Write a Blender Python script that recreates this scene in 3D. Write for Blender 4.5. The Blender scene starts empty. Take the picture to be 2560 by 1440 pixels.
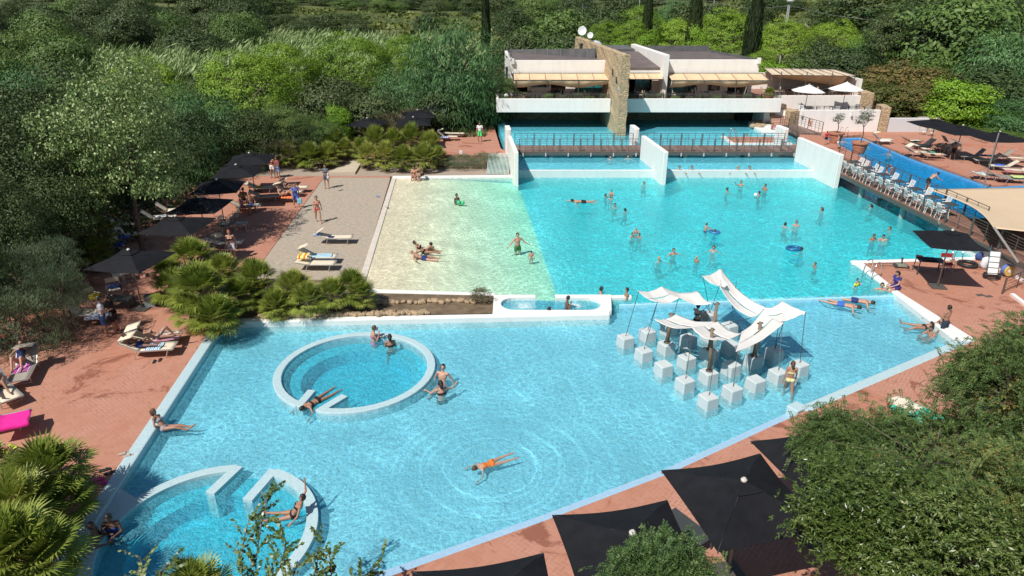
import bpy, math, random
import numpy as np
from mathutils import Vector, Matrix
from mathutils.geometry import tessellate_polygon
R = math.radians
scene = bpy.context.scene
col = scene.collection
rnd = random.Random(7)

# ------------------------------------------------------------------ camera
CAM_H, PITCH, FPX = 13.2, R(23.7), 1707.0
cam_d = bpy.data.cameras.new("camera")
cam = bpy.data.objects.new("camera", cam_d)
col.objects.link(cam)
cam.location = (0, 0, CAM_H)
cam.rotation_euler = (R(90) - PITCH, 0, 0)
cam_d.sensor_width = 36.0
cam_d.lens = FPX / 2560 * 36.0
cam_d.clip_start = 0.1
cam_d.clip_end = 3000
scene.camera = cam

def W(u, v, z=0.0):
    """world point at height z seen at photo pixel u, v (survey of the photo)"""
    x = u - 1280.0; y = 720.0 - v
    dy = FPX * math.cos(PITCH) + y * math.sin(PITCH)
    dz = -FPX * math.sin(PITCH) + y * math.cos(PITCH)
    t = (z - CAM_H) / dz
    return Vector((x * t, dy * t, z))

def WD(u, v, D):
    """world point at forward distance D"""
    x = u - 1280.0; y = 720.0 - v
    dy = FPX * math.cos(PITCH) + y * math.sin(PITCH)
    dz = -FPX * math.sin(PITCH) + y * math.cos(PITCH)
    t = D / dy
    return Vector((x * t, D, CAM_H + dz * t))

# ------------------------------------------------------------------ light
SUN_EL, SUN_AZ = R(52), R(222)      # sun stands behind the camera to the left
w = bpy.data.worlds.new("World"); scene.world = w; w.use_nodes = True
nt = w.node_tree
bg = nt.nodes["Background"]; bg.inputs[1].default_value = 0.062
sky = nt.nodes.new("ShaderNodeTexSky"); sky.sky_type = 'NISHITA'; sky.sun_disc = False
sky.sun_elevation = SUN_EL; sky.sun_rotation = SUN_AZ
sky.air_density = 1.0; sky.dust_density = 0.6; sky.altitude = 100
nt.links.new(sky.outputs[0], bg.inputs[0])
sd = bpy.data.lights.new("sun", 'SUN'); sd.energy = 4.2; sd.angle = R(0.5); sd.color = (1.0, 0.955, 0.89)
so = bpy.data.objects.new("sun", sd); col.objects.link(so)
sdir = Vector((math.sin(SUN_AZ) * math.cos(SUN_EL), math.cos(SUN_AZ) * math.cos(SUN_EL), math.sin(SUN_EL)))
so.rotation_euler = sdir.to_track_quat('Z', 'Y').to_euler()
so.location = sdir * 80
scene.view_settings.view_transform = 'Standard'; scene.view_settings.look = 'None'
scene.view_settings.exposure = 0.24; scene.view_settings.gamma = 1.0
cy = scene.cycles
cy.max_bounces = 6; cy.diffuse_bounces = 3; cy.glossy_bounces = 2; cy.transmission_bounces = 3
cy.transparent_max_bounces = 12; cy.volume_bounces = 0
cy.use_denoising = True
cy.caustics_reflective = False; cy.caustics_refractive = False

# ------------------------------------------------------------------ node helpers
class N:
    """tiny expression helper round shader nodes"""
    def __init__(s, nt): s.nt = nt
    def new(s, t, **k):
        n = s.nt.nodes.new(t)
        for a, b in k.items(): setattr(n, a, b)
        return n
    def put(s, sock, v):
        if v is None: return
        if isinstance(v, bpy.types.NodeSocket): s.nt.links.new(v, sock)
        else: sock.default_value = v
    def m(s, op, a, b=None, c=None):
        n = s.new("ShaderNodeMath", operation=op)
        s.put(n.inputs[0], a); s.put(n.inputs[1], b)
        if c is not None: s.put(n.inputs[2], c)
        return n.outputs[0]
    def vm(s, op, a, b=None):
        n = s.new("ShaderNodeVectorMath", operation=op)
        s.put(n.inputs[0], a); s.put(n.inputs[1], b)
        return n.outputs[0]
    def mix(s, f, a, b, mode='MIX'):
        n = s.new("ShaderNodeMix", data_type='RGBA', blend_type=mode)
        s.put(n.inputs[0], f); s.put(n.inputs[6], a); s.put(n.inputs[7], b)
        return n.outputs[2]
    def noise(s, vec, scale, detail=3, rough=0.55, dist=0.0, w=None):
        n = s.new("ShaderNodeTexNoise")
        if vec is not None: s.put(n.inputs['Vector'], vec)
        n.inputs['Scale'].default_value = scale; n.inputs['Detail'].default_value = detail
        n.inputs['Roughness'].default_value = rough; n.inputs['Distortion'].default_value = dist
        return n.outputs['Fac']
    def ramp(s, f, stops, interp='LINEAR'):
        n = s.new("ShaderNodeValToRGB"); n.color_ramp.interpolation = interp
        e = n.color_ramp.elements
        while len(e) > len(stops): e.remove(e[-1])
        while len(e) < len(stops): e.new(0.5)
        for k, (p, c) in enumerate(stops):
            e[k].position = p; e[k].color = (c[0], c[1], c[2], 1) if not isinstance(c, (int, float)) else (c, c, c, 1)
        s.put(n.inputs[0], f)
        return n.outputs[0]
    def bump(s, h, strength, dist=0.02):
        n = s.new("ShaderNodeBump"); n.inputs['Strength'].default_value = strength
        n.inputs['Distance'].default_value = dist; s.put(n.inputs['Height'], h)
        return n.outputs[0]

def c4(c): return (c[0], c[1], c[2], 1.0)

def newmat(name):
    m = bpy.data.materials.new(name); m.use_nodes = True
    n = N(m.node_tree)
    b = m.node_tree.nodes["Principled BSDF"]
    return m, n, b

def pos(n): return n.new("ShaderNodeNewGeometry").outputs['Position']
def objc(n): return n.new("ShaderNodeTexCoord").outputs['Object']

_mats = {}
def mat(name, color, rough=0.6, metal=0.0, var=0.12, scale=3.0, bump=0.0, bscale=30.0, spec=0.5, world=False):
    if name in _mats: return _mats[name]
    m, n, b = newmat(name)
    vec = pos(n) if world else objc(n)
    f = n.noise(vec, scale, 5, 0.6)
    lo = c4([x * (1 - var) for x in color]); hi = c4([min(1, x * (1 + var)) for x in color])
    n.put(b.inputs['Base Color'], n.ramp(f, [(0.3, lo), (0.7, hi)]))
    b.inputs['Roughness'].default_value = rough; b.inputs['Metallic'].default_value = metal
    b.inputs['Specular IOR Level'].default_value = spec
    if bump:
        n.put(b.inputs['Normal'], n.bump(n.noise(vec, bscale, 4), bump, 0.02))
    _mats[name] = m
    return m

# ------------------------------------------------------------------ mesh builder
class MB:
    def __init__(s): s.v = []; s.f = []; s.mi = []; s.cur = 0
    def add(s, vs, fs):
        o = len(s.v); s.v += [tuple(x) for x in vs]
        s.f += [tuple(i + o for i in f) for f in fs]; s.mi += [s.cur] * len(fs)
        return s
    def box(s, c, size, rz=0.0, M=None, taper=1.0):
        x, y, z = size[0] / 2, size[1] / 2, size[2] / 2
        vs = [(-x, -y, -z), (x, -y, -z), (x, y, -z), (-x, y, -z), (-x * taper, -y * taper, z), (x * taper, -y * taper, z), (x * taper, y * taper, z), (-x * taper, y * taper, z)]
        rot = Matrix.Rotation(rz, 3, 'Z') if M is None else M
        c = Vector(c)
        vs = [rot @ Vector(v) + c for v in vs]
        return s.add(vs, [(0, 3, 2, 1), (4, 5, 6, 7), (0, 1, 5, 4), (1, 2, 6, 5), (2, 3, 7, 6), (3, 0, 4, 7)])
    def beam(s, p, q, wd, th, up=(0, 0, 1)):
        p = Vector(p); q = Vector(q); d = q - p; L = d.length
        if L < 1e-6: return s
        y = d / L; x = y.cross(Vector(up))
        if x.length < 1e-4: x = Vector((1, 0, 0))
        x.normalize(); z = x.cross(y)
        M = Matrix((x, y, z)).transposed()
        return s.box((p + q) / 2, (wd, L, th), M=M)
    def tube(s, pts, r, n=8, cap=True):
        pts = [Vector(p) for p in pts]
        rs = r if isinstance(r, (list, tuple)) else [r] * len(pts)
        rings = []; prev = None
        for i, p in enumerate(pts):
            d = (pts[min(i + 1, len(pts) - 1)] - pts[max(i - 1, 0)])
            d.normalize() if d.length > 0 else None
            if prev is None:
                x = d.cross(Vector((0, 0, 1)))
                if x.length < 0.05: x = Vector((1, 0, 0))
            else:
                x = prev - d * prev.dot(d)
            x.normalize(); y = d.cross(x); prev = x
            rings.append([p + (x * math.cos(a) + y * math.sin(a)) * rs[i] for a in [2 * math.pi * k / n for k in range(n)]])
        vs = [v for rg in rings for v in rg]; fs = []
        for i in range(len(rings) - 1):
            for k in range(n):
                a = i * n + k; b = i * n + (k + 1) % n
                fs.append((a, b, b + n, a + n))
        if cap:
            fs.append(tuple(reversed(range(n)))); fs.append(tuple(range(len(vs) - n, len(vs))))
        return s.add(vs, fs)
    def lathe(s, prof, c=(0, 0, 0), n=20, caps=True):
        c = Vector(c); vs = []; fs = []
        for (r, z) in prof:
            for k in range(n):
                a = 2 * math.pi * k / n
                vs.append(c + Vector((r * math.cos(a), r * math.sin(a), z)))
        for i in range(len(prof) - 1):
            for k in range(n):
                a = i * n + k; b = i * n + (k + 1) % n
                fs.append((a, b, b + n, a + n))
        if caps:
            fs.append(tuple(reversed(range(n)))); fs.append(tuple(range(len(vs) - n, len(vs))))
        return s.add(vs, fs)
    def ell(s, c, r, n=12, m=8, M=None):
        c = Vector(c); vs = []; fs = []
        for i in range(1, m):
            t = math.pi * i / m
            for k in range(n):
                a = 2 * math.pi * k / n
                v = Vector((r[0] * math.sin(t) * math.cos(a), r[1] * math.sin(t) * math.sin(a), r[2] * math.cos(t)))
                if M is not None: v = M @ v
                vs.append(c + v)
        tp = Vector((0, 0, r[2])); bt = Vector((0, 0, -r[2]))
        if M is not None: tp = M @ tp; bt = M @ bt
        vs += [c + tp, c + bt]; T = len(vs) - 2; B = T + 1
        for i in range(m - 2):
            for k in range(n):
                a = i * n + k; b = i * n + (k + 1) % n
                fs.append((a, a + n, b + n, b))
        for k in range(n):
            fs.append((T, k, (k + 1) % n)); o = (m - 2) * n
            fs.append((B, o + (k + 1) % n, o + k))
        return s.add(vs, fs)
    def prism(s, outer, z0, z1, holes=()):
        """polygon prism; z1 may be a function of x, y"""
        def area(l): return sum(l[i][0] * l[(i + 1) % len(l)][1] - l[(i + 1) % len(l)][0] * l[i][1] for i in range(len(l)))
        outer = [(p[0], p[1]) for p in outer]
        if area(outer) < 0: outer = outer[::-1]
        hs = []
        for h in holes:
            h = [(p[0], p[1]) for p in h]
            if area(h) > 0: h = h[::-1]
            hs.append(h)
        loops = [outer] + hs
        zt = z1 if callable(z1) else (lambda x, y: z1)
        flat = [p for l in loops for p in l]
        tris = tessellate_polygon([[Vector((p[0], p[1], 0)) for p in l] for l in loops])
        top = [(p[0], p[1], zt(*p)) for p in flat]; bot = [(p[0], p[1], z0) for p in flat]
        n = len(flat); fs = []
        for t in tris:
            a, b, c = [flat[i] for i in t]
            cr = (b[0] - a[0]) * (c[1] - a[1]) - (b[1] - a[1]) * (c[0] - a[0])
            t = tuple(t) if cr > 0 else tuple(reversed(t))
            fs.append(t); fs.append(tuple(i + n for i in reversed(t)))
        o = 0
        for l in loops:
            k = len(l)
            for i in range(k):
                a = o + i; b = o + (i + 1) % k
                fs.append((a + n, b + n, b, a))
            o += k
        return s.add(top + bot, fs)
    def grid(s, fn, nu, nv, thick=0.0):
        """surface fn(u,v) with optional thickness"""
        P = [[Vector(fn(i / nu, j / nv)) for j in range(nv + 1)] for i in range(nu + 1)]
        vs = [p for r_ in P for p in r_]; fs = []
        k = nv + 1
        for i in range(nu):
            for j in range(nv):
                a = i * k + j
                fs.append((a, a + k, a + k + 1, a + 1))
        if thick:
            nn = len(vs)
            nor = []
            for i in range(nu + 1):
                for j in range(nv + 1):
                    du = P[min(i + 1, nu)][j] - P[max(i - 1, 0)][j]; dv = P[i][min(j + 1, nv)] - P[i][max(j - 1, 0)]
                    q = du.cross(dv)
                    q = q.normalized() if q.length > 1e-9 else Vector((0, 0, 1))
                    nor.append(q)
            vs = vs + [v - q * thick for v, q in zip(vs, nor)]
            fs += [tuple(x + nn for x in reversed(f)) for f in fs]
            rim = [i * k for i in range(nu + 1)] + [nu * k + j for j in range(1, nv + 1)] + [i * k + nv for i in range(nu - 1, -1, -1)] + [j for j in range(nv - 1, 0, -1)]
            for a, b in zip(rim, rim[1:] + rim[:1]):
                fs.append((b, a, a + nn, b + nn))
        return s.add(vs, fs)
    def build(s, name, mats, parent=None, smooth=False, bevel=0.0, seg=2, loc=None):
        me = bpy.data.meshes.new(name)
        vs = s.v
        if loc is not None:
            L = Vector(loc); vs = [tuple(Vector(v) - L) for v in s.v]
        me.from_pydata(vs, [], s.f)
        mats = mats if isinstance(mats, (list, tuple)) else [mats]
        for m in mats: me.materials.append(m)
        if len(mats) > 1: me.polygons.foreach_set('material_index', s.mi)
        if smooth: me.polygons.foreach_set('use_smooth', [True] * len(me.polygons))
        me.update()
        o = bpy.data.objects.new(name, me); col.objects.link(o)
        if loc is not None: o.location = loc
        if parent is not None: o.parent = parent
        if bevel:
            b = o.modifiers.new('bevel', 'BEVEL'); b.width = bevel; b.segments = seg; b.limit_method = 'ANGLE'; b.angle_limit = R(35)
        return o

def tag(o, label=None, cat=None, group=None, kind=None):
    if label: o['label'] = label
    if cat: o['category'] = cat
    if group: o['group'] = group
    if kind: o['kind'] = kind
    return o

def thing(name, label, cat, loc=(0, 0, 0), rz=0.0, group=None):
    o = bpy.data.objects.new(name, None); col.objects.link(o)
    o.empty_display_size = 0.2
    o.location = loc; o.rotation_euler = (0, 0, rz)
    return tag(o, label, cat, group)

KIDS = {}
def kids(o):
    return [c for c in KIDS.get(o.name, [])] if o.name in KIDS else list(o.children)

def dup(root, loc=None, rz=0.0, label=None, group=None, scale=None):
    def cp(o, par):
        c = o.copy(); col.objects.link(c)
        c.parent = par
        for k in o.children: cp(k, c)
        return c
    r = cp(root, None)
    if loc is not None: r.location = loc
    r.rotation_euler = (0, 0, rz)
    if scale is not None: r.scale = (scale,) * 3 if isinstance(scale, (int, float)) else scale
    if label: r['label'] = label
    if group: r['group'] = group
    return r

def thick_line(pts, wd, closed=False):
    """outline polygon round an open polyline"""
    pts = [Vector((p[0], p[1])) for p in pts]
    L, Rr = [], []
    n = len(pts)
    for i, p in enumerate(pts):
        a = pts[i - 1] if i > 0 else None; b = pts[i + 1] if i < n - 1 else None
        d1 = (p - a).normalized() if a is not None else None
        d2 = (b - p).normalized() if b is not None else None
        if d1 is None: d1 = d2
        if d2 is None: d2 = d1
        n1 = Vector((-d1.y, d1.x)); n2 = Vector((-d2.y, d2.x))
        m = (n1 + n2); m.normalize()
        k = wd / 2 / max(0.35, m.dot(n1))
        L.append(p + m * k); Rr.append(p - m * k)
    return L + Rr[::-1]
# ------------------------------------------------------------------ people: bodies grown as one skin over posed limbs
def V3(*a): return Vector(a)
def _mk(S=(0, 0, 1), hd=None, RA=((.28, 0, -1), (.12, .18, -1)), LA=None, RL=((.10, .02, -1), (.02, -.03, -1)), LL=None):
    mir = lambda p: tuple((-a[0], a[1], a[2]) for a in p)
    return dict(S=S, hd=hd or S, RA=RA, LA=LA or mir(RA), RL=RL, LL=LL or mir(RL))
POSES = {
 'stand': _mk(),
 'walk': _mk(S=(0, .05, 1), RA=((.2, .35, -1), (.1, .6, -1)), LA=((-.25, -.4, -1), (-.15, -.05, -1)), RL=((.06, -.35, -1), (.03, -.55, -1)), LL=((-.06, .40, -1), (-.03, .05, -1))),
 'phone': _mk(S=(0, .05, 1), hd=(0, .35, 1), RA=((.25, .15, -1), (-.35, 1, .15)), LA=((-.25, .15, -1), (.35, 1, .10))),
 'handface': _mk(S=(0, .05, 1), hd=(0, .3, 1), RA=((.25, .4, -.9), (-.45, .35, 1)), LA=((-.25, .1, -1), (.5, .8, .1))),
 'hip': _mk(RA=((.7, -.1, -1), (-.7, .2, -.6)), LA=((-.3, 0, -1), (-.1, .2, -1))),
 'out': _mk(RA=((.75, .15, -.8), (.85, .35, -.65)), LA=((-.75, .15, -.8), (-.85, .35, -.55))),
 'wide': _mk(S=(0, .08, 1), RA=((1, .4, -.45), (.8, 1, -.12)), LA=((-1, .4, -.45), (-.8, 1, -.12)), RL=((.2, .5, -.8), (.1, -.6, -.8))),
 'fwd': _mk(S=(0, .12, 1), RA=((.35, .8, -.6), (-.1, 1, -.1)), RL=((.15, .4, -.9), (.05, -.4, -1))),
 'wave': _mk(RA=((.8, .3, .1), (.5, .4, .9)), LA=((-.6, .4, -.7), (-.4, 1, -.1))),
 'hold': _mk(S=(0, .03, 1), RA=((.25, .2, -1), (-.5, 1, -.2)), LA=((-.25, .2, -1), (.55, .9, .15))),
 'sit': _mk(S=(0, -.08, 1), RA=((.25, .2, -1), (-.1, .9, -.6)), RL=((.14, 1, -.05), (.05, .05, -1))),
 'sitedge': _mk(S=(0, .12, 1), hd=(0, .4, 1), RA=((.2, .3, -1), (-.3, .9, -.4)), RL=((.10, 1, -.12), (.05, .35, -1))),
 'sitfloor': _mk(S=(0, -.25, 1), RA=((.5, -.3, -.9), (.25, .1, -1)), RL=((.18, 1, .10), (.10, 1, -.35))),
 'knees': _mk(S=(0, -.15, 1), hd=(0, .35, 1), RA=((.2, .7, -.6), (-.4, .8, .1)), RL=((.12, .75, .75), (.02, .45, -1))),
 'recline': _mk(S=(0, -.80, .62), hd=(0, -.45, .9), RA=((.45, .1, -.7), (-.3, .9, .3)), RL=((.12, 1, .02), (.06, 1, -.02)), LL=((-.12, .8, .65), (-.05, .75, -.8))),
 'read': _mk(S=(0, -.85, .52), hd=(0, -.5, .9), RA=((.35, .55, .2), (-.4, .55, .8)), LA=((-.35, .55, .2), (.4, .55, .8)), RL=((.10, 1, .0), (.06, 1, -.02)), LL=((-.10, .75, .7), (-.05, .6, -.95))),
 'kneesup': _mk(S=(0, -.80, .60), hd=(0, -.5, .9), RA=((.45, .3, -.4), (-.3, 1, .2)), RL=((.14, .8, .7), (.02, .65, -.85))),
 'lie': _mk(S=(0, -1, .05), hd=(0, -1, .35), RA=((.5, .7, -.1), (.1, 1, -.05)), RL=((.12, 1, -.03), (.06, 1, -.05))),
 'floatup': _mk(S=(0, -.93, .35), hd=(0, -.6, .85), RA=((.9, .1, -.2), (.7, .6, 0)), LA=((-.9, .1, -.2), (-.7, .6, 0)), RL=((.3, 1, -.05), (.25, 1, .02)), LL=((-.2, 1, .05), (-.1, .9, -.35))),
 'swim': _mk(S=(0, 1, .05), hd=(0, .9, .45), RA=((.3, 1, -.1), (.2, 1, -.1)), LA=((-.8, .1, -.3), (-.6, -.5, -.4)), RL=((.15, -1, -.12), (.08, -1, .08)), LL=((-.15, -1, .02), (-.10, -1, -.15))),
 'prone': _mk(S=(0, 1, .02), hd=(0, 1, .1), RA=((.8, .3, -.5), (.2, .9, -.3)), RL=((.14, -1, -.02), (.05, -1, .03))),
 'lean': _mk(S=(0, .75, .7), hd=(0, 1, .45), RA=((.3, .6, -.7), (0, .9, -.4)), RL=((.1, .15, -1), (.05, -.15, -1))),
 'jump': _mk(S=(0, .85, .55), hd=(0, .9, .6), RA=((.4, -.6, -.3), (.2, -.9, -.2)), RL=((.12, .5, -.9), (.05, -.9, -.5)), LL=((-.12, .8, -.6), (-.05, -.7, -.7))),
 'squat': _mk(S=(0, .45, .9), hd=(0, .7, .8), RA=((.2, .8, -.5), (-.2, .8, -.6)), RL=((.25, .9, -.15), (.05, -.35, -1))),
 'kneel': _mk(S=(0, .10, 1), RA=((.9, .35, -.4), (.8, .6, .25)), LA=((-.5, .5, -.6), (-.5, .9, 0)), RL=((.15, .75, -.6), (.1, -.9, -.35))),
 'wallarm': _mk(S=(0, -.6, .8), hd=(0, -.2, 1), RA=((.8, -.3, .5), (.5, .1, .9)), LA=((-.5, .2, -.6), (-.3, .6, -.5)), RL=((.12, 1, -.15), (.08, 1, .05))),
 'side': _mk(S=(-.35, -.55, .75), hd=(0, -.1, 1), RA=((.5, .1, -.8), (-.5, .6, -.3)), LA=((-.7, -.4, -.6), (-.4, .2, -.8)), RL=((.15, 1, .15), (.05, 1, -.35)), LL=((-.02, 1, .05), (.1, 1, -.2))),
}
def skeleton(pose, sex):
    p = POSES[pose]; n = lambda a: Vector(a).normalized()
    S = n(p['S']); Rv = Vector((1, 0, 0)); Rv = (Rv - S * Rv.dot(S)).normalized(); Fw = S.cross(Rv)
    Hd = n(p['hd']); HR = (Rv - Hd * Rv.dot(Hd)).normalized(); HF = Hd.cross(HR)
    fem = sex == 'f'; J = {}
    J['P'] = Vector((0, 0, 0)); J['N'] = S * .50
    sw = .165 if fem else .190; J['RS'] = S * .445 + Rv * sw; J['LS'] = S * .445 - Rv * sw
    J['H'] = J['N'] + Hd * .175
    for s_, k in ((1, 'R'), (-1, 'L')):
        u, f = n(p[k + 'A'][0]), n(p[k + 'A'][1]); J[k + 'E'] = J[k + 'S'] + u * .285; J[k + 'W'] = J[k + 'E'] + f * .245; J[k + 'Hd'] = J[k + 'W'] + f * .085; J[k + 'f'] = f
        u, f = n(p[k + 'L'][0]), n(p[k + 'L'][1]); J[k + 'Hp'] = Rv * s_ * .09 - S * .05; J[k + 'K'] = J[k + 'Hp'] + u * .42; J[k + 'A'] = J[k + 'K'] + f * .41
        ft = Fw if abs(f.dot(Fw)) < .75 else (u * .2 + (S if f.dot(Fw) > 0 else -S) * .6 + f * .5)
        if f.z < -.5: ft = Vector((ft.x, ft.y, 0))
        if p['S'][2] < .3 and pose not in ('lie',): ft = f
        if ft.length < .1: ft = Vector((0, 1, 0))
        J[k + 'T'] = J[k + 'A'] + ft.normalized() * .16 + f * .03
    return J, S, Rv, Fw, Hd, HR, HF, fem
def raw_body(pose, sex):
    J, S, Rv, Fw, Hd, HR, HF, fem = skeleton(pose, sex)
    M = Matrix((Rv, Fw, S)).transposed(); MH = Matrix((HR, HF, Hd)).transposed(); mb = MB(); caps = []
    def cap(tag_, a, b_, r0, r1):
        n = 10; d = (b_ - a); L_ = d.length; dn = d.normalized()
        pts = []; rs = []
        for t in (-1, -.7, 0): pts.append(a + dn * r0 * t * .98); rs.append(max(.004, r0 * math.sqrt(max(0, 1 - t * t)) + .004))
        for t in (.25, .5, .75):
            bulge = 1.0 + (.10 if tag_ in ('calf', 'farm') and t == .25 else (.04 if t == .5 else 0)); pts.append(a.lerp(b_, t)); rs.append((r0 + (r1 - r0) * t) * bulge)
        for t in (0, .7, 1): pts.append(b_ + dn * r1 * t * .98); rs.append(max(.004, r1 * math.sqrt(max(0, 1 - t * t)) + .004))
        mb.tube(pts, rs, n); caps.append((tag_, a, b_, r0, r1))
    def el(tag_, c, r, MM=M):
        mb.ell(c, r, 14, 10, MM); caps.append((tag_, c, c, min(r) * 1.05, min(r) * 1.05))
    w_ = .155 if fem else .145
    el('pelvis', S * -.01, (w_ + .015, .105, .125)); el('belly', S * .14 + Fw * .005, (.128 if fem else .145, .092, .15)); el('chest', S * .32, (.15 if fem else .172, .108, .17))
    caps.append(('pelvis', Rv * .08, Rv * -.08, .11, .11)); caps.append(('chest', S * .30 + Rv * .08, S * .30 - Rv * .08, .11, .11)); caps.append(('chest', S * .40 + Rv * .08, S * .40 - Rv * .08, .09, .09)); caps.append(('belly', S * .14 + Rv * .06, S * .14 - Rv * .06, .1, .1))
    if fem:
        for s_ in (-1, 1): el('chest', S * .31 + Rv * s_ * .072 + Fw * .085, (.062, .055, .062)); el('pelvis', S * -.04 + Rv * s_ * .07 - Fw * .065, (.082, .07, .082))
    cap('shoulder', J['LS'], J['RS'], .062, .062); cap('neck', S * .44, J['N'] + Hd * .09, .062, .05)
    el('head', J['H'] + Hd * .015 - HF * .005, (.076, .094, .108), MH); el('head', J['H'] - Hd * .05 + HF * .035, (.052, .052, .055), MH); el('head', J['H'] - Hd * .012 + HF * .094, (.013, .018, .024), MH)
    for s_ in (-1, 1): el('head', J['H'] + HR * s_ * .078 - Hd * .01, (.012, .022, .032), MH)
    for k in 'RL':
        a = .9 if fem else 1.05
        cap('uarm', J[k + 'S'], J[k + 'E'], .050 * a, .038 * a); cap('farm', J[k + 'E'], J[k + 'W'], .038 * a, .026 * a); cap('hand', J[k + 'W'], J[k + 'Hd'], .028, .034)
        b_ = 1.04 if fem else 1.0
        cap('thigh', J[k + 'Hp'], J[k + 'K'], .088 * b_, .056); cap('calf', J[k + 'K'], J[k + 'A'], .054, .036); cap('foot', J[k + 'A'] - (J[k + 'T'] - J[k + 'A']) * .25, J[k + 'T'], .036, .030)
    me = bpy.data.meshes.new("body_raw"); me.from_pydata(mb.v, [], mb.f); me.update()
    o = bpy.data.objects.new("body_raw", me); col.objects.link(o)
    r_ = o.modifiers.new('r', 'REMESH'); r_.mode = 'VOXEL'; r_.voxel_size = .017; r_.use_smooth_shade = True
    s_ = o.modifiers.new('s', 'SMOOTH'); s_.factor = .5; s_.iterations = 3
    return o, (J, S, Rv, Fw, Hd, HR, HF, fem, caps)
PEOPLE = []
def P(label, u, v, z, pose, sex, head, h=1.72, skin=1, hair='dark', outfit=(), anchor='water', up=.5, long=False, **k):
    PEOPLE.append(dict(label=label, u=u, v=v, z=z, pose=pose, sex=sex, head=head, h=h, skin=skin, hair=hair, outfit=outfit, anchor=anchor, up=up, long=long, **k))
DBL, BLK, GRN, RED, PNK, WHT, BLU, ORG, YEL, TEA = (.02, .04, .16), (.012, .012, .014), (.05, .16, .05), (.45, .03, .04), (.6, .10, .28), (.75, .75, .75), (.04, .14, .50), (.80, .20, .03), (.72, .62, .30), (.05, .35, .40)
Lz, Mz, Uz = -0.17, 0.0, 0.55
T_, B_, O_ = (lambda c: [('trunks', c)]), (lambda c: [('bottom', c), ('bra', c)]), (lambda c: [('swimsuit', c)])
# shallow pool
P("man in red trunks sitting against the round pool wall, hand on the rim", 1108, 950, Lz, 'sitfloor', 'm', 165, outfit=T_(RED), up=.64)
P("woman in a black bikini with her back to us by the round pool wall", 1103, 988, Lz, 'kneel', 'f', 20, outfit=B_(BLK), up=.60, long=True)
P("woman in a pink bikini holding a phone inside the round pool", 935, 850, Lz, 'handface', 'f', -70, outfit=B_(PNK), up=.66, hair='brown')
P("woman with dark curly hair seen from behind inside the round pool", 976, 866, Lz, 'hold', 'f', 15, skin=2, outfit=B_(BLK), up=.56, long=True)
P("woman resting in the mouth of the round pool, legs trailing inside", 792, 1003, Lz + .04, 'prone', 'f', 145, skin=2, outfit=B_(BLK), anchor='pelvis', h=1.6)
P("swimmer in an orange wrap gliding through the open shallow pool", 1228, 1160, Lz - .02, 'prone', 'f', 118, outfit=O_((.62, .17, .03)), anchor='pelvis', hair='brown', h=1.4)
P("girl in a patterned bikini reclining on the mosaic coping, legs in the water", 412, 1074, Lz + .02, 'side', 'f', -80, skin=2, outfit=B_((.3, .3, .36)), anchor='pelvis', h=1.6, hair='brown', long=True)
P("woman floating with one arm up on the curved wall behind the leafy shoots", 735, 1290, Lz + .05, 'wallarm', 'f', 95, skin=2, outfit=B_(BLK), anchor='pelvis', h=1.55)
P("man sitting in the shade of the dwarf palms in the cut round pool", 243, 1362, Lz, 'hold', 'm', -70, skin=3, outfit=T_(BLK), up=.75)
P("woman touching her face in the shaded edge of the cut round pool", 285, 1338, Lz, 'handface', 'f', -165, skin=3, outfit=O_(DBL), up=.75, long=True)
P("girl in a yellow patterned bikini wading away past the stone blocks", 1967, 995, -.50, 'walk', 'f', -15, h=1.55, skin=2, outfit=B_(YEL), anchor='feet', hair='brown', long=True)
P("woman curled up on the low stone block in the canopy shade", 1742, 803, .04, 'knees', 'f', -60, outfit=B_(BLK), anchor='pelvis', h=1.6)
P("boy rubbing his eyes in the bubble bath", 1417, 776, Mz, 'handface', 'm', -95, h=1.5, skin=3, outfit=T_(BLU), up=.72)
P("bather whose head just shows above the bubble bath rim", 1372, 782, Mz, 'fwd', 'm', -60, h=1.6, skin=2, up=.28)
P("woman in a dark top resting on the bubble bath arm", 1502, 733, Mz, 'fwd', 'f', -90, outfit=B_(BLK), up=.34)
P("girl with wet hair holding the end of the bubble bath arm", 1566, 746, Mz, 'hold', 'f', 90, h=1.6, skin=2, outfit=B_(RED), up=.55)
P("boy in blue shorts floating face down near the spill edge", 2108, 762, Lz + .05, 'prone', 'm', -125, outfit=T_(BLU), anchor='pelvis', h=1.65)
P("boy in dark shorts floating face down beside the other boy", 2142, 752, Lz + .05, 'prone', 'm', -118, outfit=T_(DBL), anchor='pelvis', h=1.65)
P("small child with yellow armbands near the steel ladder", 2141, 716, Mz, 'out', 'm', -150, h=1.1, outfit=[('top', (.75, .85, .05))], up=.42)
P("man lying back in the water beside the seated woman", 2203, 724, Mz, 'wide', 'm', 160, outfit=T_(DBL), up=.36)
P("woman in a flowered dark wrap sitting on the white coping", 2240, 720, .12, 'sitedge', 'f', 105, outfit=[('dress', (.05, .04, .22))], anchor='pelvis', long=True)
P("woman in a black bikini lying back against the white coping", 2312, 818, Lz + .02, 'floatup', 'f', 80, outfit=B_(BLK), anchor='pelvis', skin=2)
P("person crouching in the water next to the boy in long shorts", 2327, 838, Lz, 'knees', 'm', 100, skin=2, outfit=T_(GRN), up=.45)
P("boy in dark and white shorts standing in the pool corner, seen from behind", 2352, 850, -.50, 'hold', 'm', 25, h=1.62, skin=2, outfit=[('longtrunks', (.02, .035, .06))], anchor='feet')
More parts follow.
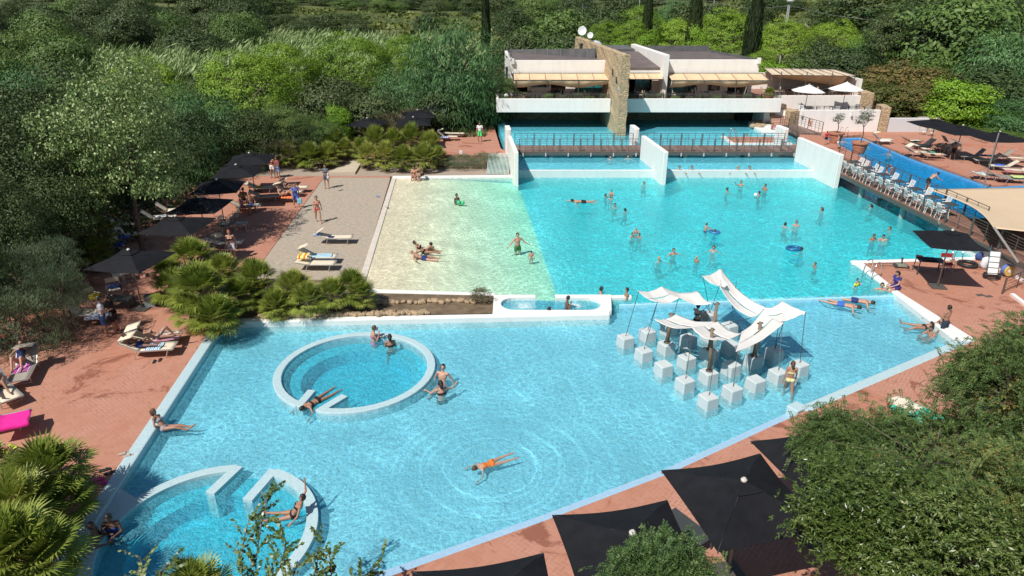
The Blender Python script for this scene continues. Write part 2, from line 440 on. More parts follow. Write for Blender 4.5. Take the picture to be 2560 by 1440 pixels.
# beach side
P("woman in a red bikini sitting on the far white coping", 1036, 443, .14, 'sitedge', 'f', 175, outfit=B_(RED), anchor='pelvis')
P("man bending over a baby at the far white coping", 1058, 452, -.05, 'squat', 'm', 90, outfit=T_(BLK), anchor='feet', skin=2)
P("baby in a white hat between the two adults at the far coping", 1047, 452, -.02, 'sit', 'm', 180, h=.8, hair='white', outfit=[('top', WHT)], anchor='pelvis')
P("woman with a hair bun kneeling with a green ball in the shallows", 1142, 506, Mz, 'hold', 'f', -140, skin=3, outfit=B_(TEA), up=.62)
P("boy sitting upright in the shallows behind the reclining couple", 1078, 628, Mz, 'hold', 'm', 60, skin=2, outfit=T_(TEA), up=.52)
P("woman in black reclining in the shallows, middle of the three", 1060, 632, Mz + .04, 'recline', 'f', -92, skin=2, outfit=B_(BLK), anchor='pelvis')
P("bald man in navy trunks lying back in the shallows", 1056, 645, Mz + .02, 'floatup', 'm', -92, hair='none', outfit=T_(DBL), anchor='pelvis')
P("man in green trunks and sunglasses wading with his arms spread", 1294, 624, Mz, 'out', 'm', -160, outfit=T_(GRN), up=.98)
P("toddler wading beside the man in green trunks", 1328, 645, Mz, 'stand', 'm', 10, h=.95, outfit=[], hair='brown', up=.42)
# main pool
MP = [(1610, 460, 'fwd', 'm', 180, .26, "lone swimmer nearest the weir wall", 'brown', T_(BLK)), (1528, 490, 'fwd', 'm', 160, .58, "man standing over two children in the left of the big pool", 'dark', T_(BLK)), (1514, 493, 'fwd', 'f', -120, .34, "child holding on to the standing man, left one", 'dark', B_(BLK)), (1526, 497, 'fwd', 'f', 150, .30, "child in front of the standing man", 'dark', B_(RED)),
 (1537, 517, 'wide', 'f', -170, .34, "woman in a dark top swimming below the family of three", 'dark', B_(BLK)), (1563, 529, 'wide', 'm', 30, .30, "boy swimming to the right of the woman in the dark top", 'dark', T_(BLK)), (1590, 583, 'fwd', 'm', 180, .48, "bald man with two children clinging to him", 'none', T_(BLK)), (1580, 592, 'fwd', 'm', -150, .34, "child on the left of the bald man", 'dark', T_(BLK)), (1598, 594, 'fwd', 'f', 150, .36, "child on the right of the bald man", 'dark', B_(BLK)),
 (1817, 479, 'fwd', 'm', -110, .38, "boy with his back turned near the middle divider wall", 'dark', T_(BLK)), (1852, 464, 'wave', 'f', 180, .48, "woman in a black bikini raising her hand", 'brown', B_(BLK)), (1912, 475, 'hold', 'm', 120, .58, "tall boy facing left near the right divider wall", 'dark', T_(BLK)), (1897, 490, 'hold', 'm', 60, .46, "boy with a white ball close to the tall boy", 'dark', T_(BLK)),
 (1764, 580, 'fwd', 'm', -80, .74, "man in dark trunks reaching toward a child with floats", 'brown', T_(DBL)), (1787, 580, 'wide', 'm', 120, .22, "child with a blue float held by the man in dark trunks", 'dark', T_(BLU)), (1962, 567, 'wide', 'm', -60, .36, "boy facing the man left of the bridge pillars", 'dark', T_(BLK)), (1990, 564, 'hold', 'm', 160, .44, "man holding a small ball next to the boy", 'brown', T_(BLK)),
 (2054, 527, 'wide', 'f', 100, .32, "girl alone between the pairs and the bridge", 'brown', B_(PNK)), (2177, 518, 'wide', 'f', 60, .28, "swimmer at the edge of the bridge shadow", 'dark', B_(RED)), (2224, 576, 'wide', 'm', 80, .32, "man swimming just above the deck parasol", 'brown', T_(BLK)), (2182, 600, 'handface', 'm', -170, .50, "boy with goggles, left one of the pair", 'brown', T_(DBL)), (2207, 601, 'handface', 'm', 150, .48, "boy with goggles, right one of the pair", 'dark', T_(DBL)),
 (2003, 626, 'wide', 'm', 50, .26, "boy pushing a blue ring in the lower part of the big pool", 'dark', T_(BLU)), (2037, 668, 'wide', 'm', 90, .36, "child nearest the corner of the brick deck", 'brown', T_(BLK)), (1683, 636, 'wide', 'm', -165, .48, "man with sunglasses and pink shoulders", 'brown', T_(BLK)), (1647, 653, 'wide', 'm', -150, .34, "fair boy left of the man with sunglasses", 'blond', T_(BLK)),
 (1741, 655, 'hold', 'm', -60, .46, "pale blond child in blue trunks", 'blond', T_(BLU)), (1783, 627, 'wide', 'f', 170, .42, "woman with loose dark hair and a pink top", 'dark', B_(PNK))]
for (u, v, po, sx_, hd_, up_, lab, hr, of) in MP: P(lab, u, v, Mz, po, sx_, hd_, outfit=of, up=up_ * .76, hair=hr, skin=[1, 1, 2][len(PEOPLE) % 3], h=1.15 if 'hild' in lab else 1.55, long=(sx_ == 'f'))
P("swimmer doing a front crawl in the left of the big pool", 1455, 505, Mz + .03, 'swim', 'm', 95, outfit=T_(BLK), anchor='pelvis')
for (u, v, hd_, lab, sx_) in ((1698, 424, 160, "dark haired bather leaning on the weir wall, first from the left", 'm'), (1729, 424, 170, "bather leaning on the weir wall, second from the left", 'm'), (1844, 424, 175, "fair haired bather leaning on the weir wall", 'f'), (1873, 424, 150, "girl with an arm stretched along the weir wall", 'f'), (1526, 398, 180, "bather in the shadow under the footbridge, left one", 'm'), (1570, 396, 180, "bather in the shadow under the footbridge, right one", 'm'), (1866, 341, 180, "swimmer's head beyond the brick platform", 'm')):
    P(lab, u, v, Uz, 'wide', sx_, hd_, outfit=T_(BLK), up=.30, hair='blond' if 'fair' in lab else 'dark')
P("child in pink sitting on the rock garden wall", 1930, 323, .86, 'sitedge', 'f', 180, h=1.2, outfit=O_(PNK), anchor='pelvis', skin=2)
for (u, v, lab) in ((2203, 497, "bather in the shade under the dining bridge, first"), (2216, 496, "bather in the shade under the dining bridge, second"), (2231, 506, "bather in the shade under the dining bridge, third"), (2253, 511, "bather in the shade under the dining bridge, by the pillar")): P(lab, u, v, Mz, 'fwd', 'm', 170, up=.32, outfit=T_(BLK), skin=2)
P("swimmer at the top of the blue pool by the first pot", 2108, 355, Mz, 'wide', 'm', 180, up=.34, outfit=T_(BLK)); P("child with yellow armbands in the blue pool behind the olive pot", 2163, 370, Mz, 'out', 'm', 180, h=1.1, up=.36, outfit=[('top', (.75, .85, .05))])
P("swimmer in the middle of the blue pool", 2222, 385, Mz, 'wide', 'm', 120, up=.30, outfit=T_(BLK)); P("boy leaning forward in the blue pool behind the bridge rail", 2330, 470, Mz, 'lean', 'm', -85, up=1.15, outfit=T_(BLK))
# decks
P("child in a red shirt on the raised brick deck", 2063, 362, 1.1, 'stand', 'm', 10, h=1.15, outfit=[('shirt', (.55, .02, .07)), ('trunks', BLK)], anchor='feet'); P("small boy holding something white on the raised brick deck", 2092, 372, 1.1, 'hold', 'm', 80, h=1.2, outfit=T_(WHT), anchor='feet')
P("man in a white T-shirt and blue striped shorts looking at a phone", 268, 839, 0, 'phone', 'm', -60, h=1.78, outfit=[('shirt', (.78, .78, .80)), ('longtrunks', (.03, .08, .22))], anchor='feet', skin=2)
P("woman in dark clothes looking at the man's phone", 293, 830, 0, 'hold', 'f', 100, outfit=[('shirt', BLK), ('longtrunks', BLK)], anchor='feet', skin=2, long=True)
P("red haired woman with a white towel round her waist carrying a pool noodle", 584, 650, 0, 'walk', 'f', -165, outfit=[('bra', BLK), ('skirt', (.72, .70, .72))], anchor='feet', hair='red', long=True)
P("woman in a coral bikini walking across the gravel court", 797, 556, 0, 'walk', 'f', -160, outfit=B_((.75, .16, .12)), anchor='feet', hair='brown', long=True)
P("woman in a blue tunic carrying a light blue bag", 743, 521, 0, 'walk', 'f', -155, outfit=[('dress', (.10, .16, .50))], anchor='feet', hair='dark')
P("woman in a grey dress carrying a baby on the gravel court", 818, 471, 0, 'hold', 'f', 175, outfit=[('dress', (.10, .13, .16))], anchor='feet', hair='brown')
P("woman with a hand on her hip in white shorts at the court corner", 684, 445, 0, 'hip', 'f', 170, outfit=[('bra', RED), ('trunks', WHT)], anchor='feet', skin=2, long=True)
P("person in a patterned shirt and pale blue shorts at the court corner", 697, 445, 0, 'hold', 'm', 150, h=1.6, outfit=[('shirt', (.30, .08, .10)), ('longtrunks', (.25, .35, .62))], anchor='feet', skin=2)
P("man in a white T-shirt and green shorts on the upper brick deck", 1200, 355, .3, 'stand', 'm', 175, h=1.78, outfit=[('shirt', WHT), ('longtrunks', (.10, .75, .20))], anchor='feet', skin=2)
P("person in blue and white leaning over the lounger by the stone corner", 1200, 300, .72, 'lean', 'm', 100, outfit=[('shirt', (.30, .38, .60)), ('trunks', WHT)], anchor='pelvis')
Z2 = .50
P("woman lying on a cream lounger reading a white book", 393, 840, Z2, 'read', 'f', -74, skin=2, outfit=B_((.5, .35, .3)), anchor='pelvis', long=True)
P("sunbather under the hood of the nearer lounger", 345, 861, Z2, 'recline', 'm', -82, skin=3, outfit=T_(DBL), anchor='pelvis', h=1.5)
P("sunbather with bent knees under the grey hood at the left", 52, 900, Z2, 'kneesup', 'f', -160, skin=1, outfit=O_(DBL), anchor='pelvis')
P("pair of legs resting on the cream lounger at the left edge", -10, 965, Z2, 'recline', 'm', -128, skin=2, outfit=T_(BLK), anchor='pelvis')
P("sunbather with raised knees on the orange towel", 712, 486, Z2, 'kneesup', 'f', -92, outfit=B_(BLK), anchor='pelvis'); P("sunbather behind the one on the orange towel", 725, 470, Z2, 'kneesup', 'f', -92, outfit=B_(BLK), anchor='pelvis', skin=2)
P("person sitting in the shade under the third parasol, nearest the path", 628, 512, Z2 - .02, 'sit', 'm', -150, outfit=T_(BLU), anchor='pelvis', skin=2); P("person sitting in deep shade under the third parasol", 606, 516, Z2, 'sit', 'f', -80, outfit=O_(PNK), anchor='pelvis', skin=2); P("dark figure at the edge of the third parasol's shade", 610, 500, Z2, 'sit', 'm', 180, outfit=T_(BLK), anchor='pelvis', skin=3)
P("sunbather lying under the lone upper parasol", 945, 328, .3 + Z2, 'kneesup', 'f', -93, outfit=B_(WHT), anchor='pelvis'); P("second sunbather behind under the lone upper parasol", 958, 323, .3 + Z2, 'recline', 'm', -93, outfit=T_(BLK), anchor='pelvis', skin=2)
P("person in yellow sitting in the shade of the clustered parasols", 1090, 318, .3 + Z2, 'sit', 'm', -90, outfit=[('shirt', (.45, .36, .05)), ('trunks', BLK)], anchor='pelvis', skin=2)
P("woman sitting upright under the middle sun deck parasol", 2383, 382, .1 + Z2, 'sit', 'f', 150, skin=2, outfit=O_(BLK), anchor='pelvis', long=True); P("sunbather with bent legs on the sun deck", 2345, 374, .1 + Z2, 'kneesup', 'm', 80, outfit=T_(BLK), anchor='pelvis', skin=2); P("sunbather lying nearest the blue pool rim", 2328, 386, .1 + Z2, 'lie', 'm', -95, outfit=T_(BLK), anchor='pelvis', skin=2)

_bod = {}; _raw = []
for q in PEOPLE:
    k = (q['pose'], q['sex'])
    if k not in _bod: o, info = raw_body(*k); _bod[k] = [o, info]; _raw.append(o)
bpy.context.view_layer.update()
dg = bpy.context.evaluated_depsgraph_get()
for k, b_ in _bod.items():
    me = bpy.data.meshes.new_from_object(b_[0].evaluated_get(dg))
    n = len(me.vertices); co = np.empty(n * 3, dtype=np.float32); me.vertices.foreach_get('co', co); co = co.reshape(-1, 3)
    no = np.empty(n * 3, dtype=np.float32); me.vertices.foreach_get('normal', no); no = no.reshape(-1, 3)
    fc = [tuple(p.vertices) for p in me.polygons]
    J, S, Rv, Fw, Hd, HR, HF, fem, caps = b_[1]
    best = np.full(n, 1e9); tg = np.zeros(n, dtype=int); tt_ = np.zeros(n)
    for i, (nm, a, c, r0, r1) in enumerate(caps):
        a_ = np.array(a); d = np.array(c) - a_; L2 = (d * d).sum()
        t = np.clip(((co - a_) @ d) / L2, 0, 1) if L2 > 1e-9 else np.zeros(n)
        ds = np.linalg.norm(co - (a_ + t[:, None] * d), axis=1) - (r0 + (r1 - r0) * t)
        m_ = ds < best; best[m_] = ds[m_]; tg[m_] = i; tt_[m_] = t[m_]
    names = np.array([c[0] for c in caps])[tg]
    _bod[k] = dict(co=co, no=no, fc=fc, names=names, t=tt_, info=b_[1], cache={}, z0=co[:, 2].min())
for o in _raw: bpy.data.objects.remove(o, do_unlink=True)
SK = [None, (0.50, 0.275, 0.19), (0.36, 0.185, 0.12), (0.19, 0.095, 0.06)]
HAIR = {'dark': (.018, .013, .010), 'brown': (.085, .045, .022), 'blond': (.42, .30, .15), 'red': (.30, .08, .025), 'white': (.75, .75, .73), 'none': None}
def skinmat(i):
    m = mat("skin tone %d" % i, SK[i], .5, var=.06, scale=6); return m
def pmesh(name, vs, fs, mats, mi=None, smooth=True):
    me = bpy.data.meshes.new(name); me.from_pydata([tuple(v) for v in vs], [], fs)
    for m in mats: me.materials.append(m)
    if mi: me.polygons.foreach_set('material_index', mi)
    if smooth: me.polygons.foreach_set('use_smooth', [True] * len(fs))
    me.update(); return me
def shell(B, mask, push, name, m):
    idx = np.where(mask)[0]
    mp = -np.ones(len(B['co']), dtype=int)
    fs = [f for f in B['fc'] if all(mask[i] for i in f)]
    if not fs: return None
    use = sorted({i for f in fs for i in f}); mp[use] = range(len(use))
    return pmesh(name, B['co'][use] + B['no'][use] * push, [tuple(int(mp[i]) for i in f) for f in fs], [m])
def person_body(B, sk, long, hair):
    key = ('body', sk)
    if key in B['cache']: return B['cache'][key]
    J, S, Rv, Fw, Hd, HR, HF, fem, caps = B['info']
    mb = MB(); M0 = Matrix((HR, HF, Hd)).transposed()
    fingers = MB()
    for k in 'RL':
        f = J[k + 'f']; s_ = 1 if k == 'R' else -1
        side = f.cross(Vector((0, 0, 1))); side = side.normalized() if side.length > .2 else Vector((0, 1, 0)); nrm = side.cross(f)
        for i, (off, L_) in enumerate(((-.026, .062), (-.009, .075), (.009, .070), (.025, .055))):
            a = J[k + 'Hd'] + side * off + f * .012; fingers.tube([a, a + f * L_ * .5 - nrm * .004, a + f * L_ - nrm * .022], [.0085, .008, .006], 5)
        a = J[k + 'W'] + f * .03 - side * .026; fingers.tube([a, a - side * .025 + f * .03, a - side * .028 + f * .058], [.011, .009, .007], 5)
    n0 = len(B['co']); vs = list(B['co']) + [np.array(v) for v in fingers.v]; fs = list(B['fc']) + [tuple(i + n0 for i in f) for f in fingers.f]; mi = [0] * len(fs)
    for s_ in (-1, 1): mb.ell(J['H'] + HR * s_ * .032 + Hd * .012 + HF * .083, (.013, .007, .008), 6, 4, M0)
    mb.ell(J['H'] - Hd * .055 + HF * .083, (.024, .008, .007), 6, 4, M0)
    o_ = len(vs); vs += [np.array(v) for v in mb.v]; fs += [tuple(i + o_ for i in f) for f in mb.f]; mi += [1] * len(mb.f)
    me = pmesh("body", vs, fs, [skinmat(sk), mat("eyes and lips", (.06, .025, .02), .4)], mi); B['cache'][key] = me; return me
def build_person(q):
    B = _bod[(q['pose'], q['sex'])]; J, S, Rv, Fw, Hd, HR, HF, fem, caps = B['info']; k = q['h'] / 1.72
    top = float(B['co'][:, 2].max())
    if q['anchor'] == 'feet': ref = Vector((0, 0, B['z0'])); pt = W(q['u'], q['v'], q['z'])
    elif q['anchor'] == 'pelvis': ref = Vector((0, 0, -.115 if abs(S.z) > .4 else -.02)); pt = W(q['u'], q['v'], q['z']); 
    else:
        ref = Vector((J['N'].x, J['N'].y, top - q['up'] / k)); pt = W(q['u'], q['v'], q['z'])
    if q['anchor'] == 'pelvis' and q['z'] > .3 and q['pose'] in ('recline', 'read', 'kneesup', 'lie', 'sit'): pt = pt - Vector((0, 0, .085))
    t = thing("person", q['label'], "person", (0, 0, 0), R(q['head'])); t.scale = (k, k, k)
    rot = Matrix.Rotation(R(q['head']), 3, 'Z'); t.location = pt - rot @ (ref * k)
    def ch(name, me):
        o = bpy.data.objects.new(name, me); col.objects.link(o); o.parent = t; return o
    ch("body", person_body(B, q['skin'], q['long'], q['hair']))
    nm, tt = B['names'], B['t']; co = B['co']
    loc = (co - np.array(J['H'])); hz = loc @ np.array(Hd); hy = loc @ np.array(HF)
    if HAIR[q['hair']] is not None:
        hm = mat("hair " + q['hair'], HAIR[q['hair']], .55, var=.3, scale=20)
        key = ('hair', q['hair'])
        if key not in B['cache']:
            mask = (nm == 'head') & (((hz > .045) & (hy < .085 - (hz < .075) * .03)) | ((hz > -.06) & (hy < .015)))
            B['cache'][key] = shell(B, mask, .016, "hair", hm)
        if B['cache'][key]: h_ = ch("hair", B['cache'][key])
        if q['long']:
            key = ('long', q['hair'])
            if key not in B['cache']:
                mb = MB(); a = J['H'] - HF * .07 + Hd * .02; e_ = a - S * .20 - Fw * .05 if S.z > .3 else a - Hd * .16 - Vector((0, 0, .04))
                mb.tube([a + Hd * .04, a, a.lerp(e_, .5) - Fw * .015, e_], [.045, .075, .07, .02], 9)
                me = bpy.data.meshes.new("long_hair"); me.from_pydata(mb.v, [], mb.f); me.materials.append(hm); me.polygons.foreach_set('use_smooth', [True] * len(me.polygons)); me.update(); B['cache'][key] = me
            ch("long_hair", B['cache'][key])
    sp_ = co @ np.array(S)
    for (kind, c) in q['outfit']:
        m = mat("cloth %s %.2f %.2f %.2f" % (kind, *c), c, .85, var=.35 if kind in ('dress', 'longtrunks') else .1, scale=14 if kind == 'dress' else 5)
        key = (kind, c)
        if key not in B['cache']:
            th = nm == 'thigh'; pv = nm == 'pelvis'; be = nm == 'belly'; chs = nm == 'chest'; sh_ = nm == 'shoulder'; ua = nm == 'uarm'
            if kind == 'trunks': mask = pv | (th & (tt < .5)) ; mask &= sp_ < .07 if S.z > -2 else mask
            elif kind == 'longtrunks': mask = (pv & (sp_ < .09)) | (th & (tt < .85))
            elif kind == 'bottom': mask = (pv & (sp_ < .05)) | (th & (tt < .07))
            elif kind == 'bra': mask = chs & (sp_ > .255) & (sp_ < .345)
            elif kind == 'swimsuit': mask = (pv | be | (th & (tt < .07)) | (chs & (sp_ < .37)))
            elif kind == 'shirt': mask = be | chs | sh_ | (pv & (sp_ > -.02)) | (ua & (tt < .6))
            elif kind == 'top': mask = (chs & (sp_ > .2)) | (ua & (tt > .25) & (tt < .8))
            elif kind == 'dress': mask = be | chs | sh_ | pv | (th & (tt < .62)) | (ua & (tt < .35))
            else: mask = (pv & (sp_ < .10)) | (th & (tt < .75))
            B['cache'][key] = shell(B, mask, {'bottom': .008, 'bra': .010, 'swimsuit': .008}.get(kind, .020), {'top': 'float_top', 'bra': 'bikini_top', 'bottom': 'bikini_bottom', 'longtrunks': 'long_shorts'}.get(kind, kind), m)
        if B['cache'][key]: ch({'top': 'float_top', 'bra': 'bikini_top', 'bottom': 'bikini_bottom', 'longtrunks': 'long_shorts'}.get(kind, kind), B['cache'][key])
    return t
for q in PEOPLE: build_person(q)
LOW_Z, MAIN_Z, UP_Z = -0.17, 0.0, 0.55
# ------------------------------------------------------------------ surface materials
def m_brick():
    m, n, b = newmat("terracotta herringbone")
    p = pos(n)
    mp = n.new("ShaderNodeMapping"); n.put(mp.inputs['Vector'], p)
    mp.inputs['Rotation'].default_value = (0, 0, R(40)); 
    s = 1 / 0.125
    mp.inputs['Scale'].default_value = (s, s, s)
    sx = n.new("ShaderNodeSeparateXYZ"); n.put(sx.inputs[0], mp.outputs[0])
    x, y = sx.outputs[0], sx.outputs[1]
    ix, iy = n.m('FLOOR', x), n.m('FLOOR', y)
    fx, fy = n.m('SUBTRACT', x, ix), n.m('SUBTRACT', y, iy)
    mm = n.m('FLOORED_MODULO', n.m('SUBTRACT', ix, iy), 4.0)
    e = [n.m('COMPARE', mm, float(k), 0.1) for k in range(4)]
    dl = n.m('ADD', fx, e[1]); dr = n.m('ADD', n.m('SUBTRACT', 1.0, fx), e[0])
    db = n.m('ADD', fy, e[2]); dt = n.m('ADD', n.m('SUBTRACT', 1.0, fy), e[3])
    d = n.m('MINIMUM', n.m('MINIMUM', dl, dr), n.m('MINIMUM', db, dt))
    joint = n.ramp(d, [(0.03, 1.0), (0.10, 0.0)])
    cmb = n.new("ShaderNodeCombineXYZ")
    n.put(cmb.inputs[0], n.m('SUBTRACT', ix, e[1])); n.put(cmb.inputs[1], n.m('ADD', iy, e[3]))
    wn = n.new("ShaderNodeTexWhiteNoise", noise_dimensions='2D'); n.put(wn.inputs['Vector'], cmb.outputs[0])
    brick = n.ramp(wn.outputs[0], [(0.0, (0.42, 0.175, 0.108)), (0.5, (0.445, 0.192, 0.120)), (1.0, (0.475, 0.215, 0.140))])
    big = n.noise(p, 0.35, 4, 0.6, 0.6)
    brick = n.mix(n.ramp(big, [(0.35, 0.0), (0.65, 0.45)]), brick, (0.47, 0.245, 0.175, 1))
    # lime bloom in the joints in broad patches, and damp darker patches
    bloom = n.ramp(n.noise(p, 0.22, 5, 0.65, 1.0), [(0.47, 0.08), (0.64, 0.60)])
    c = n.mix(n.m('MULTIPLY', joint, bloom), brick, (0.60, 0.44, 0.38, 1))
    wet = n.ramp(n.noise(p, 0.30, 6, 0.7, 1.6), [(0.565, 0.0), (0.62, 0.7)])
    c = n.mix(wet, c, (0.20, 0.065, 0.035, 1))
    foot = n.ramp(n.noise(p, 2.6, 3, 0.6, 0.5), [(0.735, 0.0), (0.75, 0.7)])
    c = n.mix(foot, c, (0.21, 0.07, 0.04, 1))
    n.put(b.inputs['Base Color'], c)
    n.put(b.inputs['Roughness'], n.ramp(wet, [(0.0, 0.8), (1.0, 0.5)]))
    n.put(b.inputs['Normal'], n.bump(n.m('SUBTRACT', 1.0, joint), 0.35, 0.006))
    return m
M_BRICK = m_brick()

def m_gravel(name="gravel", dark=(0.22, 0.185, 0.14), light=(0.66, 0.57, 0.45)):
    m, n, b = newmat(name)
    p = pos(n)
    st = n.new("ShaderNodeMapping"); n.put(st.inputs['Vector'], p); st.inputs['Scale'].default_value = (0.7, 1.5, 1); st.inputs['Rotation'].default_value = (0, 0, 0.08)
    f = n.noise(st.outputs[0], 6.0, 6, 0.8)
    c = n.ramp(f, [(0.3, dark), (0.55, tuple((a + b_) / 2 for a, b_ in zip(dark, light))), (0.78, light)])
    f2 = n.noise(p, 0.5, 4, 0.6)
    c = n.mix(n.ramp(f2, [(0.4, 0.0), (0.7, 0.5)]), c, (0.45, 0.34, 0.26, 1))
    blot = n.ramp(n.noise(p, 1.1, 5, 0.7, 1.0), [(0.66, 0.0), (0.72, 0.6)])
    c = n.mix(blot, c, (0.15, 0.11, 0.085, 1))
    n.put(b.inputs['Base Color'], c); b.inputs['Roughness'].default_value = 0.95
    n.put(b.inputs['Normal'], n.bump(n.noise(p, 14, 4), 0.8, 0.03))
    return m
M_GRAVEL = m_gravel()

def m_stone(name="rubble stone", a=(0.58, 0.42, 0.24), b2=(0.40, 0.28, 0.16), mortar=(0.58, 0.46, 0.30), sc=3.2):
    m, n, b = newmat(name)
    p = pos(n)
    mp = n.new("ShaderNodeMapping"); n.put(mp.inputs['Vector'], p); mp.inputs['Scale'].default_value = (1, 1, 1.7)
    v = n.new("ShaderNodeTexVoronoi", feature='DISTANCE_TO_EDGE'); n.put(v.inputs['Vector'], mp.outputs[0]); v.inputs['Scale'].default_value = sc
    v2 = n.new("ShaderNodeTexVoronoi"); n.put(v2.inputs['Vector'], mp.outputs[0]); v2.inputs['Scale'].default_value = sc
    sep = n.new("ShaderNodeSeparateColor"); n.put(sep.inputs[0], v2.outputs['Color'])
    c = n.mix(sep.outputs[0], c4(a), c4(b2))
    c = n.mix(n.ramp(n.noise(p, 9, 5, 0.7), [(0.3, 0.0), (0.7, 0.5)]), c, (0.52, 0.42, 0.28, 1))
    e = n.ramp(v.outputs['Distance'], [(0.0, 1.0), (0.09, 0.0)])
    c = n.mix(n.m('MULTIPLY', e, 0.6), c, c4(mortar))
    n.put(b.inputs['Base Color'], c); b.inputs['Roughness'].default_value = 0.95
    n.put(b.inputs['Normal'], n.bump(n.ramp(v.outputs['Distance'], [(0.0, 0.0), (0.2, 1.0)]), .8, 0.06))
    return m
M_STONE = m_stone()
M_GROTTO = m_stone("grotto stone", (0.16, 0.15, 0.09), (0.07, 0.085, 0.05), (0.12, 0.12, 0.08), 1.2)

def m_white(name, col_=(0.87, 0.84, 0.79), grime=(0.66, 0.63, 0.58)):
    m, n, b = newmat(name)
    p = pos(n)
    mp = n.new("ShaderNodeMapping"); n.put(mp.inputs['Vector'], p); mp.inputs['Scale'].default_value = (1.6, 1.6, 0.35)
    st = n.ramp(n.noise(mp.outputs[0], 1.2, 6, 0.65), [(0.45, 0.0), (0.78, 0.45)])
    c = n.mix(st, c4(col_), c4(grime))
    c = n.mix(n.ramp(n.noise(p, 5, 4), [(0.4, 0.0), (0.8, 0.18)]), c, c4(grime))
    n.put(b.inputs['Base Color'], c); b.inputs['Roughness'].default_value = 0.75
    n.put(b.inputs['Normal'], n.bump(n.noise(p, 18, 4), 0.25, 0.015))
    return m
M_WHITE = m_white("white render")
M_POOLWALL = m_white("pool wall white", (0.72, 0.75, 0.72), (0.45, 0.60, 0.62))

def m_mosaic(name, a, b2, sc=12.0, line=0.25):
    m, n, b = newmat(name)
    p = pos(n)
    mp = n.new("ShaderNodeMapping"); n.put(mp.inputs['Vector'], p); mp.inputs['Scale'].default_value = (sc, sc, sc)
    fr = n.vm('FRACTION', mp.outputs[0]); sx = n.new("ShaderNodeSeparateXYZ"); n.put(sx.inputs[0], fr)
    fl = n.vm('FLOOR', mp.outputs[0])
    wn = n.new("ShaderNodeTexWhiteNoise"); n.put(wn.inputs['Vector'], fl)
    c = n.mix(wn.outputs[0], c4(a), c4(b2))
    e = n.m('MAXIMUM', n.ramp(sx.outputs[0], [(0.0, 1.0), (0.08, 0.0)]), n.ramp(sx.outputs[1], [(0.0, 1.0), (0.08, 0.0)]))
    c = n.mix(n.m('MULTIPLY', e, line), c, c4([min(1, x * 1.35) for x in a]))
    c = n.mix(n.ramp(n.noise(p, 0.6, 4, 0.6), [(0.4, 0.0), (0.7, 0.3)]), c, c4([x * 0.85 for x in a]))
    n.put(b.inputs['Base Color'], c); b.inputs['Roughness'].default_value = 0.35
    return m
M_LOWFLOOR = m_mosaic("light blue pool mosaic", (0.40, 0.72, 0.83), (0.33, 0.65, 0.80), 8)
M_MAINFLOOR = m_mosaic("pale pool mosaic", (0.50, 0.80, 0.82), (0.42, 0.74, 0.80), 6)
M_BLUEFLOOR = m_mosaic("deep blue pool mosaic", (0.03, 0.35, 0.62), (0.02, 0.29, 0.56), 6)
M_COPING = m_mosaic("pale mosaic coping", (0.52, 0.66, 0.68), (0.40, 0.56, 0.60), 26, 0.3)
M_OUTLET = m_mosaic("blue grey overflow grate", (0.36, 0.55, 0.70), (0.30, 0.48, 0.66), 16, 0.8)
M_WHITECOP = m_white("white pool coping", (0.80, 0.79, 0.75), (0.62, 0.68, 0.66))
M_SAND = mat("pool sand", (0.92, 0.80, 0.56), 0.9, var=0.08, scale=1.4, world=True)
M_SOIL = mat("planter soil", (0.16, 0.115, 0.07), 0.95, var=0.4, scale=2.5, bump=0.8, bscale=6, world=True)
M_CONC = mat("pale concrete", (0.50, 0.46, 0.40), 0.9, var=0.15, scale=2, world=True)
M_WOOD = None
def m_planks():
    m, n, b = newmat("bridge planks")
    p = pos(n); sx = n.new("ShaderNodeSeparateXYZ"); n.put(sx.inputs[0], p)
    xx = n.m('MULTIPLY', sx.outputs[0], 7.0)
    fl = n.m('FLOOR', xx); fr = n.m('FRACT', xx)
    wn = n.new("ShaderNodeTexWhiteNoise", noise_dimensions='1D'); n.put(wn.inputs['W'], fl)
    c = n.ramp(wn.outputs[0], [(0.0, (0.16, 0.105, 0.085)), (1.0, (0.27, 0.19, 0.155))])
    c = n.mix(n.ramp(fr, [(0.0, 1.0), (0.12, 0.0)]), c, (0.05, 0.035, 0.03, 1))
    n.put(b.inputs['Base Color'], c); b.inputs['Roughness'].default_value = 0.8
    return m
M_PLANK = m_planks()
M_STEEL = mat("grey painted steel", (0.13, 0.115, 0.10), 0.5, 0.3, var=0.1)
M_CHROME = mat("stainless steel", (0.6, 0.6, 0.6), 0.22, 1.0, var=0.05)
M_ROOF = mat("brown grey roofing", (0.145, 0.115, 0.11), 0.85, var=0.22, scale=0.8, world=True)
M_PARAPET = mat("grey parapet cladding", (0.12, 0.12, 0.12), 0.8, var=0.3, scale=1.2, world=True)
M_GLASS = mat("dark window glass", (0.015, 0.04, 0.045), 0.06, 0.0, var=0.4, scale=0.6, spec=0.9)
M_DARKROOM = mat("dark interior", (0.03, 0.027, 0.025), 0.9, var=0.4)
M_AWN = mat("cream awning cloth", (0.72, 0.52, 0.32), 0.85, var=0.10, scale=1.5, bump=0.15)
M_AWN2 = mat("pale pergola cloth", (0.70, 0.56, 0.40), 0.85, var=0.10, scale=1.5)

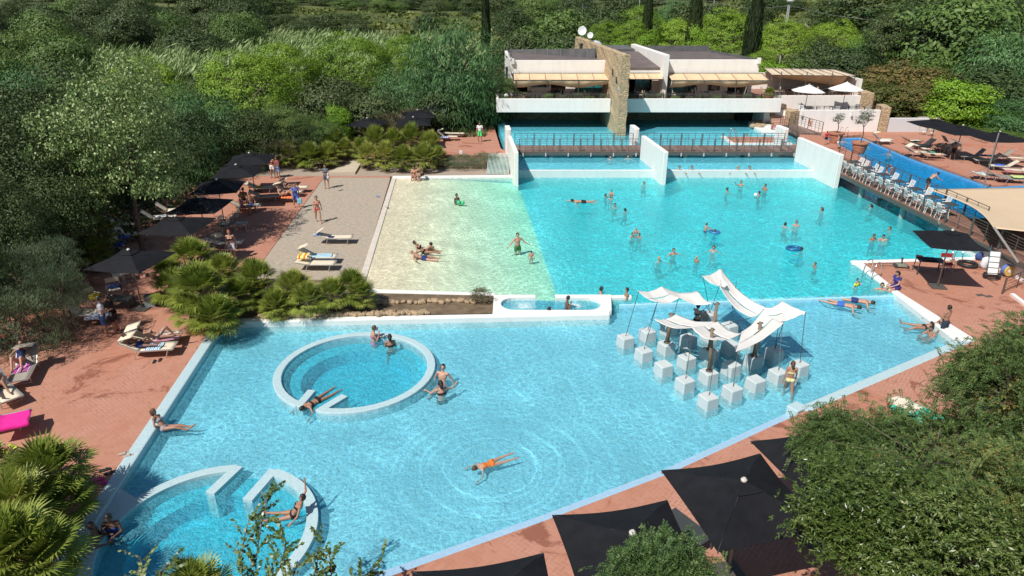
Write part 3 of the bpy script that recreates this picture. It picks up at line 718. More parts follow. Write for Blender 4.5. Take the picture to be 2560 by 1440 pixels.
def m_ground():
    m, n, b = newmat("meadow ground")
    p = pos(n)
    f = n.noise(p, 0.05, 6, 0.65)
    c = n.ramp(f, [(0.30, (0.055, 0.085, 0.022)), (0.50, (0.115, 0.150, 0.035)), (0.72, (0.22, 0.215, 0.085))])
    g = n.noise(p, 1.3, 5, 0.7)
    c = n.mix(n.ramp(g, [(0.35, 0.65), (0.65, 0.0)]), c, (0.035, 0.05, 0.016, 1))
    n.put(b.inputs['Base Color'], c); b.inputs['Roughness'].default_value = 0.98
    n.put(b.inputs['Normal'], n.bump(g, 1.0, 0.25))
    return m
M_GROUND = m_ground()

# water: clear skin with caustic light painted into its transparent colour, tinted by depth
def m_water(name, absorb, dens, scale=1.0, cau=0.75, rip=0.35, milk=0.2, mcol=(.2, .6, .7), rings=None, shelf=False, fcap=0.30):
    m, n, b = newmat(name); nt_ = m.node_tree
    nt_.nodes.remove(b)
    out = nt_.nodes["Material Output"]
    p = pos(n)
    warp = n.new("ShaderNodeTexNoise"); n.put(warp.inputs['Vector'], p); warp.inputs['Scale'].default_value = 1.1 * scale; warp.inputs['Detail'].default_value = 3
    off = n.vm('SCALE', n.vm('SUBTRACT', warp.outputs['Color'], (0.5, 0.5, 0.5)))
    nt_.nodes[off.node.name].inputs[3].default_value = 1.1 / scale
    q = n.vm('ADD', p, off)
    mp = n.new("ShaderNodeMapping"); n.put(mp.inputs['Vector'], q); mp.inputs['Scale'].default_value = (1.0, 1.35, 0.0)
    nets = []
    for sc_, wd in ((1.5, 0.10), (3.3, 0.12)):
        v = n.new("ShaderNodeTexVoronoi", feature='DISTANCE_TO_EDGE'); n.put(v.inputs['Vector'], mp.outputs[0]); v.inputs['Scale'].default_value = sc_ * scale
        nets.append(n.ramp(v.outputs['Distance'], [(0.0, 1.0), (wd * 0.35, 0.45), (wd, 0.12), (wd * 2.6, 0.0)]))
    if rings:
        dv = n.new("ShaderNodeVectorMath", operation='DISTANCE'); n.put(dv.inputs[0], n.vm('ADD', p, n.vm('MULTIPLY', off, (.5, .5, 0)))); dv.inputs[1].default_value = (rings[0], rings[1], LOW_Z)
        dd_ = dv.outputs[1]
        rg = n.ramp(n.m('FRACT', n.m('MULTIPLY', n.m('POWER', dd_, 0.8), 1.9)), [(0.0, 0.0), (0.42, 0.0), (0.5, 1.0), (0.58, 0.0)])  # bright arcs of light painted round the swimmer
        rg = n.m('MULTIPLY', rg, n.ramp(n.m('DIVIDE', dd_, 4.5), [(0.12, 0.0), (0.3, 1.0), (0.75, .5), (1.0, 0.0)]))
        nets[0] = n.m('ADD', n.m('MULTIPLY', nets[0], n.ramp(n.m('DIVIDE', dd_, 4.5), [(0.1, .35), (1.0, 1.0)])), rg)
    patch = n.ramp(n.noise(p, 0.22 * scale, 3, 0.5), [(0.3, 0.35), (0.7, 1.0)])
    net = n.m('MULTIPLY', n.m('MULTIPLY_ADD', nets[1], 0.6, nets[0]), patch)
    if shelf:      # painted net fades towards the beach, clearer over it
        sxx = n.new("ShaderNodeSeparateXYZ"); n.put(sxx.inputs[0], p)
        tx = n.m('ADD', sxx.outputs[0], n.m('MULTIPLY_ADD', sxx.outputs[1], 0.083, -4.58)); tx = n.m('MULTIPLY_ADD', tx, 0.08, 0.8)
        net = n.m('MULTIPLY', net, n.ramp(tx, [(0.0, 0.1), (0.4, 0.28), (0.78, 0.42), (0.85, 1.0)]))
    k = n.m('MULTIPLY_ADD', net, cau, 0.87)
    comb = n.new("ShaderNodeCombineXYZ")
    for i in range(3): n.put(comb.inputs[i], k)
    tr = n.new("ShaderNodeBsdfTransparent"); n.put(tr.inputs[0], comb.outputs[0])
    gl = n.new("ShaderNodeBsdfGlossy"); gl.inputs['Roughness'].default_value = 0.07
    h1 = n.noise(q, 2.2 * scale, 4, 0.6); h2 = n.noise(p, 6.5 * scale, 3, 0.6)
    h = n.m('MULTIPLY_ADD', h2, 0.35, h1)
    bp = n.bump(h, rip, 0.12)
    n.put(gl.inputs['Normal'], bp)
    fr = n.new("ShaderNodeFresnel"); fr.inputs[0].default_value = 1.33; n.put(fr.inputs['Normal'], bp)
    mx = n.new("ShaderNodeMixShader"); n.put(mx.inputs[0], n.m('MINIMUM', fr.outputs[0], fcap)); 
    df = n.new("ShaderNodeBsdfDiffuse"); df.inputs[0].default_value = c4(mcol); n.put(df.inputs['Normal'], n.bump(h, 1.0, 0.30))
    m0 = n.new("ShaderNodeMixShader"); m0.inputs[0].default_value = milk
    if shelf: n.put(m0.inputs[0], n.m('MULTIPLY', n.ramp(tx, [(0.0, 0.02), (0.35, 0.06), (0.77, 0.20), (0.85, 1.0)]), milk))
    n.put(m0.inputs[1], tr.outputs[0]); n.put(m0.inputs[2], df.outputs[0])
    n.put(mx.inputs[1], m0.outputs[0]); n.put(mx.inputs[2], gl.outputs[0])
    n.put(out.inputs['Surface'], mx.outputs[0])
    va = n.new("ShaderNodeVolumeAbsorption"); va.inputs['Color'].default_value = c4(absorb); va.inputs['Density'].default_value = dens
    n.put(out.inputs['Volume'], va.outputs[0])
    return m
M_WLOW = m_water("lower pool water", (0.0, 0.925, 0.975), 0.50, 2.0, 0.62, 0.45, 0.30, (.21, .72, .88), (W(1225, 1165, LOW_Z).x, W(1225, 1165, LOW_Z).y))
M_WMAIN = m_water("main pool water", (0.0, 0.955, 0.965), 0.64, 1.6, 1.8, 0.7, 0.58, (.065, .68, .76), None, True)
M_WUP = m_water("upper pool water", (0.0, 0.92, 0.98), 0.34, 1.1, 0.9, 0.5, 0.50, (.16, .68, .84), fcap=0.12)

# ------------------------------------------------------------------ terrain
def terr(x, y):
    """height of the open ground"""
    d = y
    z = -0.1
    if d > 150: z += (d - 150) * 0.045
    z += 1.2 * math.sin(x * 0.021 + 1) * math.sin(d * 0.017) * min(1, max(0, (d - 95) / 60))
    if x > 30: z += min(14, (x - 30) * 0.11) * min(1, max(0, (d - 60) / 60))
    if x < -24: z += min(3, (-24 - x) * 0.02)
    return z
def in_site(x, y):
    return -46 < x < 62 and -6 < y < 76
def build_ground():
    mb = MB()
    xs = sorted(set([-900, -600, -400, -300, -240, -200] + list(range(-170, 171, 6)) + [-45, 61] + [200, 240, 300, 400, 600, 900]))
    ys = sorted(set([-300, -150, -80, -40] + list(range(-20, 260, 6)) + [75] + list(range(270, 600, 30)) + [700, 900, 1300]))
    vs = []; fs = []
    for y in ys:
        for x in xs:
            z = terr(x, y)
            if in_site(x, y): z = -2.6
            vs.append((x, y, z))
    k = len(xs)
    for j in range(len(ys) - 1):
        for i in range(k - 1):
            a = j * k + i
            fs.append((a, a + 1, a + k + 1, a + k))
    mb.add(vs, fs)
    tag(mb.build("ground", M_GROUND, smooth=True), kind='structure')
build_ground()

# ------------------------------------------------------------------ plan of the pools (metres)
VX = Vector((-0.0791, 0.9969, 0)); UX = Vector((0.9969, 0.0791, 0))

low_poly = [(-12.40, 26.2), (-11.0, 10.5), (-9.5, 7.6), (-6.5, 10.95), (-2.33, 12.97), (1.1, 14.67), (4.84, 16.62), (9.93, 19.78), (18.3, 24.75), (18.11, 29.37), (4.6, 28.3), (4.3, 27.25)]
main_poly = [(-8.84, 50.6), (0.4, 51.1), (24.6, 51.1), (26.3, 55.0), (29.6, 66.0), (33.6, 66.3), (33.75, 57.4), (34.7, 48.2), (38.6, 48.35), (38, 34.5), (17.88, 33.4), (18.11, 29.4), (4.5, 28.35), (-7.15, 29.6)]
up_poly = [(0.5, 51.1), (0.3, 57.0), (-0.5, 60.0), (-1.6, 72.8), (25.0, 72.8), (25.3, 66.5), (27.0, 65.3), (26.5, 62.2), (21.0, 62.0), (24.6, 57.5), (24.4, 51.1)]

C1 = Vector((-5.96, 22.62)); R1 = 3.06
C2 = Vector((-8.15, 13.95)); R2 = 2.95
def circ(c, r, n=64): return [(c.x + r * math.cos(2 * math.pi * k / n), c.y + r * math.sin(2 * math.pi * k / n)) for k in range(n)]

# decks
def slab(name, poly, z1, m, z0=-1.5, holes=()):
    mb = MB(); mb.prism(poly, z0, z1, holes)
    return tag(mb.build(name, m), kind='structure')

slab("brick_deck", [(-48, 4), (-10.2, 4), (-9.6, 7.6), (-11.0, 10.5), (-12.55, 26.3), (-13.0, 30.9), (-14.35, 50.9), (-14.5, 51.4), (-46, 51.4)], 0.0, M_BRICK)
slab("gravel_court", [(-12.55, 30.9), (-7.45, 30.4), (-9.25, 50.75), (-9.3, 51.05), (-14.33, 51.05), (-12.98, 30.9)], -0.012, M_GRAVEL)
M_STRIP = m_gravel("sandy strip", (0.26, 0.20, 0.15), (0.50, 0.42, 0.34))
slab("sandy_strip", [(-46, 51.4), (-14.5, 51.43), (-9.3, 51.4), (0.15, 51.75), (0.05, 53.6), (-46, 55.6)], 0.004, M_STRIP)
slab("brick_band", [(-14.5, 51.06), (-9.3, 51.06), (-9.3, 51.41), (-14.5, 51.41)], 0.02, M_BRICK)
slab("garden_soil", [(-46, 55.6), (0.05, 53.6), (0.2, 56.9), (-12.0, 57.6), (-46, 58.6)], 0.12, M_SOIL)
slab("upper_brick_deck", [(-17.0, 57.6), (0.2, 56.95), (-1.0, 60.0), (-2.05, 72.9), (-10.5, 72.9), (-17.0, 64)], 0.30, M_BRICK)
slab("woodland_floor", [(-46, 58.6), (-17.02, 57.65), (-17.02, 64.02), (-10.52, 72.92), (-2.05, 72.95), (-2.1, 76), (-46, 76)], 0.18, M_SOIL)
slab("gate_deck", [(24.75, 56.0), (26.35, 55.2), (29.15, 65.05), (33.7, 66.4), (38, 63), (60, 56), (60, 70), (37, 72.0), (28, 69.5), (27.05, 66.2), (25.5, 66.6), (27.1, 65.4), (26.6, 62.1), (24.7, 62.1)], 0.22, M_BRICK)
slab("sun_deck", [(33.8, 66.2), (33.9, 57.5), (34.85, 48.35), (62, 47.2), (62, 55.9), (38, 63.4)], 0.10, M_BRICK)
slab("far_path", [(37, 72.0), (60, 70.02), (60, 56.02), (66, 56), (66, 76), (37, 76)], 0.12, M_CONC)
slab("side_brick_deck", [(17.95, 33.35), (40, 34.3), (40, 2), (-10.1, 2), (-9.6, 7.4), (-6.7, 10.6), (-2.45, 12.7), (1.0, 14.4), (4.75, 16.35), (9.85, 19.5), (18.55, 24.7), (18.3, 29.3)], 0.05, M_BRICK)
slab("planter_soil", [(-12.95, 26.5), (-0.86, 27.0), (-0.86, 29.1), (-7.3, 29.5), (-7.5, 30.85), (-12.95, 30.85)], 0.10, M_SOIL)

M_mosaic_deep = m_mosaic("turquoise pool mosaic", (0.05, 0.54, 0.68), (0.035, 0.47, 0.62), 8)
# pool floors
def disk_r(c, r): return circ(c, r)
mb = MB()
mb.prism(low_poly, -1.9, -0.47, [circ(C1, R1 - 0.2), circ(C2, R2 - 0.2)])
tag(mb.build("lower_pool_floor", M_LOWFLOOR), kind='structure')
for c, r, nm in ((C1, R1, "round_pool_floor"), (C2, R2, "round_pool_floor")):
    mb = MB(); n = 56
    mb.lathe([(0.01, -1.0), (r * 0.66, -1.0), (r * 0.68, -0.48), (r - 0.21, -0.46), (r - 0.19, -0.46), (r - 0.19, -1.8), (0.01, -1.8)], (c.x, c.y, 0), n, caps=False)
    o = mb.build(nm, M_mosaic_deep); tag(o, kind='structure')
mb = MB()
sandp = [(-8.9, 50.6), (0.45, 50.95), (0.45, 49.7), (2.2, 28.6), (-7.1, 29.7)]
def sand_z(x, y):
    # shelves away from the west edge
    wx = -7.2 - (y - 29.7) * 0.0785
    return 0.015 - max(0, (x - wx)) * 0.046
mb.grid(lambda u, v: (-8.9 + 1.85 * v + (9.35 - .06 * v) * u, 50.7 - 21.3 * v, -0.004 - 0.42 * u ** 1.55), 24, 8)
tag(mb.build("beach_floor", M_SAND), kind='structure')
mb = MB(); mb.prism([(0.45, 51.0), (0.45, 49.7), (2.2, 28.6), (4.5, 28.35), (18.1, 29.3), (17.95, 33.4), (26, 34), (24.2, 50.0), (24.2, 51.1)], -1.95, -1.0)
mb.grid(lambda u, v: (0.40 + 3.4 * u + (51.0 - (51.0 - 22.4 * v) ) * 0.083, 51.0 - 22.4 * v, -0.42 - 0.575 * u), 6, 8)
tag(mb.build("main_pool_floor", M_MAINFLOOR), kind='structure')
mb = MB(); mb.prism([(24.2, 51.1), (24.2, 50.0), (26, 34), (38, 34.4), (38.6, 48.35), (34.7, 48.2), (33.75, 57.4), (33.6, 66.3), (29.6, 66.0), (26.3, 55.0)], -2.3, -1.15)
tag(mb.build("deep_pool_floor", M_BLUEFLOOR), kind='structure')
mb = MB(); mb.prism(up_poly, -1.5, 0.08)
tag(mb.build("upper_pool_floor", M_MAINFLOOR), kind='structure')

# water bodies
def water(name, poly, z, m, z0):
    mb = MB(); mb.prism(poly, z0, z)
    return tag(mb.build(name, m), kind='structure')
def grow(poly, k):
    c = Vector((sum(p[0] for p in poly) / len(poly), sum(p[1] for p in poly) / len(poly)))
    return [(c.x + (p[0] - c.x) * k, c.y + (p[1] - c.y) * k) for p in poly]
water("lower_pool_water", [(-12.5, 26.3), (-11.2, 10.4), (-9.6, 7.3), (-6.5, 10.8), (-2.33, 12.82), (1.1, 14.55), (4.84, 16.5), (9.93, 19.65), (18.45, 24.75), (18.2, 29.30), (4.5, 28.22), (4.2, 27.1)], LOW_Z, M_WLOW, -2.1)
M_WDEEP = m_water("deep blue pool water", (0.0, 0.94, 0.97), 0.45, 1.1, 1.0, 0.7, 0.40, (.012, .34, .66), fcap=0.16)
water("deep_pool_water", [(24.62, 51.2), (26.2, 55.0), (29.5, 66.1), (33.7, 66.4), (33.85, 57.4), (34.8, 48.3), (38.6, 48.45), (38, 34.4), (26.4, 33.95), (25.0, 47.5)], MAIN_Z, M_WDEEP, -2.4)
water("main_pool_water", [(-9.0, 50.7), (0.4, 51.2), (24.6, 51.2), (24.98, 47.5), (26.38, 33.95), (17.95, 33.3), (18.2, 29.34), (4.5, 28.26), (-7.0, 29.6)], MAIN_Z, M_WMAIN, -2.4)
water("upper_pool_water", [(0.45, 51.3), (0.25, 57.0), (-0.55, 60.0), (-1.7, 72.9), (25.1, 72.9), (25.4, 66.5), (27.1, 65.3), (26.6, 62.1), (24.8, 62.0), (24.7, 57.5), (24.45, 51.3)], UP_Z, M_WUP, -1.7)
# ------------------------------------------------------------------ pool copings and walls
def one(name, mb, m, label, cat, group=None, bevel=0.0, smooth=False):
    xs = [v[0] for v in mb.v]; ys = [v[1] for v in mb.v]; zs = [v[2] for v in mb.v]
    loc = ((min(xs) + max(xs)) / 2, (min(ys) + max(ys)) / 2, min(zs))
    return tag(mb.build(name, m, bevel=bevel, smooth=smooth, loc=None), label, cat, group)

mb = MB(); mb.prism(thick_line([(-10.95, 10.2), (-11.35, 13.4), (-12.62, 26.75)], 0.42), -1.6, 0.03)
one("pool_coping", mb, M_COPING, "long pale mosaic coping between the brick deck with loungers and the shallow pool", "coping", bevel=0.05)
mb = MB(); mb.prism([(-12.5, 26.18), (4.32, 27.0), (4.32, 27.35), (-12.5, 26.62)], -1.6, 0.10)
one("pool_wall", mb, M_WHITECOP, "long low white wall below the palms and rocks, front edge of the planter", "pool wall", bevel=0.06)
mb = MB(); mb.prism(thick_line([(18.15, 29.36), (18.25, 24.9)], 0.42) and [(17.72, 33.15), (18.0, 33.6), (18.35, 33.38), (18.32, 29.4), (18.95, 24.55), (18.05, 24.55), (17.98, 29.25), (17.85, 33.0)], -1.6, 0.09)
one("pool_coping", mb, M_WHITECOP, "white rounded coping where the woman in the flowered wrap sits", "coping", bevel=0.05)
mb = MB(); mb.prism(thick_line([(17.8, 33.33), (21.6, 33.62), (25.3, 33.95)], 0.36), -1.6, 0.085)
one("pool_coping", mb, M_WHITECOP, "white coping behind the pool robot and the deck parasol", "coping", bevel=0.05)
mb = MB(); mb.prism(thick_line([(18.7, 24.75), (9.95, 19.66)], 0.40), -1.6, 0.06)
one("pool_coping", mb, M_COPING, "pale coping of the diagonal pool edge under the right brick deck", "coping", bevel=0.04)
mb = MB(); mb.prism(thick_line([(9.9, 19.62), (4.8, 16.46), (1.05, 14.50), (-2.4, 12.82), (-6.6, 10.8)], 0.70), -1.6, -0.16)
one("overflow_channel", mb, M_OUTLET, "blue grey tiled overflow channel running along the black parasols", "pool overflow")
mb = MB(); mb.box((9.75, 19.75, -0.05), (0.55, 0.45, 0.36), R(32))
one("skimmer_box", mb, M_COPING, "small pale block at the bend of the diagonal pool edge", "pool skimmer", bevel=0.04)
# beach side kerbs
mb = MB(); mb.prism(thick_line([(-7.28, 29.9), (-8.95, 50.9)], 0.34), -1.6, 0.05)
one("pool_kerb", mb, mat("worn pale kerb", (0.62, 0.56, 0.48), 0.8, var=0.12, world=True), "narrow pale kerb between the gravel court and the sandy shallows", "kerb", bevel=0.03)
mb = MB(); mb.prism([(-8.95, 50.62), (0.1, 50.95), (0.1, 51.4), (-9.12, 51.08)], -1.6, 0.12)
one("pool_coping", mb, M_WHITECOP, "white coping at the far end of the sandy shallows", "coping", bevel=0.05)
mb = MB(); mb.prism([(-7.25, 29.3), (-0.8, 28.95), (-0.8, 29.2), (-7.3, 29.72)], -1.6, 0.14)
one("pool_coping", mb, M_WHITECOP, "thin white coping between the sandy shallows and the rock edging", "coping", bevel=0.03)
mb = MB(); mb.box((-13.6, 44, 0), (0.01, 0.01, 0.01))
# spill edge between the two pools
mb = MB(); mb.prism([(4.9, 28.2), (18.1, 29.2), (18.1, 29.5), (4.9, 28.5)], -1.6, -0.03)
one("spill_edge", mb, M_LOWFLOOR, "thin straight spill edge across the pool between the upper basin and the shallow basin", "spill edge", bevel=0.03)

# bubble bath
def stadium(x0, x1, yc, r, n=12):
    pts = []
    for k in range(n + 1):
        a = -math.pi / 2 + math.pi * k / n
        pts.append((x1 - r + r * math.cos(a), yc + r * math.sin(a)))
    for k in range(n + 1):
        a = math.pi / 2 + math.pi * k / n
        pts.append((x0 + r + r * math.cos(a), yc + r * math.sin(a)))
    return pts
mb = MB()
inner = stadium(-0.50, 4.02, 27.98, 0.66)
# the rim: outer block with the bath cut out and a gap at the back
gx0, gx1 = 1.10, 2.0
st = [p for p in inner]
def arc_pts(cx, cy_, r, a0, a1, n=10): return [(cx + r * math.cos(a0 + (a1 - a0) * k / n), cy_ + r * math.sin(a0 + (a1 - a0) * k / n)) for k in range(n + 1)]
rim = [(-0.85, 27.05), (4.42, 27.3), (4.62, 28.97), (gx1, 28.97), (gx1, 28.64)]
rim += arc_pts(3.36, 27.98, 0.66, math.pi / 2, -math.pi / 2)
rim += arc_pts(0.16, 27.98, 0.66, -math.pi / 2, -3 * math.pi / 2)
rim += [(gx0, 28.64), (gx0, 28.95), (-0.85, 28.95)]
mb.prism(rim, -1.6, 0.16)
mb.prism([(4.58, 28.66), (5.55, 28.72), (5.55, 28.98), (4.62, 28.95)], -1.6, 0.13)
bb = one("bubble_bath", mb, M_WHITECOP, "white stadium shaped bubble bath rim with a gap, a boy standing inside", "bubble bath", bevel=0.07)
m_, n_, b_ = newmat("foaming water")
p_ = pos(n_)
tp = n_.new("ShaderNodeBsdfTransparent"); df = n_.new("ShaderNodeBsdfDiffuse"); df.inputs[0].default_value = (0.75, 0.9, 0.92, 1)
mxx = n_.new("ShaderNodeMixShader")
tco = n_.new("ShaderNodeTexCoord")
gr = n_.new("ShaderNodeTexGradient", gradient_type='SPHERICAL'); n_.put(gr.inputs[0], tco.outputs['Object'])
n_.put(mxx.inputs[0], n_.m('MULTIPLY', n_.ramp(gr.outputs['Fac'], [(0.0, 0.0), (0.7, 0.8)]), n_.ramp(n_.noise(p_, 6, 6, 0.7), [(0.35, 0.2), (0.6, 1.0)])))
n_.put(mxx.inputs[1], tp.outputs[0]); n_.put(mxx.inputs[2], df.outputs[0])
n_.put(m_.node_tree.nodes["Material Output"].inputs[0], mxx.outputs[0])
for (x, y, s) in ((0.55, 28.0, 0.62), (2.85, 28.05, 0.5)):
    mb = MB(); mb.grid(lambda u, v: (2 * u - 1, (2 * v - 1), 0.03 * math.sin(9 * u) * math.sin(8 * v)), 10, 10)
    o = mb.build("water_foam", m_, smooth=True); o.location = (x, y, 0.015); o.scale = (s, s * 0.85, 1)
    tag(o, kind='stuff')
mb = MB(); mb.prism([(-0.8, 27.2), (4.45, 27.3), (4.5, 28.9), (-0.8, 28.9)], -1.55, -0.62)
tag(mb.build("bubble_bath_floor", M_LOWFLOOR), kind='structure')
mb = MB(); mb.prism([(-0.80, 27.15), (4.40, 27.36), (4.50, 28.27), (4.45, 28.34), (-0.80, 28.85)], -1.5, MAIN_Z + 0.002)
tag(mb.build("bubble_bath_water", M_WUP), kind='structure')

# round pools: ring walls with return legs
def ring(c, r, a0, a1, leg0, leg1, n=44):
    pts = [(c.x + (r - 0.19) * math.cos(R(a0 + (a1 - a0) * k / n)), c.y + (r - 0.19) * math.sin(R(a0 + (a1 - a0) * k / n))) for k in range(n + 1)]
    if leg0: pts = [leg0] + pts
    if leg1: pts = pts + [leg1]
    return thick_line(pts, 0.31)
RZ = -0.06
mb = MB(); mb.prism(ring(C1, R1, 239.5, 239.5 - 342, None, None), -1.6, RZ)
def leg(mb, c, r, a, q):
    p = Vector((c.x + (r - 0.09) * math.cos(R(a)), c.y + (r - 0.09) * math.sin(R(a))))
    mb.prism(thick_line([p, q], 0.30), -1.6, RZ - 0.004)
leg(mb, C1, R1, 240.5, (-7.22, 21.1)); leg(mb, C1, R1, 256.5, (-5.95, 20.75))
one("round_pool_wall", mb, M_COPING, "full circle of low pale wall with a narrow mouth, in the middle of the shallow pool", "pool wall", "round pool walls", bevel=0.07)
mb = MB(); mb.prism(ring(C2, R2, 94, 240, None, None), -1.6, RZ)
mb.prism(ring(C2, R2, 69, -120, None, None), -1.6, RZ)
leg(mb, C2, R2, 93, (-8.68, 15.6)); leg(mb, C2, R2, 70, (-7.5, 15.3))
mb.prism([(-11.5, 15.9), (-10.6, 15.3), (-10.75, 14.4), (-11.0, 12.6), (-11.4, 12.9)], -1.6, RZ + 0.004)
one("round_pool_wall", mb, M_COPING, "cut round pool wall meeting the brick deck beside the dwarf palms", "pool wall", "round pool walls", bevel=0.07)

# weir and dividing walls
mb = MB(); mb.prism([(0.3, 50.98), (24.75, 50.98), (24.75, 51.4), (0.3, 51.4)], -1.9, UP_Z - 0.015)
one("weir_wall", mb, M_POOLWALL, "low straight weir wall with water lapping over its top across the far end of the main pool", "weir")
def divider(pn, pf, wd, label):
    d = Vector((pf[0] - pn[0], pf[1] - pn[1])).normalized()
    mb = MB(); mb.prism(thick_line([pn, pf], wd), -1.9, 2.42)
    return one("divider_wall", mb, M_WHITE, label, "wall", "white divider walls of the big pool", bevel=0.035)
divider((0.32, 48.8), (-0.2, 54.9), 0.30, "white divider wall at the corner of the sandy shallows, nearest the slatted screen")
divider((11.1, 48.9), (10.52, 54.9), 0.34, "white divider wall standing mid pool in front of the footbridge")
divider((23.35, 48.0), (22.75, 54.2), 0.34, "white divider wall beside the start of the dining bridge")
for (a, b, lab) in (((-0.27, 57.7), (-0.42, 59.5), "short white wall end beyond the footbridge, by the upper brick deck"), ((10.55, 58.0), (10.4, 59.8), "short white wall end beyond the footbridge, in front of the stone tower"), ((23.15, 58.0), (22.95, 59.6), "short white wall end beyond the footbridge, against the paddling platform")):
    mb = MB(); mb.prism(thick_line([a, b], 0.42), -1.5, 2.4)
    one("wall_block", mb, M_WHITE, lab, "wall", "short wall ends behind the footbridge", bevel=0.08)

# railing panels
def rail_panel(mb, p, q, h=1.0, bars=5, post=0.05, mids=2):
    p = Vector(p); q = Vector(q)
    up = Vector((0, 0, 1))
    for t in [k / (mids + 1) for k in range(mids + 2)]:
        a = p.lerp(q, t); wd = post if t in (0, 1) else post * 0.55
        mb.beam(a, a + up * h, wd, wd)
    for k in range(bars):
        zz = h - (h - 0.12) * k / (bars - 0.0)
        mb.beam(p + up * zz, q + up * zz, 0.035 if k == 0 else 0.016, 0.035 if k == 0 else 0.016)
def rail_run(parent, a, b, n, z, h=1.0, bars=5, gap=0.04, name="railing_panel", m=None, mids=2, zb=None):
    a = Vector((a[0], a[1], z)); b = Vector((b[0], b[1], z if zb is None else zb))
    for k in range(n):
        p = a.lerp(b, k / n); q = a.lerp(b, (k + 1) / n); d = (q - p).normalized() * gap
        mb = MB(); rail_panel(mb, p + d, q - d, h, bars, mids=mids)
        mb.build(name, m or M_STEEL, parent)

fb = thing("footbridge", "brown plank footbridge with steel railings crossing the pool in front of the stone tower", "footbridge", (0, 0, 0))
mb = MB(); mb.box((11.85, 56.35, 1.04), (23.9, 2.35, 0.10)); mb.build("deck", M_PLANK, fb)
mb = MB(); mb.box((11.85, 55.13, 0.93), (23.9, 0.12, 0.26)); mb.box((11.85, 57.57, 0.93), (23.9, 0.12, 0.26)); mb.build("beam", M_STEEL, fb)
for x in (3.2, 8.0, 14.2, 19.4):
    for y in (55.6, 57.1):
        mb = MB(); mb.tube([(x, y, -0.8), (x, y, 0.96)], 0.16, 12); mb.build("column", mat("concrete column", (0.42, 0.42, 0.41), 0.8), fb, smooth=False)
for k in range(13):
    x = 0.9 + k * 1.83
    mb = MB(); mb.beam((x, 55.02, 0.98), (x, 55.02, 0.72), 0.09, 0.12); mb.build("bracket", mat("light bracket", (0.5, 0.5, 0.5), 0.5), fb)
rail_run(fb, (0.55, 55.2), (10.55, 55.2), 6, 1.09); rail_run(fb, (11.0, 55.2), (23.6, 55.2), 7, 1.09)
rail_run(fb, (0.2, 57.5), (10.2, 57.5), 6, 1.09); rail_run(fb, (10.75, 57.5), (22.9, 57.5), 7, 1.09)

# raised brick deck by the pots
gd = [W(1992, 352, 1.1), W(2000, 336, 1.1), W(2046, 338, 1.1), W(2100, 364, 1.1), W(2178, 404, 1.1), W(2098, 402, 1.1), W(2012, 381, 1.1)]
slab("raised_brick_deck", [(p.x, p.y) for p in gd], 1.1, M_BRICK)

db = thing("dining_bridge", "steel dining bridge lined with white plastic chairs beside the blue pool", "footbridge")
A0 = Vector((23.50, 49.2)); A1 = Vector((24.85, 28.2)); dd = (A1 - A0).normalized(); nn_ = Vector((-dd.y, dd.x)) if (-dd.y * 0 + dd.x) > 0 and Vector((-dd.y, dd.x)).x > 0 else Vector((dd.y, -dd.x))
if nn_.x < 0: nn_ = -nn_
TW = 2.1
def TP(s, t, z=1.12):
    """point on the dining bridge: s metres along, t across"""
    p = A0 + dd * s + nn_ * t
    return Vector((p.x, p.y, z))
mb = MB(); mb.beam(TP(-3.5, TW / 2, 1.04), TP(21, TW / 2, 1.04), TW + 0.1, 0.12); mb.build("deck", mat("bridge boards", (0.23, 0.12, 0.085), 0.8, var=0.25, scale=2, world=True), db)
for t in (0.0, TW):
    mb = MB(); mb.beam(TP(-1.2 if t == 0 else -3.2, t, 0.92), TP(21, t, 0.92), 0.12, 0.26); mb.build("beam", M_STEEL, db)
for s_, t in ((3.4, 0.45), (8.2, 0.45), (5.6, 1.7), (10.6, 1.7)):
    mb = MB(); mb.tube([TP(s_, t, -1.6), TP(s_, t, 0.85)], 0.19, 12); mb.build("column", mat("concrete column", (0.42, 0.42, 0.41), 0.8), db)
a = TP(0, 0.0); b = TP(21, 0.0); rail_run(db, a, b, 10, 1.12, 1.0, 6, 0.03, mids=1)
a = TP(-3.4, TW); b = TP(13, TW); rail_run(db, a, b, 9, 1.12, 1.0, 6, 0.03, mids=1)

# white wall below the terrace, and its side
mb = MB()
w0 = TP(11.9, 0.25, 0); w1 = TP(21.4, 0.25, 0)
mb.prism([(w0.x, w0.y), (w0.x + 1.9, w0.y + 0.6), (w1.x + 2.5, w1.y), (w1.x, w1.y)], -1.8, 0.86)
one("terrace_wall", mb, M_WHITE, "white wall under the shaded end of the dining bridge behind the deck parasol", "wall")
mb = MB(); mb.prism([(TP(11.7, TW, 0).x, TP(11.7, TW, 0).y), (TP(21, TW, 0).x, TP(21, TW, 0).y), (40, 27.5), (40, 38.6)], -1.8, 1.05)
tag(mb.build("terrace_floor", mat("terrace boards", (0.24, 0.12, 0.085), 0.8, var=0.2, scale=2, world=True)), kind='structure')

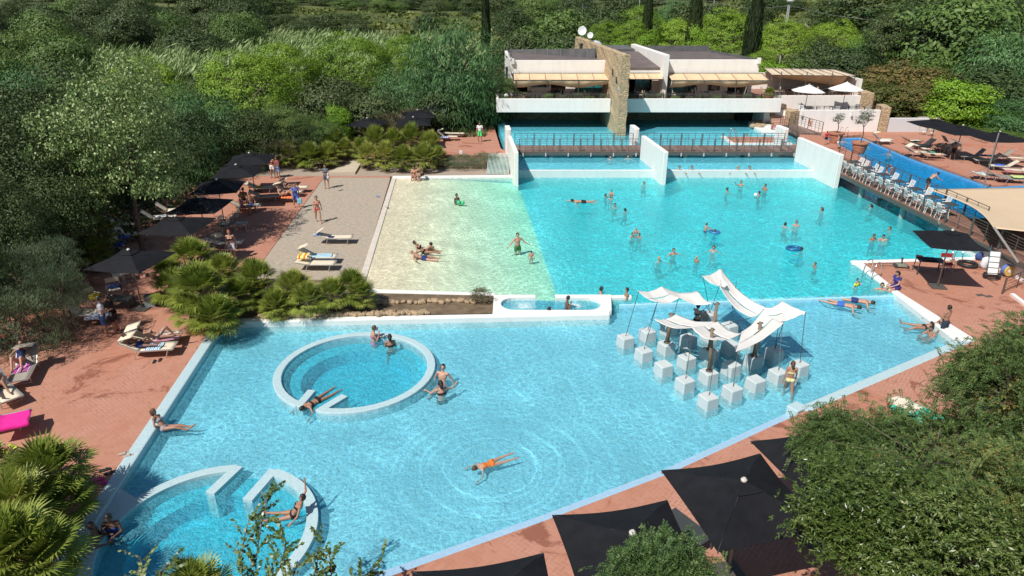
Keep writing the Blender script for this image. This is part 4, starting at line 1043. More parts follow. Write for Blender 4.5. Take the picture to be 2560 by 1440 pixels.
# paddling platform behind the footbridge
pl = [W(1812, 337, .8), W(1832, 353, .8), W(1965, 353, .8), W(1965, 337, .8)]
mb = MB(); mb.prism([(p.x, p.y) for p in pl], -0.8, 0.62); tag(mb.build("brick_platform", M_BRICK), kind='structure')
mb = MB(); mb.prism(thick_line([(pl[0].x - .1, pl[0].y + .2), (pl[1].x - .1, pl[1].y - .15), (pl[2].x + .5, pl[2].y - .15)], 0.36), -0.8, 0.68)
one("platform_coping", mb, M_WHITECOP, "white coping round the small brick platform behind the footbridge", "coping", bevel=0.05)
mb = MB(); g = [W(1871, 304, .8), W(1885, 318, .8), W(1905, 329, .8), W(1958, 331, .8), W(1962, 322, .8), W(1950, 303, .8)]
mb.prism([(p.x, p.y) for p in g], -0.8, 0.85)
one("rock_garden_wall", mb, M_POOLWALL, "low pale blue wall of the small rock garden where a child sits", "pool wall", bevel=0.08)
mb = MB()
for k in range(16):
    p = W(rnd.uniform(1880, 1925), rnd.uniform(305, 320), .85)
    mb.ell((p.x, p.y, 0.85), (rnd.uniform(.2, .45), rnd.uniform(.2, .4), rnd.uniform(.12, .28)), 7, 5)
tag(mb.build("garden_rocks", mat("tan rocks", (0.36, 0.27, 0.17), 0.9, var=0.3), smooth=False), kind='stuff')

# ------------------------------------------------------------------ the restaurant
bd = thing("restaurant", "white flat roofed restaurant with cream awnings above a long white balcony", "building", (4.5, 72, 0))
bd.location = (0, 0, 0)
def part(mb, name, m, parent=None, **k): return mb.build(name, m, parent or bd, **k)
# balcony
mb = MB(); mb.prism([(-1.5, 67.7), (9.55, 67.7), (9.5, 68.0), (-1.25, 68.0), (-1.45, 73.4), (-1.75, 73.4)], 2.14, 3.43)
part(mb, "balcony_parapet", M_WHITE, bevel=0.03)
mb = MB(); mb.prism([(10.72, 67.7), (26.1, 67.7), (26.1, 68.0), (10.72, 68.0)], 2.14, 3.43); part(mb, "balcony_parapet", M_WHITE, bevel=0.03)
mb = MB(); mb.box((12.3, 71.0, 2.62), (27.0, 6.0, 0.78)); part(mb, "terrace_slab", mat("terrace tile", (0.33, 0.17, 0.12), 0.8, world=True))
# grotto wall below
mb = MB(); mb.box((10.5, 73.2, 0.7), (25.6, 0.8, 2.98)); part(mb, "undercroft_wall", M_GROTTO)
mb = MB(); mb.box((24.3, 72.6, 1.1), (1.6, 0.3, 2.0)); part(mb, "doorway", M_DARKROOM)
mb = MB(); mb.prism([(25.1, 69.2), (26.9, 68.2), (26.9, 73), (25.1, 73)], -0.2, 2.2); part(mb, "side_wall", M_WHITE)
# rear facade
FZ0, FZ1 = 3.02, 5.35
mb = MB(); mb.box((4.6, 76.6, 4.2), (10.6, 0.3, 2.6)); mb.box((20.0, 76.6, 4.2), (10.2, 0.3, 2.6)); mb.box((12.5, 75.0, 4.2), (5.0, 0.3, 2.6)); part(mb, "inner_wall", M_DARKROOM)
def win(x0, x1, D, z0, z1, nx=1, m=None):
    mb = MB(); wd = x1 - x0
    for k in range(nx + 1):
        x = x0 + wd * k / nx; mb.box((x, D, (z0 + z1) / 2), (0.07, 0.10, z1 - z0))
    for z in (z0, z1): mb.box(((x0 + x1) / 2, D + 0.003, z), (wd, 0.09, 0.07))
    f = mb.build("window", mat("window frame grey", (0.16, 0.15, 0.14), 0.5), bd)
    mb = MB(); mb.box(((x0 + x1) / 2, D + 0.03, (z0 + z1) / 2), (wd, 0.02, z1 - z0)); mb.build("pane", m or M_GLASS, f)
M_TEAL = mat("teal reflecting glass", (0.01, 0.16, 0.17), 0.08, 0.0, var=0.5, scale=0.7, spec=0.9)
mb = MB()
mb.box((2.9, 71.9, 3.5), (1.9, 0.25, 0.95)); mb.box((1.75, 71.9, 4.2), (0.35, 0.245, 2.3)); mb.box((3.85, 71.9, 4.2), (0.2, 0.245, 2.3)); part(mb, "pier_wall", M_WHITE)
mb = MB(); mb.box((6.0, 72.4, 4.2), (1.0, 0.25, 2.3)); part(mb, "pier_wall", M_WHITE)
win(1.95, 3.75, 71.85, 3.98, 5.2, 3); win(6.5, 9.2, 72.2, 3.1, 5.3, 3, M_TEAL); win(4.0, 5.5, 73.6, 3.1, 5.3, 2)
mb = MB(); mb.box((20.4, 72.0, 4.2), (3.1, 0.25, 2.3)); part(mb, "pier_wall", M_WHITE)
mb = MB(); mb.box((24.2, 73.2, 4.2), (0.4, 2.6, 2.3)); part(mb, "pier_wall", M_WHITE)
win(15.9, 17.8, 71.9, 3.1, 5.3, 2, M_TEAL); win(18.0, 18.8, 72.4, 3.1, 5.3, 1)
win(11.0, 11.9, 71.9, 3.1, 5.2, 1, M_TEAL); win(12.6, 14.2, 72.3, 3.1, 5.2, 2)
mb = MB(); mb.box((14.55, 71.7, 4.1), (0.75, 0.2, 2.1)); part(mb, "pier_wall", mat("warm render", (0.62, 0.50, 0.40), 0.8))
# portrait poster on the right hand wall: a plain dark panel with a pale seated shape
mb = MB(); mb.box((20.55, 71.84, 4.35), (1.2, 0.04, 1.45)); po = part(mb, "poster", mat("dark poster print", (0.06, 0.06, 0.062), 0.6))
mb = MB(); mb.ell((20.62, 71.81, 4.72), (0.16, 0.02, 0.22), 10, 8); mb.prism([(20.3, 71.80), (20.95, 71.80), (20.95, 71.82), (20.3, 71.82)], 3.75, 4.35); mb.build("poster_figure", mat("grey poster figure", (0.28, 0.27, 0.26), 0.6), po)
# fascias and roofs
mb = MB(); mb.prism([(-0.15, 71.5), (9.45, 71.5), (9.45, 71.8), (0.1, 71.8), (-0.55, 83.0), (-0.85, 83.0)], 5.35, 6.62); part(mb, "fascia", M_WHITE, bevel=0.02)
mb = MB(); mb.prism([(0.1, 71.8), (9.5, 71.8), (8.4, 84.0), (-0.6, 84.0)], 5.4, 6.45); part(mb, "roof", M_ROOF)
mb = MB(); mb.prism([(-0.15, 71.8), (0.1, 71.8), (-0.6, 83.0), (-0.85, 83)], 3.0, 5.33); part(mb, "end_wall", M_WHITE)
mb = MB()
q0 = Vector((-0.75, 83.2, 0)); q1 = Vector((8.75, 75.6, 0)); n0 = (q1 - q0).normalized().cross(Vector((0, 0, 1))) * 0.12
vs = [q0 + Vector((0, 0, 6.45)), q1 + Vector((0, 0, 6.45)), q1 + Vector((0, 0, 7.42)), q0 + Vector((0, 0, 6.72))]
vs = vs + [v - n0 for v in vs]
mb.add(vs, [(0, 1, 2, 3), (7, 6, 5, 4), (0, 4, 5, 1), (1, 5, 6, 2), (2, 6, 7, 3), (3, 7, 4, 0)])
part(mb, "roof_parapet", M_PARAPET)
for k in range(7):
    mb = MB(); t = (k + 0.5) / 7; c = q0.lerp(q1, t); mb.box((c.x, c.y - 0.03, 6.5 + 0.12 * t + .2), (0.05, 0.12, 0.5 + 0.5 * t), math.atan2(q1.y - q0.y, q1.x - q0.x))
    part(mb, "parapet_joint", mat("pale joint", (0.30, 0.29, 0.28), 0.8))
# middle roof
mb = MB()
vs = [(10.5, 71.2, 5.95), (15.0, 71.2, 5.95), (14.3, 80.5, 6.75), (9.6, 80.5, 6.75)]
vs = [Vector(v) for v in vs]; vs2 = [v - Vector((0, 0, 0.22)) for v in vs]
mb.add(vs + vs2, [(0, 1, 2, 3), (7, 6, 5, 4), (0, 4, 5, 1), (1, 5, 6, 2), (2, 6, 7, 3), (3, 7, 4, 0)])
part(mb, "roof", M_ROOF)
mb = MB(); mb.box((12.8, 71.35, 5.56), (4.5, 0.25, 0.32)); part(mb, "fascia", M_WHITE)
mb = MB(); mb.box((11.6, 84, 6.2), (4.4, 6.0, 1.5)); part(mb, "rear_block", M_PARAPET)
mb = MB(); mb.lathe([(0.85, 6.9), (0.75, 7.3), (0.45, 7.58), (0.02, 7.68)], (9.7, 84, 0), 16); part(mb, "skylight_dome", mat("pale dome", (0.55, 0.58, 0.6), 0.25), smooth=True)
# white slab wall
mb = MB()
def slabwall(p, q, wd, z0, za, zb):
    L = thick_line([p, q], wd)   # left p, left q, right q, right p
    top = [za, zb, zb, za]
    vs = [(L[i][0], L[i][1], top[i]) for i in range(4)] + [(L[i][0], L[i][1], z0) for i in range(4)]
    return vs, [(3, 2, 1, 0), (4, 5, 6, 7), (0, 1, 5, 4), (1, 2, 6, 5), (2, 3, 7, 6), (3, 0, 4, 7)]
mb.add(*slabwall((15.15, 70.2), (14.1, 84.0), 0.55, 3.0, 7.25, 7.3)); part(mb, "slab_wall", M_WHITE, bevel=0.03)
mb = MB(); mb.prism([(15.45, 71.5), (24.75, 71.5), (24.75, 71.8), (15.45, 71.8)], 5.35, 6.68); part(mb, "fascia", M_WHITE, bevel=0.02)
mb = MB(); mb.prism([(15.4, 71.8), (24.7, 71.8), (23.6, 83.5), (14.5, 83.5)], 5.4, 6.5); part(mb, "roof", M_ROOF)
mb = MB(); mb.box((18.6, 83.5, 6.75), (8.4, 0.2, 0.75)); mb.prism(thick_line([(22.6, 83.5), (24.6, 72.2)], 0.14), 6.5, 6.72); part(mb, "roof_parapet", M_PARAPET)
# side dishes
o = MB(); o.box((0.05, 71.35, 6.55), (0.35, 0.3, 0.5)); part(o, "corner_cap", M_WHITE)
o = MB(); o.box((24.6, 71.35, 6.6), (0.3, 0.3, 0.55)); part(o, "corner_cap", M_WHITE)

# awnings
def awning(x0, x1, Db, zb, Df, zf, posts, val, label, grp="awnings over the balcony tables"):
    t = thing("awning", label, "awning", ((x0 + x1) / 2, Df, 3.05), 0, grp)
    ox, oy, oz = t.location
    L = lambda x, y, z: (x - ox, y - oy, z - oz)
    mb = MB(); mb.grid(lambda u, v: L(x0 + (x1 - x0) * u, Db + (Df - Db) * v, zb + (zf - zb) * v - 0.10 * math.sin(math.pi * v) * abs(math.sin(math.pi * u * 6))), 36, 6, 0.015)
    mb.build("cloth", M_AWN, t, smooth=True)
    if val:
        ps = sorted(posts)
        def dep(x):
            i = max([k for k, p in enumerate(ps) if p <= x + 1e-6] + [0]); i = min(i, len(ps) - 2)
            a, b = ps[i], ps[i + 1]; f = (x - a) / (b - a)
            lo, hi = (1.0, 0.55) if i % 2 == 0 else (0.55, 1.0)
            return (lo + (hi - lo) * (f * f * (3 - 2 * f))) * val
        mb = MB(); mb.grid(lambda u, v: L(x0 + (x1 - x0) * u, Df + 0.05 + 0.35 * v * v + 0.05 * math.sin(u * 40) * v, zf - 0.02 - dep(x0 + (x1 - x0) * u) * v), 60, 8, 0.012)
        mb.build("hanging_cloth", M_AWN, t, smooth=True)
    mb = MB()
    mb.tube([L(x0, Df, zf + .03), L(x1, Df, zf + .03)], 0.03, 6); mb.tube([L(x0, Db, zb + .03), L(x1, Db, zb + .03)], 0.03, 6)
    n = max(3, int((x1 - x0) / 1.5))
    for k in range(n + 1):
        x = x0 + (x1 - x0) * k / n; mb.tube([L(x, Db, zb + .04), L(x, Df, zf + .04)], 0.025, 6)
    mb.build("frame", M_STEEL, t)
    for x in posts:
        mb = MB(); mb.tube([L(x, Df, zf), L(x, Df, 3.03)], 0.035, 6); mb.build("post", M_STEEL, t)
    return t
awning(0.15, 9.6, 71.3, 5.38, 69.1, 4.98, (0.4, 3.45, 6.5, 9.5), 0.72, "cream awning with scalloped hanging cloth left of the stone tower")
awning(10.75, 14.9, 71.1, 5.42, 69.6, 5.0, (10.8, 14.8), 0.0, "small plain cream awning between the stone tower and the white slab wall")
awning(15.55, 25.1, 71.3, 5.38, 69.1, 4.95, (15.7, 18.8, 21.9, 25.0), 0.66, "cream awning right of the white slab wall, above the poster")

# balcony rail
br = thing("balcony_railing", "low steel railing along the top of the long white balcony", "railing")
rail_run(br, (-1.3, 67.9), (9.4, 67.9), 6, 3.43, 0.42, 3, 0.0, mids=1); rail_run(br, (10.9, 67.9), (26.0, 67.9), 8, 3.43, 0.42, 3, 0.0, mids=1)

# stone tower wall
tw = thing("stone_wall", "tall thick rubble stone wall rising from the pool through the restaurant", "stone wall")
mb = MB()
S0 = Vector((10.25, 64.3)); S1 = Vector((8.15, 90.0)); n = 26
L = thick_line([(S0.x, S0.y), (S1.x, S1.y)], 0.74)
# slightly uneven faces
sdv = (S1 - S0).normalized(); snv = Vector((-sdv.y, sdv.x))
def srf(s_, z, side):
    p = S0 + sdv * s_ + snv * side * 0.37
    wob = 0.035 * math.sin(s_ * 5.1 + z * 3.3 + side) + 0.03 * math.sin(z * 7.7 + s_ * 2)
    return Vector((p.x, p.y, z)) + Vector((snv.x, snv.y, 0)) * side * wob
zz = [-1.0 + 8.7 * k / 20 for k in range(21)]; ss = [0.0, 0.4, 0.9] + [1.5 + k for k in range(25)]
vs = []; fs = []
def gridf(fn, U, V, flip=False):
    o = len(vs)
    for u in U:
        for v in V: vs.append(fn(u, v))
    k = len(V)
    for i in range(len(U) - 1):
        for j in range(k - 1):
            a = o + i * k + j; f = (a, a + k, a + k + 1, a + 1)
            fs.append(tuple(reversed(f)) if flip else f)
gridf(lambda s_, z: srf(s_, z, 1), ss, zz); gridf(lambda s_, z: srf(s_, z, -1), ss, zz, True)
gridf(lambda t, z: srf(0, z, 1).lerp(srf(0, z, -1), t) - Vector((sdv.x, sdv.y, 0)) * (0.06 * math.sin(z * 6 + t * 5)), [0, .5, 1], zz, True)
gridf(lambda t, z: srf(ss[-1], z, 1).lerp(srf(ss[-1], z, -1), t), [0, 1], zz)
gridf(lambda t, s_: srf(s_, 7.7, 1).lerp(srf(s_, 7.7, -1), t) + Vector((0, 0, 0.04 * math.sin(s_ * 3))), [0, .5, 1], ss, True)
mb.add(vs, fs); mb.build("masonry", M_STONE, tw, smooth=False)
for (s_, z) in ((3.4, 5.9), (1.6, 5.4)):
    p = S0 + sdv * s_ + snv * 0.40
    if snv.x > 0: p = S0 + sdv * s_ - snv * 0.40
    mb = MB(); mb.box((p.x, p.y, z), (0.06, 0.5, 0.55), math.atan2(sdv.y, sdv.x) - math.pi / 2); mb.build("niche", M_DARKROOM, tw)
mb = MB(); mb.box((9.82, 64.9, 4.75), (0.12, 0.35, 0.3)); mb.build("lamp_box", mat("grey lamp", (0.5, 0.52, 0.55), 0.4), tw)

# aerials
an = thing("antenna_mast", "thin roof aerial mast at the back end of the stone wall", "aerial", (8.35, 87.5, 7.7))
mb = MB(); mb.tube([(0, 0, 0), (0, 0, 3.8)], 0.035, 6); mb.build("mast", M_CHROME, an)
mb = MB(); mb.tube([(-0.1, 0, 3.5), (0.9, 0, 3.35)], 0.03, 5); mb.tube([(0, 0, 3.8), (0.2, 0, 3.8)], 0.02, 5)
for k in range(5): mb.tube([(0.1 + .18 * k, -0.25, 3.47 - .03 * k), (0.1 + .18 * k, 0.25, 3.47 - .03 * k)], 0.012, 4)
mb.build("aerial_bars", M_CHROME, an)
def dish(loc, r, label):
    d = thing("satellite_dish", label, "satellite dish", loc)
    mb = MB(); pr = [(0.01, 0.0), (r * .5, 0.06 * r), (r * .85, .2 * r), (r, .3 * r), (r * .98, .33 * r), (r * .83, .24 * r), (r * .5, .1 * r), (0.01, 0.04 * r)]
    mb.lathe(pr, (0, 0, 0), 20, caps=False); M = Matrix.Rotation(R(78), 3, 'X') @ Matrix.Rotation(0, 3, 'Z')
    M = Matrix.Rotation(R(-20), 3, 'Z') @ Matrix.Rotation(R(78), 3, 'X')
    mb.v = [tuple(M @ Vector(v) + Vector((0, 0, r + .35))) for v in mb.v]
    mb.build("reflector", mat("white dish paint", (0.75, 0.76, 0.78), 0.4), d, smooth=True)
    mb = MB(); mb.tube([(0, .1, 0), (0, .1, r + .4)], 0.04, 6); mb.tube([(0, -.05, r + .1), (-.15, -r * 1.1, r + .3)], 0.02, 5); mb.build("arm", M_CHROME, d)
dish((8.35, 86.2, 7.7), 0.52, "large white satellite dish on top of the stone wall")
dish((8.75, 81.0, 7.7), 0.34, "small satellite dish halfway along the top of the stone wall")
mb = MB(); mb.tube([(7.6, 79.3, 6.4), (7.6, 79.3, 7.5)], 0.16, 10); mb.tube([(7.6, 79.3, 7.5), (7.6, 79.3, 7.66)], 0.22, 10)
one("flue_pipe", mb, mat("dark green flue", (0.03, 0.05, 0.04), 0.5), "dark flue pipe in front of the stone wall on the left roof", "flue")

# ------------------------------------------------------------------ terraces right of the restaurant
M_TWALL = M_WHITE
mb = MB(); mb.prism([(28.1, 68.0), (36.05, 68.0), (36.05, 68.35), (28.1, 68.35)], -0.5, 2.32)
bw = one("retaining_wall", mb, M_TWALL, "wide white retaining wall with three small wall lamps behind the potted olives", "wall", bevel=0.03)
for k, u in enumerate((2006, 2130, 2171)):
    p = WD(u, 287, 67.9)
    l = thing("wall_lamp", ["small white wall lamp nearest the gangway", "small white wall lamp, middle one of the retaining wall", "small white wall lamp beside the stone pillar"][k], "wall lamp", (p.x, 67.99, p.z), 0, "lamps on the white retaining wall")
    mb = MB(); mb.box((0, -0.08, 0.0), (0.14, 0.16, 0.2)); mb.box((0, -.03, .18), (.07, .06, .22)); mb.build("lamp_body", mat("white lamp", (0.7, 0.68, 0.62), 0.4), l)
    mb = MB(); mb.ell((0, -0.1, -.16), (0.10, 0.10, 0.12), 10, 6); mb.build("shade", mat("lamp shade grey", (0.35, 0.35, 0.33), 0.4), l, smooth=True)
mb = MB(); mb.prism([(26.95, 68.3), (36.6, 68.37), (36.8, 73.2), (27.3, 73.2)], -0.5, 1.62); tag(mb.build("lower_terrace", mat("terrace tile", (0.33, 0.17, 0.12), 0.8)), kind='structure')
mb = MB(); mb.prism([(26.6, 73.0), (36.3, 73.0), (36.3, 73.3), (26.6, 73.3)], 1.6, 2.98); one("terrace_wall", mb, M_TWALL, "white wall behind the two white parasols", "wall", bevel=0.02)
mb = MB(); mb.prism([(24.9, 73.3), (38.0, 73.3), (38.0, 84.0), (24.2, 84.0)], -0.5, 2.72); tag(mb.build("upper_terrace", mat("terrace tile", (0.33, 0.17, 0.12), 0.8)), kind='structure')
mb = MB(); mb.prism(thick_line([(24.9, 80.4), (29.0, 80.4), (34.5, 80.9), (36.3, 78.5), (36.6, 74.2)], 0.25), 2.6, 4.5)
one("terrace_wall", mb, M_TWALL, "white wall at the back of the pergola terrace", "wall")
M_TWA = m_white("white painted bench", (0.7, 0.68, 0.64))
mb = MB(); mb.box((31.5, 79.8, 4.0), (4.6, 0.2, 0.5)); one("wall_shelf", mb, M_TWA, "long white ledge on the back wall under the pergola cloth", "ledge")
mb = MB()
for (x, y) in ((36.35, 68.2), (37.0, 68.2)): pass
mb.prism([(36.05, 67.75), (36.85, 67.75), (37.3, 70.0), (36.5, 70.0)], -0.4, 2.6); one("stone_pillar", mb, M_STONE, "rough stone pillar at the right end of the wide white retaining wall", "pillar")
mb = MB(); mb.prism([(36.3, 72.7), (37.5, 72.7), (37.8, 75.2), (36.6, 75.2)], -0.4, 3.25); one("stone_pillar", mb, M_STONE, "rough stone pillar beside the right white parasol, at the end of the upper terrace wall", "pillar")
mb = MB(); mb.prism([(26.95, 67.3), (28.12, 68.0), (28.12, 68.4), (27.0, 71.2), (26.4, 71.2)], -0.4, 2.25); one("stone_flank", mb, M_STONE, "curved stone flank wall beside the brick steps", "stone wall")
mb = MB(); mb.prism([(36.9, 67.9), (40.9, 67.9), (40.9, 68.25), (36.9, 68.25)], -0.4, 1.55); one("garden_wall", mb, m_white("grey white render", (0.62, 0.64, 0.66)), "low white wall with dark drip lines below the flowering bushes", "wall", bevel=0.03)
st = thing("garden_steps", "pale stone steps at the end of the low white wall behind the black parasols", "steps", (42.2, 68.4, 0.1))
for k in range(5):
    mb = MB(); mb.box((0, k * 0.4, 0.13 + k * 0.24), (2.3, 0.45, 0.24)); mb.build("step", mat("step stone", (0.42, 0.33, 0.26), 0.9), st)
st = thing("terrace_steps", "brick steps rising between the balcony end and the stone flank", "steps", (25.8, 66.4, 0.5))
for k in range(7):
    mb = MB(); mb.box((0.25 + .04 * k, k * 0.42, 0.1 + k * 0.2), (1.5, 0.46, 0.2)); mb.build("step", mat("step brick", (0.45, 0.27, 0.20), 0.9), st)
bx = MB(); bx.box((26.6, 69.2, 2.2), (0.9, 0.8, 1.0)); one("timber_planter", bx, mat("weathered timber", (0.17, 0.11, 0.08), 0.85, var=0.3), "brown timber planter beside the end of the white balcony", "planter")

# gangway with life ring
gw = thing("gangway", "short sloping metal gangway with railings and a life ring", "gangway")
g0, g1, g2, g3 = Vector((25.75, 66.4, 1.15)), Vector((25.9, 62.6, 1.12)), Vector((28.2, 62.6, 1.12)), Vector((27.3, 66.8, 1.15))
mb = MB(); mb.add([g0, g1, g2, g3] + [v - Vector((0, 0, 0.22)) for v in (g0, g1, g2, g3)], [(0, 1, 2, 3), (7, 6, 5, 4), (0, 4, 5, 1), (1, 5, 6, 2), (2, 6, 7, 3), (3, 7, 4, 0)])
mb.build("deck", M_PLANK, gw)
rail_run(gw, g0, g1, 2, 1.15, 0.95, 4, 0.0, mids=3); rail_run(gw, g3, g2, 2, 1.15, 0.95, 4, 0.0, mids=3)
def life_ring(loc, label, rz):
    t = thing("life_ring", label, "life ring", loc, rz, "orange life rings")
    mb = MB(); n = 28; pts = [(0.30 * math.cos(2 * math.pi * k / n), 0, 0.30 * math.sin(2 * math.pi * k / n)) for k in range(n + 1)]
    mb.tube(pts, 0.065, 8, cap=False); mb.build("ring", mat("faded orange plastic", (0.55, 0.16, 0.07), 0.5), t, smooth=True)
    for a in range(4):
        aa = math.pi / 4 + a * math.pi / 2
        mb = MB(); mb.tube([(0.30 * math.cos(aa - .15), 0, 0.30 * math.sin(aa - .15)), (0.30 * math.cos(aa + .15), 0, 0.30 * math.sin(aa + .15))], 0.07, 8); mb.build("band", mat("pale band", (0.7, 0.62, 0.55), 0.6), t)
life_ring((27.75, 64.35, 1.75), "orange life ring hanging on the gangway railing", R(75))
p = WD(2199, 419, 46.8); life_ring((TP(3.2, TW).x + .08, TP(3.2, TW).y, 1.78), "orange life ring hanging on the far rail of the dining bridge", R(90) + math.atan2(dd.y, dd.x) + R(90))

# pergola on the upper terrace
pg = thing("pergola", "steel pergola with cream cloth strips over the upper terrace", "pergola")
c0, c1, c2, c3 = WD(1908, 170, 81), WD(2085, 174, 81), WD(2140, 190, 74.5), WD(1928, 187, 74.5)
mb = MB(); mb.grid(lambda u, v: c0.lerp(c1, u).lerp(c3.lerp(c2, u), v) - Vector((0, 0, 0.12 * math.sin(math.pi * v) * abs(math.sin(u * math.pi * 7)))), 40, 6, 0.015)
mb.build("cloth", M_AWN2, pg, smooth=True)
mb = MB(); mb.grid(lambda u, v: c3.lerp(c2, 0.1 + 0.82 * u) + Vector((0, 0.3 + 1.4 * v, -0.05 - v * (0.3 + 1.0 * u))), 24, 6, 0.015)
mb.build("hanging_cloth", M_AWN, pg, smooth=True)
mb = MB()
for k in range(9):
    t = k / 8; mb.tube([c0.lerp(c1, t) + Vector((0, 0, .05)), c3.lerp(c2, t) + Vector((0, 0, .05))], 0.03, 5)
for a, b in ((c0, c1), (c3, c2)): mb.tube([a, b], 0.035, 5)
mb.build("frame", M_STEEL, pg)
for t in (0.12, 0.42, 0.72, 0.99):
    p = c3.lerp(c2, t); mb = MB(); mb.tube([p + Vector((0, 0, .35)), Vector((p.x, p.y, 2.7))], 0.05, 6); mb.build("post", M_STEEL, pg)
tr = thing("terrace_railing", "thin railing on top of the white retaining wall in front of the parasol tables", "railing")
rail_run(tr, (28.2, 68.15), (36.0, 68.15), 5, 2.32, 0.35, 2, 0.0, mids=1)
tr = thing("terrace_railing", "railing along the upper terrace in front of the pergola", "railing")
rail_run(tr, (26.8, 73.15), (36.2, 73.15), 5, 2.98, 0.35, 2, 0.0, mids=1)

# slatted screen by the near divider wall
sc = thing("slatted_screen", "slanting screen of pale green slats beside the white divider wall", "screen", (-1.0, 51.9, 0.0))
for k in range(17):
    x = -0.95 + k * 0.104
    mb = MB(); mb.beam((x, 0.0, 0.02), (x + 0.12, 2.3, 1.15), 0.05, 0.045); mb.build("slat", mat("pale green slat", (0.42, 0.56, 0.52), 0.6), sc)
mb = MB(); mb.beam((-0.95, 1.9, 0.9), (0.75, 1.9, 0.9), 0.05, 0.05); mb.build("cross_bar", M_STEEL, sc)

# portal frames of pale hill path and road behind

M_BLUEWALL = m_mosaic("sky blue pool lining", (0.10, 0.36, 0.66), (0.07, 0.30, 0.60), 8)
mb = MB(); mb.prism(thick_line([(26.9, 56.8), (29.2, 65.05), (33.2, 65.32), (33.27, 56.55), (34.18, 47.58), (38.6, 48.45)], 0.30), -2.3, 0.13)
one("pool_lining", mb, M_BLUEWALL, "bright blue tiled rim along the far side of the deep blue pool", "pool rim", bevel=0.03)
# ------------------------------------------------------------------ stone seats in the pool and the cloth canopy
M_BLOCK = m_white("pale block render", (0.56, 0.60, 0.60), (0.36, 0.48, 0.50))
B00, B04, B44, B40 = Vector((4.62, 24.62)), Vector((6.83, 20.2)), Vector((10.86, 22.45)), Vector((8.62, 26.8))
def bxy(r_, c):
    u = c / 4; v = r_ / 4
    a = B00.lerp(B04, u); b = B40.lerp(B44, u); return a.lerp(b, v)
proto = None
BT = {}
rows = ["near the round pool", "second from the round pool", "in the middle row", "second from the bikini girl", "beside the bikini girl"]
for r_ in range(5):
    for c in range(5):
        if (r_, c) in ((2, 0),): pass
        p = bxy(r_, c); zt = 0.26
        mb = MB()
        s0, s1 = 0.29, 0.26
        mb.box((0, 0, 0), (s0 * 2, s0 * 2, 0.94), taper=s1 / s0)
        # fine: one block, its own mesh only for the seat where a woman sits low
        if (r_, c) == (3, 0): zt = 0.02
        if proto is None:
            o = mb.build("stone_block", M_BLOCK, bevel=0.035); proto = o
        else:
            o = proto.copy(); col.objects.link(o)
        o.location = (p.x, p.y, zt - 0.47); ang = math.atan2((B04 - B00).y, (B04 - B00).x)
        o.rotation_euler = (0, 0, ang + (rnd.random() - .5) * .05)
        tag(o, "pale stone block in the row %s, %s" % (rows[r_], ["at its far end", "second from its far end", "at its centre", "second from its near end", "at its near end"][c]), "stone block", "stone blocks standing in the shallow pool")
        BT[(r_, c)] = Vector((p.x, p.y, zt))
M_SAIL = mat("white canopy cloth", (0.80, 0.77, 0.72), 0.8, var=0.05, scale=2, bump=0.08, bscale=5)
M_ROD = mat("dark rods", (0.10, 0.09, 0.085), 0.5, 0.5)
M_POST = mat("weathered timber post", (0.20, 0.15, 0.10), 0.85, var=0.3)
def sx(cx, cy_): return (1500 + cx / 3.5125, 650 + cy_ / 3.5125)
def sp(cx, cy_, D): return WD(*sx(cx, cy_), D)
# cloth corners: crop position and distance
a = sp(340, 275, 24.6); b = sp(550, 240, 25.6); c_ = sp(505, 368, 24.0); d = sp(690, 325, 24.9); e = sp(865, 280, 26.2); f = sp(975, 375, 24.6)
g = sp(905, 145, 25.8); h = sp(1060, 85, 27.0); i_ = sp(1200, 180, 26.3); j = sp(1050, 225, 25.2); k_ = sp(1440, 420, 24.8); l_ = sp(1345, 500, 24.0); m__ = sp(1600, 370, 24.6); n__ = sp(1620, 525, 22.9); o__ = sp(1805, 457, 22.6)
p_ = sp(490, 520, 23.0); q_ = sp(660, 480, 24.0); r__ = sp(820, 590, 22.2); s__ = sp(1020, 535, 23.6); t_ = sp(1230, 650, 22.4); u_ = sp(1030, 700, 21.3); v_ = sp(1195, 795, 20.6)
def ribbon(t, A, B, C_, D_, sag=0.35, slit=True, name="cloth_panel"):
    A, B = A + (A - B) * .07, B + (B - A) * .07; D_, C_ = D_ + (D_ - C_) * .07, C_ + (C_ - D_) * .07
    """panel between the edge A-B and the edge D_-C_; hangs between them and is slit in the middle"""
    bands = ((0.0, 0.47), (0.53, 1.0)) if slit else ((0, 1),)
    for (w0, w1) in bands:
        mb = MB()
        def fn(u, v):
            ww = w0 + (w1 - w0) * v
            if slit and ww > 0.3 and w0 == 0: ww += 0.03 * (1 - math.sin(math.pi * u) ** 0.7)
            if slit and ww < 0.7 and w0 > 0: ww -= 0.03 * (1 - math.sin(math.pi * u) ** 0.7)
            p = A.lerp(B, ww).lerp(D_.lerp(C_, ww), u)
            edge = math.sin(math.pi * ww)
            return p - Vector((0, 0, sag * .78 * math.sin(math.pi * u) * (0.75 + 0.25 * edge) + 0.10 * edge * (1 - math.sin(math.pi * u)) + .006 * math.sin(u * 17 + ww * 5)))
        mb.grid(fn, 28, 8, 0.012); mb.build(name, M_SAIL, t, smooth=True)
def canopy(label, panels, rods):
    t = thing("sail_canopy", label, "canopy", (0, 0, 0), 0, "white sail canopies over the stone seats")
    for P_ in panels: ribbon(t, *P_)
    for (top, bl) in rods:
        mb = MB(); mb.tube([BT[bl], top], 0.012, 5); mb.build("rod", M_ROD, t)
    return t
canopy("small wavy white cloth canopy next to the bubble bath", [(a, c_, d, b, 0.22), (b, d, f, e, 0.30, False)],
       [(a, (0, 0)), (c_, (1, 0)), (c_, (0, 1)), (d, (1, 1)), (f, (3, 0)), (e, (4, 0))])
